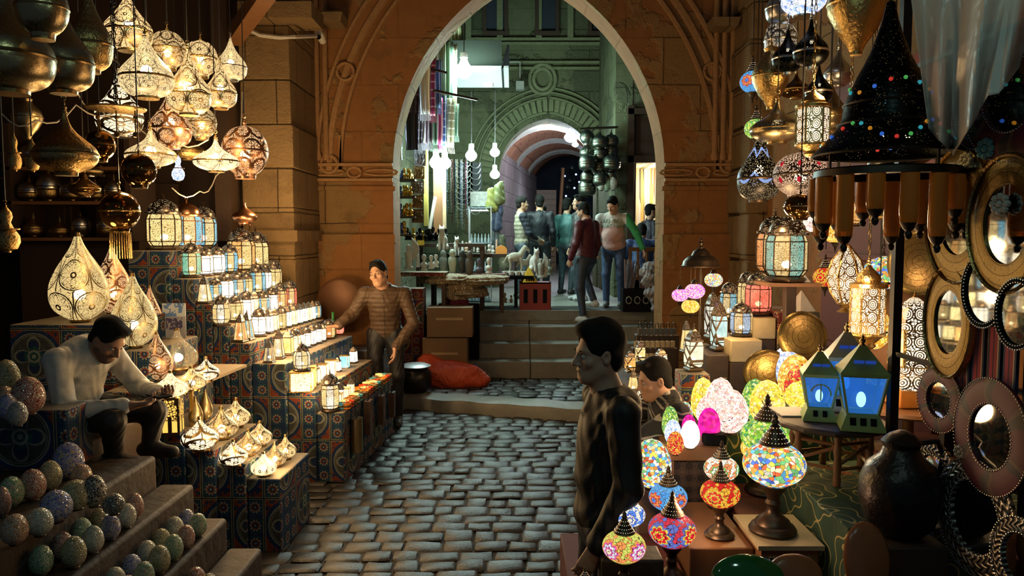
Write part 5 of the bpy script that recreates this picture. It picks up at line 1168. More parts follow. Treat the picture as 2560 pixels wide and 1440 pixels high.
# lantern stand under a metal canopy with four hanging mosaic globes
b=A(1752,668,5.5); e=thing('canopy_lamp','dark metal canopy lamp with mosaic globes hanging around its post','lamp',(b.x,b.y,.9)); zc=b.z-.9
m=MB(); m.lathe([(.135,zc),(.14,zc+.01),(.13,zc+.02),(.125,zc+.045),(.09,zc+.08),(.07,zc+.085),(.055,zc+.115),(.02,zc+.14)],32); finial(m,zc+.135,.05); m.build('canopy','dark_metal',e)
MB().tube([(0,0,.02),(0,0,zc)],.012,10).lathe([(.10,0),(.09,.02),(.02,.04)],20).build('post','dark_metal',e)
for i,(px,py,w,mt_) in enumerate(((1700,738,42,'mosaic_fine_pink'),(1737,728,50,'mosaic_fine_pink'),(1784,700,46,'mosaic_fine_multi'),(1726,766,44,'mosaic_fine_amber'))):
    c=A(px,py,5.5+(-.1 if i in(1,3) else .05)); s=S(5.5); g=MB().ball((0,0,0),w/s/2,20,w/s/2*.78).build('hanging_globe',mt_,e); g.location=c-Vector((b.x,b.y,.9)); MB().lathe([(.004,-w/s*.62),(w/s*.14,-w/s*.48),(w/s*.2,-w/s*.36)],14).build('lower_cap','dark_metal',g); m=MB(); m.lathe([(w/s*.2,w/s*.36),(w/s*.14,w/s*.5),(.004,w/s*.6)],14); m.tube([(0,0,w/s*.55),(0,0,b.z-c.z)],.003,4); m.build('cap','dark_metal',g)
rblock('stepped plinth of stock at the foot of the canopy lamp',1.15,1.62,5.2,5.8,0,.9,'dark_wood')
# eight-sided lanterns and others on the right terraces
LR=[(1965,702,104,182,5.0,'o',(.15,.5,.42),'big green and yellow eight-sided lantern on the wooden shelf'),(1935,690,90,170,5.4,'o',ORG,'orange eight-sided lantern right behind the green one'),(1895,786,66,120,5.3,'o2',REDC,'red eight-sided lantern below the green one'),(1868,775,50,110,5.6,'o',YEL,'yellow eight-sided lantern behind the red one'),
 (1853,838,58,92,5.2,'o',(.35,.6,.9),'small blue, white and amber lantern on a beige box'),(1822,800,48,108,5.7,'o',TURQ,'turquoise lantern behind the blue and amber one'),(1796,875,46,140,5.2,'h4',(.5,.75,.7),'tall silver-framed lantern with pale green glass'),(1780,845,44,130,5.5,'h4',(.6,.6,.5),'tall silver-framed lantern behind the pale green one'),
 (1733,925,54,118,4.9,'h4',(.9,.9,.6),'black and white framed lantern with a pale pane behind the striped man'),(1652,925,36,62,5.4,'h4',WHT,'small pointed lantern left of the striped man'),(1618,960,30,70,5.3,'t',WHT,'white tapering lantern left of the striped man'),(1600,905,30,60,5.8,'h4',YEL,'yellow lantern among the small boxes'),(1583,985,36,70,5.2,'t',YEL,'yellow tapering lantern low beside the hooded man'),
 (1608,1000,34,60,4.9,'h4',WHT,'white lantern between the hooded and the striped man'),(1575,930,32,60,5.6,'h4',AMB,'amber lantern behind the hooded man'),(1715,880,36,90,5.6,'t',YEL,'narrow yellow lantern behind the pale pane lantern'),(1640,1000,30,60,5.5,'h4',AMB,'amber box lantern by the striped man\'s face'),
 (2115,566,84,90,5.2,'o',AMB,'squat white and amber lantern hanging below the glasses')]
for px,py,w,h,Y,k,c,lb in LR:
    mk={'o':lambda:mk_lantern(8,'pane_mid'),'o2':lambda:mk_lantern(8,'pane_red'),'h4':lambda:mk_lantern(4,'pane_solid',dome='pyr'),'t':lambda:mk_lantern(4,'pane_lit',taper=1,dome='pyr')}[k]
    put_thing(('R',k),mk(),px,py,w,h,Y,lb,'lantern','lanterns on the right terraces',c,rz=.2)
# terraces that carry them
for x0,x1,y0,y1,z,mt_,lb in ((1.79,1.86,4.95,5.02,A(1965,704,5.0).z-.025,'dark_wood','wooden shelf post under the big green lantern'),(1.64,1.8,5.15,5.5,A(1895,788,5.3).z,'cream_box','cream box under the red lantern'),(1.45,1.66,5.0,5.4,A(1853,840,5.2).z,'cream_box','beige box under the blue and amber lantern'),
  (1.3,1.449,5.02,5.6,A(1796,877,5.2).z,'dark_wood','wooden riser under the tall silver lanterns'),(1.08,1.26,4.78,5.0,A(1733,927,4.9).z,'tile_cloth','patterned riser under the pale pane lantern'),(.72,1.07,5.05,6.0,A(1618,962,5.3).z,'dark_wood','wooden riser of small lanterns behind the striped man'),(1.81,2.1,5.15,5.6,A(2000,778,5.2).z,'red_cloth','purple patterned block under the white pyramid'),(1.3,2.0,4.6 if 0 else 5.02,5.5,.8,'red_cloth','low purple cloth block behind the yellow eggs')):
    if lb.startswith('low purple'): continue
    if mt_=='cream_box':
        rblock(lb,x0,x1,y0,y1,z-.15,z-.002,mt_); rblock('dark riser below the '+lb.split(' under')[0]+(' under the red lantern' if 'red' in lb else ' under the blue lantern'),x0,x1,y0,y1,0,z-.152,'dark_wood')
    else: rblock(lb,x0,x1,y0,y1,0,z-.002,mt_)
tag(MB().box(A(1968,704,5.0)+Vector((0,0,-.014)),(.34,.3,.022)).build('shelf_board','wood'),'brown shelf board under the big green lantern','shelf')
tag(MB().box((2.68,5.4,1.6),(.26,1.7,3.2)).box((2.53,5.4,1.2),(.05,1.6,.04)).box((2.53,5.4,1.9),(.05,1.6,.04)).build('cupboard','red_wood'),'dark red cupboard against the right wall behind the brass lanterns','cupboard')
def pyr(px,py,w,h,Y,lb,mt_='white_stone'):
    a=A(px,py,Y); s=S(Y); return tag(MB().box((0,0,h/s/2),(w/s,w/s,h/s),top=(.03,.03)).build('stone_pyramid',mt_,loc=a,rz=.4,ang=5),lb,'pyramid','white stone pyramids')
pyr(2002,778,50,52,5.25,'large white stone pyramid on the purple block'); pyr(1985,778,18,20,5.22,'small white pyramid left of the large one'); pyr(1967,778,20,20,5.22,'smallest white pyramid at the left of the block'); pyr(1980,705,22,16,4.93,'grey pyramid on the shelf by the green lantern','dark_stone'); pyr(2012,705,20,18,4.95,'cream cut stone on the shelf','white_stone')
# rows of little souvenir boxes
for r_,(py,Y,n,x0,x1) in enumerate(((868,6.1,8,1592,1680),(835,6.5,7,1600,1684),(900,5.9,5,1588,1640))):
    for i in range(n):
        px=x0+(x1-x0)*i/(n-1); a=A(px,py,Y); e=thing('souvenir_box','small dark arched-handle souvenir box, %s from the left in the %s row'%(['first','second','third','fourth','fifth','sixth','seventh','eighth'][i],('middle','back','front')[r_]),'box',a,.1,'little souvenir boxes')
        MB().box((0,0,.025),(.036,.04,.05)).build('box_body','cream_box' if r_!=1 else 'dark_stone',e); MB().tube([(-.016,0,.05),(-.014,0,.085),(0,0,.10),(.014,0,.085),(.016,0,.05)],.004,5).build('handle','iron',e)
    aa=A((x0+x1)/2,py,Y); rblock('wooden riser carrying the %s row of souvenir boxes'%('middle','back','front')[r_],aa.x-(x1-x0)/2/S(Y)-.04,aa.x+(x1-x0)/2/S(Y)+.04,Y-.05,Y+.06,0,aa.z-.002,'dark_wood')
# hanging lamps of the upper right
ZR=4.5
for k,mt_,metal,lit,px,py,w,h,Y,lab in (
 ('hg','flower_blue','dark_metal',1,1881,222,62,58,5.6,'small blue and red flower mosaic globe hanging by the wall'),('hg','mosaic_green','dark_metal',1,1890,338,58,54,5.5,'small green and red mosaic globe hanging below the flower one'),
 ('hg','flower_red','dark_metal',1,2062,708,58,54,5.2,'small red mosaic globe hanging over the trays'),('hg','mosaic_pinkwhite','dark_metal',1,2038,572,60,52,5.3,'small white pendant with round pattern under the dark globe'),('hg','mosaic_amber','dark_metal',1,2088,598,62,52,5.1,'small orange and white pendant under the amber glasses'),
 ('onion','beaded_black','dark_metal',1,1896,500,104,170,5.2,'black pierced lamp with rows of blue beads'),('round','red_arabesque','dark_metal',1,2000,492,132,110,4.8,'wide pierced globe with red stones and black vine bands'),('round','gold_glass','dark_metal',1,2000,548,80,64,4.9,'dark mirror-glass bowl hanging under the red-stone globe'),
 ('flat','pierced_off','brass',1,1942,355,130,100,4.9,'wide brass drum pendant with white and red inlay'),('urn','brass','brass',0,1925,268,90,150,5.1,'polished brass urn hanging above the drum'),('urn','brass','brass',0,2140,130,140,230,4.4,'big ribbed brass urn at the top of the right cluster'),('urn','pierced_silver','silver',0,1950,190,80,170,5.5,'silvery urn behind the brass one'),
 ('flat','pierced_black','silver',1,1968,182,74,110,5.0,'silver cone pendant with glass drops, left of the pair'),('flat','pierced_black','silver',1,2026,168,84,120,4.9,'silver cone pendant with glass drops, right of the pair'),('flat','pierced_black','silver',1,2046,262,64,100,4.8,'small dark domed pendant with rose-window piercing'),
 ('round','mosaic_bluewhite','silver',1,2008,40,112,90,4.9,'blue glass lamp at the top edge'),('onion','silver','silver',0,1960,60,90,120,5.3,'grey metal onion lamp left of the blue one'),('round','pierced_black','iron',0,2225,500,130,110,4.3,'black pierced bowl hanging inside the ring of glasses'),('gourd','mosaic_multi','dark_metal',1,2170,470,30,90,4.9,'multicoloured mosaic bottle behind the amber glasses'),('onion','pierced_off','brass',0,2075,330,90,120,5.2,'dull brass lantern behind the silvery arched one'),
 ('onion','silver','silver',0,2095,215,70,90,5.3,'glassy pendant under the big brass urn'),('flat','gold_glass','brass',0,1990,245,80,60,5.3,'dark coloured pendant behind the two silver cones'),('round','mosaic_multi','dark_metal',1,2205,770,110,130,5.0,'large multicoloured mosaic globe behind the round brass lantern'),('round','mosaic_amber','dark_metal',1,2195,880,90,110,4.9,'orange mosaic globe behind the blue lanterns'),('round','mosaic_multi','dark_metal',1,2190,960,100,100,4.8,'mosaic globe low beside the tall brass lantern')):
    if k=='hg': put_thing(('hg',mt_),mk_globe(mt_,'pend'),px,py+h*.18,w,h*1.5,Y,lab,'pendant lamp','small hanging mosaic globes on the right',cord=ZR)
    else: put_thing(('pd',k,mt_,metal,lit),mk_pendant(k,mt_,metal,lit),px,py,w,h,Y,lab,'pendant lamp','hanging lamps of the upper right',cord=ZR)
# big dark umbrella lamp with coloured studs and a ring of amber glasses
b=A(2215,388,3.0); e=thing('umbrella_chandelier','big black pierced bell-shaped lamp studded with coloured glass','chandelier',b); u=1/S(3.0)
P=[(172*u,0),(168*u,8*u),(150*u,26*u),(128*u,52*u),(112*u,74*u),(104*u,92*u),(100*u,124*u),(88*u,160*u),(74*u,190*u),(58*u,220*u),(44*u,250*u),(30*u,290*u),(18*u,330*u),(10*u,370*u)]
MB().lathe(P,40,caps=0).build('bell_shade','pierced_black',e); m=MB()
for z,r in ((0,172),(76*1,113),(124,101)): m.tube([(r*u*math.cos(t),r*u*math.sin(t),z*u) for t in np.linspace(0,2*PI,41)[:-1]],.005,5,True)
m.build('bands','iron',e)
SC=[(.05,.2,.9),(.9,.05,.03),(.1,.55,.12),(.05,.5,.6),(.8,.3,.02)]
for i in range(46):
    t=i/46*2*PI*2; 
    if i<30: z=50+22*math.sin(t*3.0); 
    else: z=160+14*math.sin(t*4)
    r=np.interp(z,[0,8,26,52,74,92,124,160,190],[172,168,150,128,112,104,100,88,74]); a=2*PI*i/30 if i<30 else 2*PI*(i-30)/16
    MB().ball((0,0,0),.0085,8).build('glass_stud','jewel',e,loc=(r*u*math.cos(a)*1.01,r*u*math.sin(a)*1.01,z*u),color=SC[i%5]+(1,))
for a in (.3,1.9,3.4,5.0): MB().tube([(160*u*math.cos(a),160*u*math.sin(a),0),(160*u*math.cos(a),160*u*math.sin(a),-.058)],.006,5).build('strut','iron',e)
m=MB(); m.lathe([(150*u,-.06),(166*u,-.06),(168*u,-.085),(150*u,-.088),(150*u,-.06)],48).build('ring','iron',e); MB().lathe([(149*u,-.058),(167*u,-.056)],48).build('ring_top_rim','brass',e)
MB().tube([(0,0,360*u),(0,0,1.9)],.008,6).build('hanging_rod','iron',e)
for i in range(2): MB().ball((.05-.1*i,-.05,.075),.02,8).build('bulb','glow_warm',e)
for i in range(14):
    a=2*PI*i/14+.1; L=.19+.05*((i*7)%3-1); q=thing('amber_glass','amber glass tube hanging from the black ring, %s'%('facing the camera' if math.sin(a)<-.4 else 'at the back' if math.sin(a)>.4 else ('at the left end' if math.cos(a)<0 else 'at the right end')),'glass',(b.x+158*u*math.cos(a),b.y+158*u*math.sin(a),b.z-.088-L),0,'amber glasses of the black chandelier ring '+('front' if math.sin(a)<-.4 else 'back' if math.sin(a)>.4 else ('left' if math.cos(a)<0 else 'right')))
    MB().lathe([(.008,-.012),(.03,.012),(.033,.05),(.032,L),(.029,L),(.028,.03)],18).build('tube_glass','amber_glass',q); MB().lathe([(.003,-.05),(.010,-.045),(.014,-.03),(.009,-.02),(.020,-.01),(.030,.012)],12).build('holder','iron',q)
# plastic sheet gathered at the top right
def sh(u,v):
    x=2270+ (2600-2270)*u; top=0-60; bot=410-170*abs(u-.33)*1.6-60*u; y=top+(bot-top)*v; Y=2.7+.09*math.sin(u*19+v*1.5)*(.3+.7*v)+.12*math.sin(u*7)
    x=x+(2390-x)*.42*v*(1 if u<.8 else .6); return A(x,y,Y-.35*u)
tag(MB().grid(sh,60,30).build('plastic_sheet','plastic_sheet',thick=.002),'translucent white plastic sheet gathered at the top right','sheet')
# wall of mirrors
def mirror(px,py,h,asp,kind,lab,dx=1.72):
    d=ray(px,py); t=dx/d.x; p=Vector((0,0,CZ))+d*t; r=h/S(p.y)/2; e=thing('wall_mirror',lab,'mirror',p,-PI/2+.12,'round and oval mirrors on the right rack'); rx=r*asp
    MX=Matrix.Rotation(PI/2,3,'X')
    def ring(r0,r1,d0,d1): return MB().lathe([(r0,d0),(r0,d1),((r0+r1)/2,d1+.006),(r1,d1*.7),(r1,d0),(r0,d0)],48,M=MX)
    k={'leather':.55,'silver':.62,'brass':.58,'bead':.86}[kind]; mats={'leather':'leather_ring','silver':'embossed','brass':'damascene','bead':'black'}[kind]
    o=ring(r*k,r,-.004,.012).build('frame_ring',mats,e); o.scale=(asp,1,1); o=MB().lathe([(.0005,.003),(r*k*1.01,.003)],48,M=MX).build('mirror_glass','mirror',e); o.scale=(asp,1,1)
    if kind!='brass':
        for rr,n in ((r*1.0,int(2*PI*r/.013)),(r*k*1.04,int(2*PI*r*k/.013))):
            m=MB()
            for i in range(n): a=2*PI*i/n; m.ball((rr*asp*math.cos(a),-.013,rr*math.sin(a)),.0036,6)
            m.build('bead_trim','silver' if kind!='leather' else 'bead',e)
    else: o=ring(r*.97,r*1.03,-.004,.016).build('rim','brass',e); o.scale=(asp,1,1)
for a in ((2530,235,330,.95,'leather','big leather mirror with bead trim at the upper right corner'),(2448,245,250,.7,'leather','red leather mirror half under the plastic sheet'),(2400,540,335,.70,'brass','tall oval brass-framed mirror reflecting the amber glasses'),(2520,560,345,.75,'brass','second oval brass-framed mirror at the right edge'),(2375,805,280,.62,'brass','lower oval brass mirror behind the beaded ones'),
  (2464,725,190,.8,'bead','plain oval mirror with a bead rim'),(2548,785,180,.8,'bead','plain oval bead-rimmed mirror cut by the right edge'),(2352,1000,165,1.0,'leather','small red leather mirror left of the large one'),(2480,1092,300,.85,'leather','large red leather mirror reflecting green mosaic'),(2337,1196,190,.95,'silver','small embossed silver mirror beside the dark jug'),(2440,1292,300,.92,'silver','large embossed silver mirror reflecting orange mosaic'),(2556,1400,220,.9,'silver','embossed silver mirror at the bottom right corner')): mirror(*a)
def rosette(px,py,w,c,lab):
    d=ray(px,py); p=Vector((0,0,CZ))+d*(1.69/d.x); r=w/S(p.y)/2; o=MB()
    for i in range(8): a=2*PI*i/8; o.ball((r*.62*math.cos(a),0,r*.62*math.sin(a)),r*.33,8)
    o.ball((0,0,0),r*.35,8); q=o.build('rosette','tint',loc=p,rz=-PI/2+.3,color=c+(1,)); tag(q,lab,'ornament','round ornaments between the mirrors')
rosette(2464,372,58,(.12,.3,.3),'teal knotted rosette above the brass mirrors'); rosette(2400,1130,40,(.35,.28,.2),'beige knotted rosette between leather and silver mirrors'); rosette(2290,1282,44,(.2,.3,.35),'pale blue disc left of the silver mirror'); rosette(2315,1340,56,(.12,.16,.35),'blue knotted rosette at the foot of the silver mirror'); rosette(2500,510,60,(.4,.35,.3),'silvery clay rosette on the right brass mirror'); rosette(2415,400,44,(.5,.42,.25),'pale clay rosette at the top of the brass mirror')
e=thing('mirror_rack','dark rack of posts and rails behind the hanging mirrors','rack',(1.80,0,0)); 
for y in (2.15,2.6,3.1,3.55): MB().box((0,y,1.65),(.04,.04,3.3)).build('post','iron',e)
m=MB()
for z in (.9,1.5,2.1,2.8): m.box((0,2.85,z),(.02,1.5,.02))
m.build('rails','iron',e)
for i,(px,w) in enumerate(((2415,34),(2450,30),(2490,34),(2530,30))):
    d=ray(px,860); p=Vector((0,0,CZ))+d*(1.755/d.x); tag(MB().box((0,0,0),(.07,.012,.34)).build('fabric_strip','tartan',loc=p,rz=-PI/2),'red and black woven belt hanging on the rack, '+['leftmost','second','third','rightmost'][i],'belt','woven belts on the rack')
# dark jug
b=AZ(2235,1400,.0); b=A(2240,1330,3.0); e=thing('metal_jug','big dark beaten-metal jug below the stool','jug',(b.x,2.98,b.z)); u=1/S(3.0)
MB().lathe([(50*u,0),(80*u,30*u),(98*u,90*u),(96*u,140*u),(80*u,180*u),(50*u,205*u),(42*u,225*u),(48*u,240*u),(30*u,258*u),(8*u,268*u)],32).build('jug_body','dark_jug',e); MB().tube([(46*u,0,235*u),(90*u,0,240*u),(108*u,0,200*u),(94*u,0,150*u)],.012,8).build('handle','dark_jug',e)
rblock('dark pedestal under the metal jug',b.x-.13,b.x+.13,2.85,3.04,0,b.z-.003,'dark_wood')
# ---------------- beyond the arch ----------------
# bare bulbs
for i,(px,py,w,h,Y,m_,lab) in enumerate(((1160,170,40,56,11.2,'bulb_cool','large bare bulb under the grey canopy'),(1178,385,28,38,12.5,'bulb_cool','bare bulb hanging before the far arch'),(1237,378,24,30,13,'bulb_cool','upper of two bulbs hung one over the other'),(1237,433,24,30,13,'bulb_cool','lower of two bulbs hung one over the other'),
  (1090,402,32,44,10.9,'bulb_cool','left of two bright bulbs over the plaques'),(1112,404,32,40,11.1,'bulb_cool','right of two bright bulbs over the plaques'),(996,335,18,28,10.4,'bulb_blue','bluish bulb at the edge of the arch'),(1427,340,32,34,16.9,'bulb_violet','bulb glaring inside the tunnel'),(1438,360,16,16,17.2,'bulb_violet','small bulb under the tunnel glare'))):
    a=A(px,py,Y); s=S(Y); r=w/s/2; e=thing('light_bulb',lab,'light bulb',a,0,'bare bulbs of the alley')
    MB().lathe([(max(.001,r*k),(t-.5)*h/s*.95) for t,k in cr([(0,0),(.06,.45),(.16,.75),(.3,.96),(.42,1),(.56,.86),(.72,.55),(.86,.42),(1,.40)],18)],24).build('glass_bulb',m_,e)
    MB().lathe([(r*.42,h/s*.42),(r*.5,h/s*.44),(r*.45,h/s*.65),(.01,h/s*.7)],12).build('socket','white_paper',e); MB().tube([(0,0,h/s*.6),(.01,.0,1.0)],.008,4).build('cord','dark_cord',e)
# grey canopy box
e=thing('shop_canopy','grey canopy box with white underside jutting over the stall','canopy',A(1195,160,12.3))
MB().box((0,0,0),(.80,1.4,.42),top=(.95,.9)).build('canopy_body','canopy_paint',e); MB().box((.06,-.1,-.23),(.86,1.5,.03))  .build('underside','canopy_under',e); MB().box((.44,-.1,-.08),(.03,1.5,.36),M=Matrix.Rotation(.25,3,'Y')).build('fascia','black',e)
e=thing('alley_camera','white security camera on an arm under the canopy','camera',A(1222,212,11.5)); MB().lathe([(.03,-.08),(.035,.06),(.02,.07)],10,M=Matrix.Rotation(PI/2,3,'Y')).build('camera_body','white_paper',e); MB().tube([(0,0,0),(0,.1,.1)],.01,5).build('arm','white_paper',e)
e=thing('wall_camera','grey box camera on a bent pipe over the far arch','camera',A(1300,215,15.6)); MB().box((0,0,0),(.16,.2,.16)).build('camera_body','grey_stone',e); MB().tube([(0,.05,.05),(0,.1,.5),(-.45,.1,.5)],.02,5).build('pipe','grey_stone',e)
# scarves: pleated lengths of cloth on a rail
def scarf(px,y0,y1,w,Y,c,lab,gr,fringe=True):
    a=A(px,y0,Y); b=A(px,y1,Y); H=a.z-b.z; W=w*1.35/S(Y); ph=R.uniform(0,6)
    e=thing('scarf',lab,'scarf',a,R.uniform(-.4,.4),gr); m=MB(); m.grid(lambda u,v:((u-.5)*W*(1-.12*v),.02*math.sin(u*15+ph)+.012*math.sin(v*6+ph),-H*v),14,8); o=m.build('cloth','scarf',e,color=c+(1,),thick=.006)
    if fringe:
        m=MB()
        for i in range(9): x=(i/8-.5)*W*.86; m.tube([(x,0,-H),(x+.01,0,-H-.09)],.005,3)
        m.build('fringe','tint',e,color=tuple(min(1,q*1.5+.05) for q in c)+(1,))
G='scarves hung on the left of the alley'
CC=[((.05,.02,.06),'dark purple'),((.7,.6,.72),'white and purple'),((.7,.7,.68),'white'),((.35,.03,.12),'crimson'),((.08,.15,.35),'blue'),((.10,.18,.12),'green'),((.25,.28,.12),'olive'),((.12,.10,.10),'dark patterned'),((.02,.02,.03),'black and white striped'),((.35,.32,.2),'cream')]
k=0
for px,y0,y1,w,Y,ci in ((1030,175,285,26,10.3,0),(1047,165,280,22,10.5,1),(1062,150,285,22,10.4,2),(1078,145,290,18,10.6,3),(1090,150,270,20,10.8,4),(1100,95,250,24,11.0,6),(1115,105,290,26,11.2,5),(1128,110,280,22,11.4,9),(1138,60,180,22,11.8,6),(1085,110,200,20,11.0,2),(1072,150,220,18,10.9,9),(1150,60,150,20,12.0,5)):
    scarf(px,y0,y1,w,Y,CC[ci][0],'%s scarf in the upper row, %s'%(CC[ci][1],['outermost by the arch','second from the arch','third from the arch','fourth from the arch','in the middle','higher than the rest','sixth from the arch','seventh from the arch','far right, hung high','behind the crimson one','behind the white one','farthest, by the canopy'][k]),G); k+=1
k=0
for px,y0,y1,w,Y,ci in ((1028,240,375,30,10.3,8),(1050,245,358,16,10.5,7),(1062,245,360,14,10.6,1),(1073,245,358,14,10.7,7),(1083,250,362,16,10.8,5),(1096,245,362,16,10.9,3),(1106,240,365,16,11.0,4),(1120,245,368,24,11.1,9),(1135,260,340,18,11.4,5)):
    scarf(px,y0,y1,w,Y,CC[ci][0],'%s scarf in the lower row, %s from the arch'%(CC[ci][1],['first','second','third','fourth','fifth','sixth','seventh','eighth','ninth'][k]),G); k+=1
scarf(993,350,400,20,10.1,(.4,.42,.45),'white beaded string cloth hanging at the arch edge',G)
for i,(px,y0,y1,Y) in enumerate(((1018,168,172,10.4),(1100,238,240,10.9))): tag(MB().box(A(px+40,y0,Y),(.9,.03,.03),rz=.9).build('hanging_rail','dark_wood'),('upper','lower')[i]+' dark rail carrying the scarves','rail')
# stall posts and lamp tube
for px,y0,y1,w,Y,mt_,lb in ((1066,375,565,10,10.9,'gold_post','golden post between the plaques and the pillar'),(1098,400,590,26,11.4,'wood','reddish wooden pillar of the stall'),(1112,400,590,8,11.3,'pale_wood','thin pale post right of the pillar')):
    a,b=A(px,y0,Y),A(px,y1,Y); tag(MB().box((0,0,(a.z-b.z)/2),(w/S(Y),.1,a.z-b.z)).build('stall_post',mt_,loc=b),lb,'post')
tag(MB().tube([A(1074,572,10.8),A(1088,492,10.9)],.025,8).build('lamp_tube','white_paper'),'white tube leaning against the pillar','tube')
# plaques
for px,py,w,h,c,lb in ((1050,395,28,40,(.5,.52,.5),'white Egyptian relief plaque, topmost'),(1047,432,28,30,(.45,.30,.08),'gold relief plaque with a seated figure'),(1044,468,32,32,(.42,.40,.33),'pale relief plaque with three figures'),(1044,504,25,32,(.4,.24,.07),'gold brown relief plaque with two figures'),(1044,540,28,34,(.22,.14,.05),'dark brown relief plaque, lowest')):
    a=A(px,py,10.6); s=S(10.6); e=thing('relief_plaque',lb,'plaque',a,.2,'relief plaques on the stall'); MB().box((0,0,0),(w/s,.03,h/s)).build('slab','relief',e,color=c+(1,))
    m=MB()
    for q in range(3): x=(q-1)*w/s*.27; m.ball((x,-.016,h/s*.25),.014,6).tube([(x,-.016,h/s*.2),(x+.01,-.02,-h/s*.1),(x-.015,-.016,-h/s*.35)],.009,5).tube([(x,-.016,h/s*.1),(x+.03,-.016,h/s*.0)],.006,4)
    m.build('carved_figures','relief',e,color=tuple(q*.55 for q in c)+(1,))
# statues : library
def cat(name_mat,c,o,sc=1.0):
    q=SDF().ell((0,.03,.09),(.05,.06,.085),k=.03).ell((0,-.02,.14),(.035,.035,.06),k=.03).ell((0,-.045,.215),(.028,.032,.027),k=.02).cap((0,-.03,.17),(0,-.04,.2),.02,k=.02)
    for s_ in (1,-1): q.cap((.022*s_,-.06,.01),(.022*s_,-.035,.13),.012,.018,k=.01).cap((.018*s_,-.035,.235),(.022*s_,-.03,.262),.011,.003,k=.006).ell((.042*s_,.02,.035),(.022,.045,.032),k=.015)
    q.cap((0,.08,.02),(.05,.05,.015),.012,.009,k=.01); return q.mesh('figure',name_mat,o,.007,color=c)
def mummy(m_,c,o): return MB().lathe([(.045,0),(.05,.01),(.04,.015),(.045,.06),(.055,.14),(.05,.19),(.032,.215),(.04,.235),(.042,.26),(.03,.29),(.012,.305),(.001,.308)],14,flat=.75).build('figure',m_,o,color=c+(1,))
def bust(m_,c,o): 
    m=MB(); m.lathe([(.045,0),(.045,.02),(.03,.03),(.05,.07),(.045,.09),(.018,.11),(.018,.13),(.03,.155),(.032,.18),(.02,.205),(.001,.21)],14,flat=.7); m.box((0,-.028,.155),(.008,.012,.02)); return m.build('figure',m_,o,color=c+(1,))
def wing(m_,c,o):
    m=MB(); m.lathe([(.05,0),(.05,.02),(.03,.03),(.035,.12),(.045,.17),(.02,.2),(.028,.225),(.02,.25),(.001,.255)],12,flat=.7); m.grid(lambda u,v:(.03+.09*u*math.sin(PI*v)*.9,.01,.03+.25*v+.05*u),4,8); return m.build('figure',m_,o,color=c+(1,),thick=.006)
def obel(m_,c,o): return MB().box((0,0,.15),(.07,.07,.30),top=(.6,.6)).box((0,0,.315),(.042,.042,.03),top=(.05,.05)).build('figure',m_,o,color=c+(1,),ang=10)
def horse(m_,c,o):
    q=SDF().ell((0,0,.17),(.08,.04,.05),k=.03).cap((.06,0,.19),(.11,0,.27),.03,.02,k=.02).cap((.11,0,.27),(.15,0,.24),.022,.012,k=.01).cap((-.08,0,.18),(-.13,0,.10),.014,.006,k=.01)
    for x,y in ((.06,.02),(.06,-.02),(-.06,.02),(-.06,-.02)): q.cap((x,y,.15),(x+.01,y,.08),.018,.01,k=.01).cap((x+.01,y,.08),(x,y,.01),.010,.009,k=.01)
    q.cap((.10,0,.295),(.05,0,.22),.008,.014,k=.01); q.ell((0,0,.005),(.10,.05,.012),k=.01); return q.mesh('figure',m_,o,.007,color=c)
LIB={'cat':(cat,.27),'mummy':(mummy,.31),'bust':(bust,.21),'wing':(wing,.26),'obel':(obel,.33),'horse':(horse,.31)}
def statue(k,px,py,h,Y,c,lab,gr,m_='tint'):
    fn,H=LIB[k]; s=h/S(Y)/H; a=A(px,py,Y); key=('st',k,m_)
    if key not in PR: o=thing('figurine',None,None); fn(m_,c,o); PR[key]=o
    else: o=dup(PR[key])
    o.location=a; o.scale=(s,s,s); o.rotation_euler=(0,0,R.uniform(-.5,.5)); tag(o,lab,'statuette',gr); o['group']=gr; setcol(o,tuple(c)+(1,)); return o
WS=(.62,.65,.60); GD=(.55,.34,.06); BK=(.012,.012,.014); GY=(.25,.29,.27)
# tables of the statue stall
def table(x0,y0,x1,y1,zt,mt_,lab,zb=.97,th=.05,name='stall_table'):
    e=thing(name,lab,'table',((x0+x1)/2,(y0+y1)/2,zb)); MB().box((0,0,zt-zb-th/2),(x1-x0,y1-y0,th)).build('table_top',mt_,e)
    for sx in (-1,1):
        for sy in (-1,1): MB().box((sx*((x1-x0)/2-.04),sy*((y1-y0)/2-.04),(zt-zb-th)/2),(.05,.05,zt-zb-th)).build('leg','dark_wood',e)
    return e
zA=A(1035,680,10.3).z; zB=A(1150,685,10.7).z; zC=A(1290,688,11.3).z; zD=A(1340,705,11.2).z; zE=A(1090,600,11.6).z
table(-1.75,10.15,-.88,10.6,zA,'red_cloth','small draped table of white statues beside the pier',.95); 
table(-1.40,10.95,-.40,11.5,A(1100,600,11.2).z-.05,'dark_wood','dark table of black figurines under the plaques')
tA=table(-1.15,10.62,-.10,10.93,zB,'red_wood','table with stone jars behind the embroidered cloths',.97)
rblock('draped base carrying the embroidered cloths',-1.02,-.45,10.25,10.6,.15,A(1150,750,10.4).z-.06,'black',g='stall bases'); 
table(-.20,11.1,.32,11.5,zC,'black','small black table with rows of alabaster cups'); e=thing('red_crate','red plastic crate under the yellow pyramid','crate',(.34,11.22,.972)); 
m=MB(); Hc=zD-.97
for q in (-1,1): m.box((q*.22,0,Hc/2),(.02,.3,Hc)); m.box((0,q*.15,Hc/2),(.44,.02,Hc))
m.box((0,0,Hc-.01),(.46,.32,.02)); m.build('crate_body','plastic_red',e); m=MB()
for x in (-.14,0,.14): m.box((x,-.162,Hc*.5),(.06,.004,Hc*.5))
m.build('crate_slots','black',e)
pos=['leftmost','second from left','third from left','fourth from left','fifth from left','sixth from left','seventh from left','eighth from left']
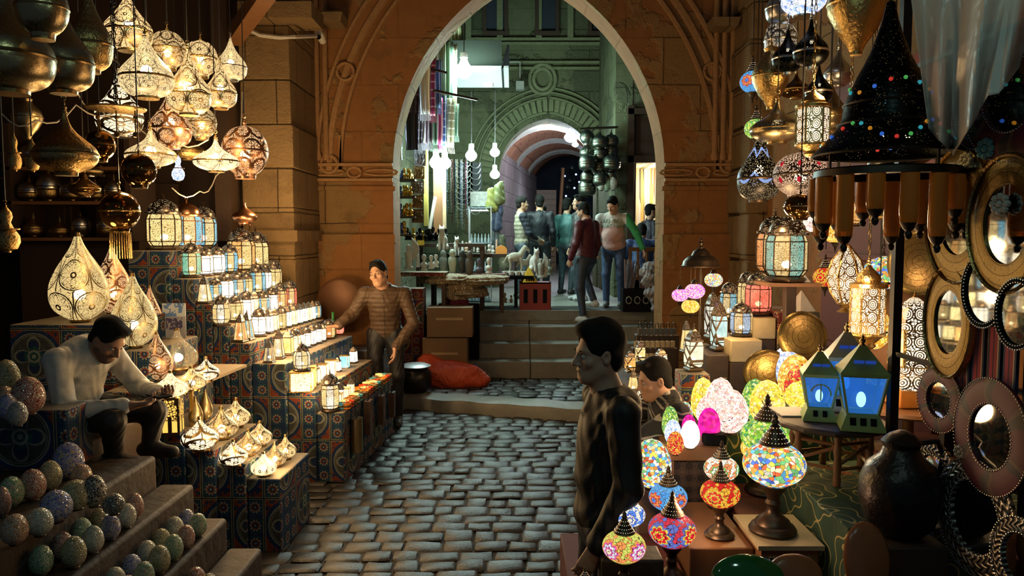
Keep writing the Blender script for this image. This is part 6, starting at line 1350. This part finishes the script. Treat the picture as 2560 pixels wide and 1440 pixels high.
for i,(k,px,py,h,Y,c,lb) in enumerate((('wing',1022,672,62,10.3,WS,'white winged goddess statuette on the table by the pier'),('obel',1045,668,46,10.35,WS,'white pointed stone piece beside the winged statuette'),('bust',1060,676,40,10.3,WS,'white carved group wrapped in plastic'),('bust',1078,672,34,10.32,WS,'small white bust at the table edge'),('bust',1090,668,32,10.4,WS,'white stone bust beside the grey jars'),('cat',1106,626,66,10.85,(.58,.56,.48),'large cream cat statue with pricked ears'),
   ('mummy',1108,680,56,10.75,GY,'grey stone mummy figure'),('mummy',1131,682,60,10.72,(.45,.52,.42),'pale green stone mummy figure'),('mummy',1155,682,58,10.75,(.04,.05,.05),'black stone mummy figure'),('mummy',1174,688,62,10.7,(.09,.08,.07),'dark brown stone mummy figure'),('cat',1140,640,52,11.0,WS,'thin white cat behind the green mummy figure'),('bust',1198,690,44,10.8,(.12,.12,.18),'dark blue vase-like figure at the end of the table'),('bust',1222,684,40,10.9,WS,'white headless torso beside the red drape'),
   ('horse',1288,682,72,11.3,(.40,.38,.30),'cream rearing horse statue'),('horse',1310,684,50,11.35,(.42,.40,.33),'smaller cream horse behind the large one'),('cat',1338,680,64,11.25,(.6,.6,.55),'white cat statue facing the alley'),('wing',1352,695,50,11.0,(.35,.37,.33),'grey green winged figure at the crate'),('mummy',1362,693,48,11.05,WS,'white upright figure beside the crate end'),('bust',1374,688,40,11.15,(.2,.24,.2),'dark green bust at the table end'),('obel',1345,690,46,11.2,(.4,.42,.4),'grey obelisk among the white figures'),
   ('bust',1262,757,26,10.55,(.14,.13,.10),'stone bust resting on the top stair'),('bust',1278,757,20,10.6,(.14,.13,.10),'small stone figure on the top stair'))):
    statue(k,px,py,h,Y,c,lb,'statuettes of the stall')
for i in range(14):
    px=1128+i*9.5; py=628+R.uniform(-6,10); statue('bust' if i%3 else 'obel',px,py,R.uniform(18,28),11.6+R.uniform(-.1,.3),(.6,.55,.5) if i%4 else (.55,.35,.25),'small white alabaster piece, number %d from the left behind the mummy figures'%(i+1),'small white alabaster pieces')
table(-.98,11.45,.10,12.0,A(1190,634,11.7).z,'dark_wood','long table of small alabaster pieces')
for i in range(10):
    px=1262+(i%5)*16+(i//5)*4; a=A(px,688-(i//5)*10,11.22+(i//5)*.12); a.z=zC+.002
    tag(MB().lathe([(.035,0),(.04,.01),(.04,.06),(.032,.062),(.030,.02)],14).build('alabaster_cup','white_stone',loc=a),'white alabaster cup, %s in the %s row'%(['first','second','third','fourth','fifth'][i%5],('front','back')[i//5]),'cup','alabaster cups')
a=A(1322,704,11.2); e=tag(MB().box((0,0,.11),(.22,.22,.22),top=(.02,.02)).build('yellow_pyramid','yellow_paint',loc=(a.x,a.y,zD+.002),rz=.2,ang=5),'yellow pyramid souvenir with small black figures','pyramid')
m=MB()
for i in range(4): m.box((-.055+i*.036,-.10,.03),(.02,.006,.05))
m.build('black_figures','black',e)
a=A(1253,625,12.2); tag(MB().lathe([(.02,-.01),(.09,-.008),(.09,.008),(.03,.01)],20,M=Matrix.Rotation(PI/2-.2,3,'X')).build('wooden_ring','orange_plain',loc=A(1253,628,11.5)),'round yellow dish standing among the small stones','dish')
# gold and black figures on shelves by the pier
for i in range(14):
    r_,c_=divmod(i,4); px=1003+c_*8+R.uniform(-2,2); py=(448,490,540,585)[r_] ; statue('cat' if i%3==0 else 'bust',px,py,R.uniform(24,34),10.5,(GD if i%4 else (.10,.15,.4)),'%s figurine on shelf %s by the pier, number %d'%('golden' if i%4 else 'blue and gold',('one, top','two','three','four, lowest')[r_],c_+1),'gold figurines by the pier',m_='tint_metal')
for j,py in enumerate((448,490,540,585)): tag(MB().box((0,0,0),(.30,.3,.025)).build('shelf_board','dark_wood',loc=A(1012,py,10.5)-Vector((0,-.05,.016))),'dark shelf board with gold figurines, %s'%('topmost','second','third','lowest')[j],'shelf')
for i in range(13): statue('cat' if i%2 else 'bust',1018+i*8,603-abs(6-i)*.5,R.uniform(24,36),11.0+R.uniform(0,.25),GD if i in(2,5) else BK,'%s figurine on the dark table, number %d from the left'%('gold' if i in (2,5) else 'black',i+1),'figurines on the dark table',m_='tint_metal')
tag(MB().box((0,0,.0),(.10,.01,.07)).build('price_card','yellow_paint',loc=A(1052,607,10.85)),'small yellow card on the dark table','card')
# jewellery boards
for i,(px,w) in enumerate(((1158,46),(1188,32))):
    a=A(px,460,13.2); s=S(13.2); e=thing('necklace_board','black board of silver necklaces, '+('left','right')[i]+' one','necklaces',a,0,'necklace boards'); MB().box((0,0,0),(w/s,.03,105/s)).build('board','black',e); m=MB()
    for j in range(9): 
        z=.42-j*.09*(1 if i==0 else 1.1); ww=w/s*.40; m.tube([(ww*math.cos(t),-.025,z-.06+ .09*math.sin(t)*-1) for t in np.linspace(0,PI,9)],.009,4)
    m.build('necklaces','silver',e)
for i in range(9):
    px=1118+i*6.2+ (i%2)*3; Y=12.2; a=A(px,400,Y); c=((.25,.35,.5),(.5,.5,.5),(.2,.03,.05),(.3,.4,.45),(.45,.4,.2))[i%5]; L=R.uniform(.7,1.25); m=MB()
    for j in range(int(L/.05)): m.ball((.012*math.sin(j),0,-j*.05),.011,5)
    m.tube([(0,0,0),(0,0,-L)],.004,4)
    tag(m.build('bead_string','tint_metal',loc=a,color=c+(1,)),'long string of beads hanging left of the necklace boards, number %d'%(i+1),'beads','strings of beads')
# glass case with perfume bottles
e=thing('display_case','lit glass case of small bottles with a white printed sign on top','display case',(A(1200,640,12.4).x,12.55,.97)); zt=A(1200,516,12.4).z-.97
m=MB(); 
for q in (-1,1):
    for r_ in (-1,1): m.box((q*.18,r_*.14,zt/2),(.015,.015,zt))
m.build('frame','steel',e)
for z in (.02,zt*.33,zt*.62,zt-.02): MB().box((0,0,z),(.38,.30,.012)).build('glass_shelf','blue_white',e)
MB().box((0,.02,zt+.13),(.32,.02,.24)).build('printed_sign','papers',e); MB().box((0,0,zt-.06),(.3,.03,.02)).build('strip_light','glow_blue',e)
for j in range(3):
    for i in range(6): tag(MB().lathe([(.018,0),(.022,.01),(.02,.06),(.008,.09),(.010,.12),(.001,.15)],10).build('perfume_bottle','bottle_pale',loc=(e.location.x-.14+i*.056,12.48,.97+(.03,zt*.33+.01,zt*.62+.01)[j])),'pale perfume bottle, number %d from the left on the %s shelf of the case'%(i+1,('bottom','middle','top')[j]),'bottle','perfume bottles in the glass case')
# plastic-wrapped stock right of the case
for i,(px,py,w,h,c) in enumerate(((1238,590,24,60,(.1,.12,.12)),(1252,610,26,50,(.12,.13,.07)),(1245,545,20,60,(.06,.08,.14)),(1262,650,20,40,(.15,.14,.08)),(1230,500,22,60,(.25,.25,.06)),(1248,480,20,50,(.14,.15,.05)))):
    a=A(px,py,12.6); s=S(12.6); q=SDF(); 
    for j in range(6): q.cap((R.uniform(-.05,.05),R.uniform(-.05,.05),-.5*h/s+R.uniform(0,.1)),(R.uniform(-.06,.06),0,.45*h/s*R.uniform(.4,1)),.06,.03,k=.04)
    o=q.mesh('bagged_goods','tint',None,.014,color=c,ripple=.006); o.location=a; tag(o,'%s bundle of goods in plastic hanging beside the glass case'%['grey','olive','dark blue','khaki','yellowish','moss green'][i],'bundle','bundles beside the case')
# embroidered cloths
for i,(px,py,rx,ry,dz,lb,mt_) in enumerate(((1110,705,.36,.26,.0,'folded cream embroidered cloth at the left of the heap','embroid'),(1150,722,.30,.22,.03,'striped brown and cream embroidered cloth hanging over the front','embroid'),(1205,712,.34,.26,.02,'blue and cream braided cloth at the right of the heap','embroid'),(1175,735,.34,.20,-.02,'cream patterned cloth at the bottom of the heap','embroid'),(1140,752,.30,.14,-.07,'dark red velvet cushion under the embroidered cloths','velvet'))):
    a=A(px,py,10.35); q=SDF(); zz=0
    for j in range(3): q.ell((R.uniform(-.03,.03),R.uniform(-.03,.03),j*.035),(rx*1.2*R.uniform(.8,1),ry*1.1,.034),k=.012)
    if i==1: q.ell((0,-ry*.9,-.07),(rx*.7,.05,.12),k=.04)
    o=q.mesh('embroidered_cloth' if mt_=='embroid' else 'cushion',mt_,None,.014,ripple=.008); o.location=a+Vector((0,.12,dz)); o.rotation_euler=(0,0,i*.7-.8); tag(o,lb,'cloth' if mt_=='embroid' else 'cushion','cloths heaped on the stall')
# cartons, tarpaulin, pot
def carton(px,py,w,h,Y,lab,d=.4):
    a=A(px,py,Y); s=S(Y); e=thing('cardboard_box',lab,'box',(a.x,Y+d/2,a.z),0,'cartons by the stairs'); MB().box((0,0,h/s/2),(w/s,d,h/s)).build('carton','cardboard',e); MB().box((0,-d/2-.002,h/s*.62),(w/s*.6,.004,.03)).build('tape','pale_wood',e); return e
carton(1112,945,112,100,9.72,'lower cardboard box beside the stairs'); 
e=carton(1124,845,114,74,9.78,'upper cardboard box with a tape strip beside the stairs'); e.location.z=A(1112,845,9.72).z+.004
rblock('black table base left of the cartons',-1.44,-1.15,9.80,10.13,.155,A(1035,700,10.0).z-.1,'red_cloth',g='stall bases')
q=SDF().ell((0,0,.10),(.34,.22,.20),k=.1).ell((.2,-.02,.09),(.30,.20,.16),k=.1).ell((-.25,.04,.22),(.16,.14,.16),k=.1).ell((.42,-.03,.05),(.14,.14,.09),k=.08).cap((-.3,-.1,.1),(.35,-.12,.2),.05,k=.1)
a=AZ(1115,965,.15); o=q.mesh('tarpaulin','orange_plastic',None,.016,ripple=.007); o.location=(a.x,a.y+.1,.16); tag(o,'crumpled orange tarpaulin heaped on the terrace by the pot','tarpaulin')
o=SDF().ell((0,0,.09),(.07,.11,.10),k=.05).mesh('blue_bundle','blue_plastic',None,.016,ripple=.01); a=AZ(1187,950,.15); o.location=(a.x,a.y+.05,.16); tag(o,'blue plastic bundle at the right end of the orange tarpaulin','bundle')
a=AZ(1036,985,.15); s=S(a.y); e=thing('cooking_pot','round dark metal pot with a steel lid on the kerb terrace','pot',(a.x,a.y+.12,.152)); e.scale=(1.12,1.12,1.32); MB().lathe([(.11,0),(.17,.06),(.185,.13),(.17,.19),(.14,.215),(.15,.235)],28).build('pot_body','dark_jug',e)
MB().lathe([(.001,.255),(.12,.25),(.165,.237),(.17,.245),(.12,.262),(.001,.265)],28).build('lid','steel',e)
# hanging pots beside the far shop
k=0
for px,col_ in ((1468,((345,28),(375,30),(408,32),(440,26),(470,34))),(1500,((352,30),(385,26),(415,32),(448,28))),(1528,((350,28),(378,26),(405,36),(440,22),(455,28)))):
    for py,w in col_:
        k+=1; put_thing(('pot',k%2),mk_pendant('round' if k%2 else 'onion','pot_metal','dark_metal',0),px,py+w*.6,w*1.3,w*1.35,13.0+(k%3)*.1,'grey-green metal pot lamp, %s column, number %d from the top'%({1468:'left',1500:'middle',1528:'right'}[px],col_.index((py,w))+1),'pot','metal pots hanging by the far shop',name='hanging_pot')
for px,py,w,h,m_,lb in ((1503,468,20,34,'tint','pale mottled egg ornament under the pots, left'),(1517,470,20,34,'tint','green egg ornament under the pots'),(1532,468,20,34,'tint','pale mottled egg ornament under the pots, right')): put_thing(('fe',),mk_egg('mosaic_unlit',False),px,py+8,w,h,13.0,lb,'egg','egg ornaments under the pots',(.05,.25,.12) if 'green' in lb else (.3,.35,.3),loc=A(px,py+8,13.0))
tag(MB().tube([A(1450,322,12.9),A(1545,318,12.9)],.02,6).build('hanging_rail','iron'),'iron rail from which the metal pots hang','rail')
# things at the right foot of the alley: sticks crate, wrapped goods, chair
e=thing('black_crate','black lattice plastic crate on the top of the stairs','crate',(A(1590,780,10.75).x,10.8,.98)); m=MB()
for q in (-1,1): m.box((q*.19,0,.16),(.02,.28,.32)); m.box((0,q*.14,.16),(.38,.015,.32))
m.build('crate_body','black',e); m=MB()
for i in range(3): m.tube([(-.12+i*.12+.04*math.cos(t),-.152,.17+.05*math.sin(t)) for t in np.linspace(0,2*PI,9)[:-1]],.008,4,True)
m.build('lattice_rings','grey_stone',e)
m=MB(); 
for i in range(28):
    x=-.17+.34*R.random(); y=R.uniform(-.1,.1); tag(MB().tube([(x,y,0),(x+R.uniform(-.05,.06),y,.36+R.uniform(-.06,.06))],.011,4).build('wrapped_stick','tint',loc=(e.location.x,10.8,1.31),color=R.choice([(.15,.18,.25),(.3,.2,.2),(.1,.1,.14),(.35,.35,.38),(.25,.08,.06)])+(1,)),'thin plastic-wrapped stick standing in the black crate, one of a bundle','stick','wrapped sticks in the crate')
q=SDF()
for j in range(9): q.ell((R.uniform(-.12,.12),R.uniform(-.08,.08),j*.07),(.13,.11,.07),k=.04)
o=q.mesh('wrapped_bundle','tint',None,.014,color=(.25,.24,.25),ripple=.012); o.location=A(1640,770,10.3); tag(o,'pile of goods in clear plastic against the right pier','bundle')
e=thing('wooden_chair','brown wooden chair on which the man in blue sits','chair',(A(1600,700,11.6).x,11.75,.97),.1)
MB().box((0,0,.44),(.42,.42,.04)).build('seat','wood',e)
for x in (-.19,.19):
    for y in (-.19,.19): MB().box((x,y,.21),(.035,.035,.42)).build('leg','wood',e)
m=MB(); 
for x in (-.2,-.07,.07,.2): m.box((x,-.22,.66),(.03,.03,.44))
m.box((0,-.22,.88),(.44,.035,.06)); m.build('backrest','wood',e)
# dim lights and glass balls in the dark street at the end
for i,(px,py) in enumerate(((1412,440),(1425,452),(1440,436),(1418,468),(1436,470),(1405,425),(1448,455),(1430,420),(1415,490))):
    tag(MB().ball(A(px,py,26+R.uniform(0,2)),.10 if i%2 else .035,10).build('far_lamp','glow_far' if i%2==0 else 'pot_metal'),('tiny lit' if i%2==0 else 'small dark')+' lamp ball in the far dark street, number %d'%(i+1),'lamp','lamp balls far down the street')
tag(MB().tube([A(1400,540,22),A(1408,420,22)],.05,6).build('wooden_post','wood'),'wooden post of the stall down the tunnel','post')
# ---------------- people (local axes: they face -y, their left hand is +x) ----------------
V=Vector
def P(*a): return tuple(a)
# man in the black hooded sweatshirt, standing, seen from behind his left, looking left
person('man in black hooded sweatshirt and dark jeans looking left over the street',(.385,3.02,0),-PI/2+.15,
  dict(elL=(.225,.02,1.13),wrL=(.20,-.10,.89),elR=(-.25,.08,1.13),wrR=(-.27,.02,.88),head=(0,-.045,1.615),neck=(0,.0,1.455)),hy=6,hp=4,top=((.007,.0065,.007),'tint'),trs=((.014,.020,.042),'tint'),sc=.975,fat=1.1,res=.0065,hair=2,beard=0,hood=1,skin='skin',hands=dict(L=dict(curl=.5,n=(1,0,0)),R=dict(curl=.5)))
# man in the striped pullover bending over his goods
person('man in black and white striped pullover bending left among the lamps',(.965,4.45,.0),-PI/2+.1,
  dict(pel=(0,.03,.66),hipL=(.09,.03,.64),hipR=(-.09,.03,.64),knL=(.12,-.34,.56),knR=(-.12,-.34,.56),anL=(.12,-.22,.09),anR=(-.12,-.22,.09),chest=(0,-.02,.91),neck=(0,-.06,1.09),head=(0,-.13,1.20),shL=(.19,-.04,1.04),shR=(-.19,-.04,1.04),elL=(.24,-.29,.90),wrL=(.10,-.45,.83),elR=(-.24,-.25,.88),wrR=(-.08,-.39,.82)),
  hy=8,hp=14,top=((.1,.1,.1),'stripe_knit'),trs=((.02,.02,.03),'tint'),res=.0065,hair=1,skin='skin',collar=(.45,.42,.38),topname='pullover')
# man in the brown quilted jacket behind the candles
person('man in brown quilted jacket leaning on the candle table, head tilted',(-1.36,8.12,0),.12,
  dict(pel=(0,.03,.92),chest=(0,-.08,1.17),head=(-.05,-.23,1.49),neck=(-.01,-.15,1.35),shL=(.185,-.13,1.30),shR=(-.185,-.13,1.30),elL=(.27,-.14,1.02),wrL=(.10,-.27,.80),elR=(-.30,-.12,1.12),wrR=(-.42,-.30,1.02)),hy=-22,hp=2,hr=-12,sc=1.11,top=((.085,.05,.028),'quilt'),trs=((.01,.01,.012),'tint'),res=.007,hair=1,skin='skin',hands=dict(L=dict(d=(-.1,-.3,-1),curl=.5),R=dict(d=(-1,-.2,.0),n=(0,0,1),curl=.7,t=1)),collar=(.07,.04,.022))
# seated man in the white shirt bent over his phone
sm=person('man in white shirt and dark trousers seated, bent over his phone',(-2.50,4.27,-.05),PI/2-.25,
  dict(pel=(0,.0,1.14),hipL=(.1,0,1.12),hipR=(-.1,0,1.12),knL=(.16,-.42,1.10),knR=(-.16,-.42,1.12),anL=(.14,-.40,.93),anR=(-.10,-.36,.93),chest=(0,-.06,1.34),neck=(0,-.15,1.47),head=(0,-.26,1.535),shL=(.19,-.09,1.44),shR=(-.19,-.09,1.44),elL=(.26,-.24,1.21),wrL=(.12,-.50,1.22),elR=(-.25,-.20,1.18),wrR=(-.07,-.46,1.19)),
  hp=42,hy=-4,top=((.50,.50,.46),'tint'),trs=((.015,.014,.016),'tint'),shoe=(.015,.012,.012),sc=.99,res=.0065,hair=1,beard=1,skin='skin_dark',topname='shirt',collar=(.50,.50,.46),cuff=.86,hands=dict(L=dict(d=(-.5,-.85,.1),n=(.3,.1,-1),curl=.75),R=dict(d=(.4,-.9,.1),n=(-.3,.1,-1),curl=.75)))
e=tag(MB().box((0,0,0),(.075,.15,.009)).build('mobile_phone','black',loc=(-1.94,4.13,1.175),rz=.9),'dark phone held by the man in the white shirt','phone')
Z=.97
person('man in maroon bomber jacket and jeans, back to the camera',(1.08,11.05,.80),-2.3,dict(anR=(-.13,.05,.30),knR=(-.13,-.12,.68),head=(0,-.06,1.60),elL=(.25,.0,1.14),wrL=(.22,-.12,.92)),hy=10,hp=18,top=((.085,.010,.022),'tint'),trs=((.03,.045,.07),'tint'),shoe=(.5,.48,.45),res=.011,hair=1,beard=1)
hm=person('heavy man in white, pink and green hooded jacket pointing down',(1.54,11.50,.97),-.25,dict(chest=(0,-.06,1.20),head=(.0,-.21,1.53),neck=(0,-.12,1.40),shL=(.20,-.10,1.35),shR=(-.20,-.10,1.35),elL=(.36,-.16,1.10),wrL=(.46,-.30,.88),elR=(-.26,-.04,1.08),wrR=(-.24,-.16,.86)),hy=-25,hp=32,fat=1.4,top=((.50,.36,.34),'hoodie_print'),trs=((.035,.07,.16),'tint'),shoe=(.1,.1,.1),res=.011,hair=1,hood=1,hands=dict(L=dict(curl=.4)))
person('man in beige padded vest over dark sleeves facing right',(.16,13.2,Z),PI/2+.2,dict(elL=(.24,-.10,1.13),wrL=(.10,-.32,1.02),elR=(-.24,-.08,1.13),wrR=(-.10,-.30,1.0)),top=((.30,.27,.20),'vest'),trs=((.06,.08,.10),'tint'),res=.012,hair=1,topname='vest_and_sleeves')
person('tall man in black coat and cap standing behind the vest man',(.50,13.8,Z),PI*.95,dict(),top=((.010,.011,.016),'tint'),trs=((.02,.025,.03),'tint'),res=.012,hair=2,sc=1.03,group='men in the alley')
person('distant man in dark coat before the shutter',(.66,16.4,Z),PI*.9,dict(),top=((.008,.009,.014),'tint'),trs=((.012,.014,.02),'tint'),res=.014,hair=1,hy=20)
person('person in teal and black jacket half hidden behind the maroon jacket',(1.02,14.2,Z),PI*.8,dict(elR=(-.3,.05,1.2)),top=((.06,.16,.16),'tint'),trs=((.05,.08,.10),'tint'),res=.014,hair=2)
person('man whose face shows over the maroon jacket, looking left',(1.12,12.7,Z),-PI/2+.3,dict(),top=((.02,.02,.02),'tint'),trs=((.06,.08,.10),'tint'),shoe=(.6,.6,.6),res=.012,hair=1)
person('man in blue shirt sitting with his back turned on the wooden chair',(A(1610,600,11.75).x,11.85,Z),PI*.98,dict(pel=(0,0,.52),hipL=(.1,0,.5),hipR=(-.1,0,.5),knL=(.14,-.42,.5),knR=(-.14,-.42,.5),anL=(.14,-.42,.09),anR=(-.14,-.42,.09),chest=(0,-.06,.80),neck=(0,-.12,1.0),head=(0,-.20,1.13),shL=(.2,-.1,.96),shR=(-.2,-.1,.96),elL=(.27,-.2,.72),wrL=(.2,-.4,.6),elR=(-.27,-.2,.72),wrR=(-.2,-.4,.6)),hp=25,fat=1.15,top=((.03,.06,.17),'tint'),trs=((.02,.03,.05),'tint'),res=.012,hair=2)
person('bald-browed man in dark clothes inside the lit shop doorway',(A(1625,560,13.1).x,13.1,Z-.1),PI*.6,dict(),top=((.02,.015,.03),'tint'),trs=((.02,.02,.03),'tint'),res=.012,hair=1,sc=.98)

def print_text(body,garment,txt,cx,cz,size,mt_,name='print_lettering'):
    # lettering laid onto the front of a garment
    from mathutils.bvhtree import BVHTree
    g=[k for k in KID[body.name] if k.name.startswith(garment)][0]; bv=BVHTree.FromPolygons([v.co for v in g.data.vertices],[p.vertices for p in g.data.polygons])
    c=bpy.data.curves.new('txt','FONT'); c.body=txt; c.size=size; c.align_x='CENTER'; c.resolution_u=2; o=bpy.data.objects.new('txt',c); col.objects.link(o); dg=bpy.context.evaluated_depsgraph_get()
    me=bpy.data.meshes.new_from_object(o.evaluated_get(dg)); bpy.data.objects.remove(o)
    vs=[]
    for v in me.vertices:
        x,z=cx+v.co.x,cz+v.co.y; h=bv.ray_cast(Vector((x,-1,z)),Vector((0,1,0)))
        vs.append((x,(h[0].y if h[0] else -.15)-.004,z))
    m=MB(); m.add(vs,[tuple(p.vertices) for p in me.polygons]); m.build(name,mt_,body)
print_text(hm,'jacket','RO  ALL',-.0,1.27,.085,'print_green'); print_text(hm,'jacket','PORT HERE',0,1.20,.072,'print_green')
cam=bpy.data.cameras.new('camera'); co=bpy.data.objects.new('camera',cam); col.objects.link(co); bpy.context.scene.camera=co
co.location=(0,0,CZ); co.rotation_euler=(PI/2-TH,0,0); cam.sensor_width=36; cam.lens=F/2560*36; cam.clip_end=200; cam.clip_start=.05
w=bpy.data.worlds.new('World'); bpy.context.scene.world=w; w.use_nodes=True; w.node_tree.nodes['Background'].inputs[0].default_value=(.10,.14,.20,1); w.node_tree.nodes['Background'].inputs[1].default_value=.22
sc=bpy.context.scene; sc.view_settings.view_transform='Standard'; sc.view_settings.look='None'; sc.view_settings.exposure=EXPO; sc.view_settings.gamma=1; sc.view_settings.use_curve_mapping=False
cy=sc.cycles; cy.use_denoising=True; cy.max_bounces=5; cy.diffuse_bounces=2; cy.glossy_bounces=3; cy.transmission_bounces=2; cy.transparent_max_bounces=9; cy.sample_clamp_indirect=4.0; cy.sample_clamp_direct=0; cy.use_adaptive_sampling=True; cy.adaptive_threshold=.1; cy.caustics_reflective=False; cy.caustics_refractive=False
try: cy.use_light_tree=True
except Exception: pass
def plight(name,loc,c,e,r=.05):
    l=bpy.data.lights.new(name,'POINT'); l.color=c; l.energy=e; l.shadow_soft_size=r; o=bpy.data.objects.new(name,l); col.objects.link(o); o.location=loc; return o
WARM=(1,.62,.27)
for px,py,Y,e in ((470,500,6.0,14),(600,620,6.6,18),(690,470,7.3,26),(650,760,6.4,12),(760,730,7.0,32),(720,860,6.3,8),(860,900,6.9,7),(780,960,6.1,6),
  (240,640,4.6,4),(440,880,4.8,4),(560,1040,4.7,6),(700,1120,4.9,7),(430,150,5.0,16),(520,330,5.4,16),(600,380,5.8,10),(330,430,4.8,8)): plight('lamp_fill_warm',A(px,py,Y),WARM,e,.06)
for px,py,Y,c,e in ((1850,880,4.3,WARM,10),(1650,1050,3.7,WARM,4),(1720,1250,3.3,(1,.6,.35),5),(1960,900,4.5,WARM,7),(2180,900,3.9,WARM,6),(1800,760,5.0,WARM,9),(1920,560,4.8,WARM,12),(2020,420,4.7,WARM,14),(2080,200,4.6,WARM,10),(1750,600,6.5,(1,.6,.28),22),(2150,700,4.2,(1,.6,.35),8),(1600,950,4.9,WARM,5)): plight('lamp_fill_warm',A(px,py,Y),c,e,.06)
for p,c,e in (((-.6,12.5,3.5),(.6,1,.85),110),((.6,13.0,3.6),(.6,1,.85),90),((1.0,20,3),(.7,.8,1),40),((2.7,13.9,3.0),(1,.9,.75),30)): plight('lamp_cool',p,c,e)
plight('lamp_fill_warm',(-1.45,4.7,1.35),WARM,13,.08)  # added fill over the near stand, brightens the hooded man's face; no lamp hangs here
plight('lamp_cool',(-.7,.9,3.7),(.6,1,.82),14,.08); plight('lamp_cool',(1.0,1.2,3.4),(.6,1,.85),11,.08)
for k_ in ('glow_dot','jewel','glow_far'): M[k_].cycles.emission_sampling='NONE'
plight('lamp_cool',A(1100,440,10.7),(.75,1,.92),45,.06); plight('lamp_cool',A(1240,470,12.6),(.7,1,.9),30,.06)
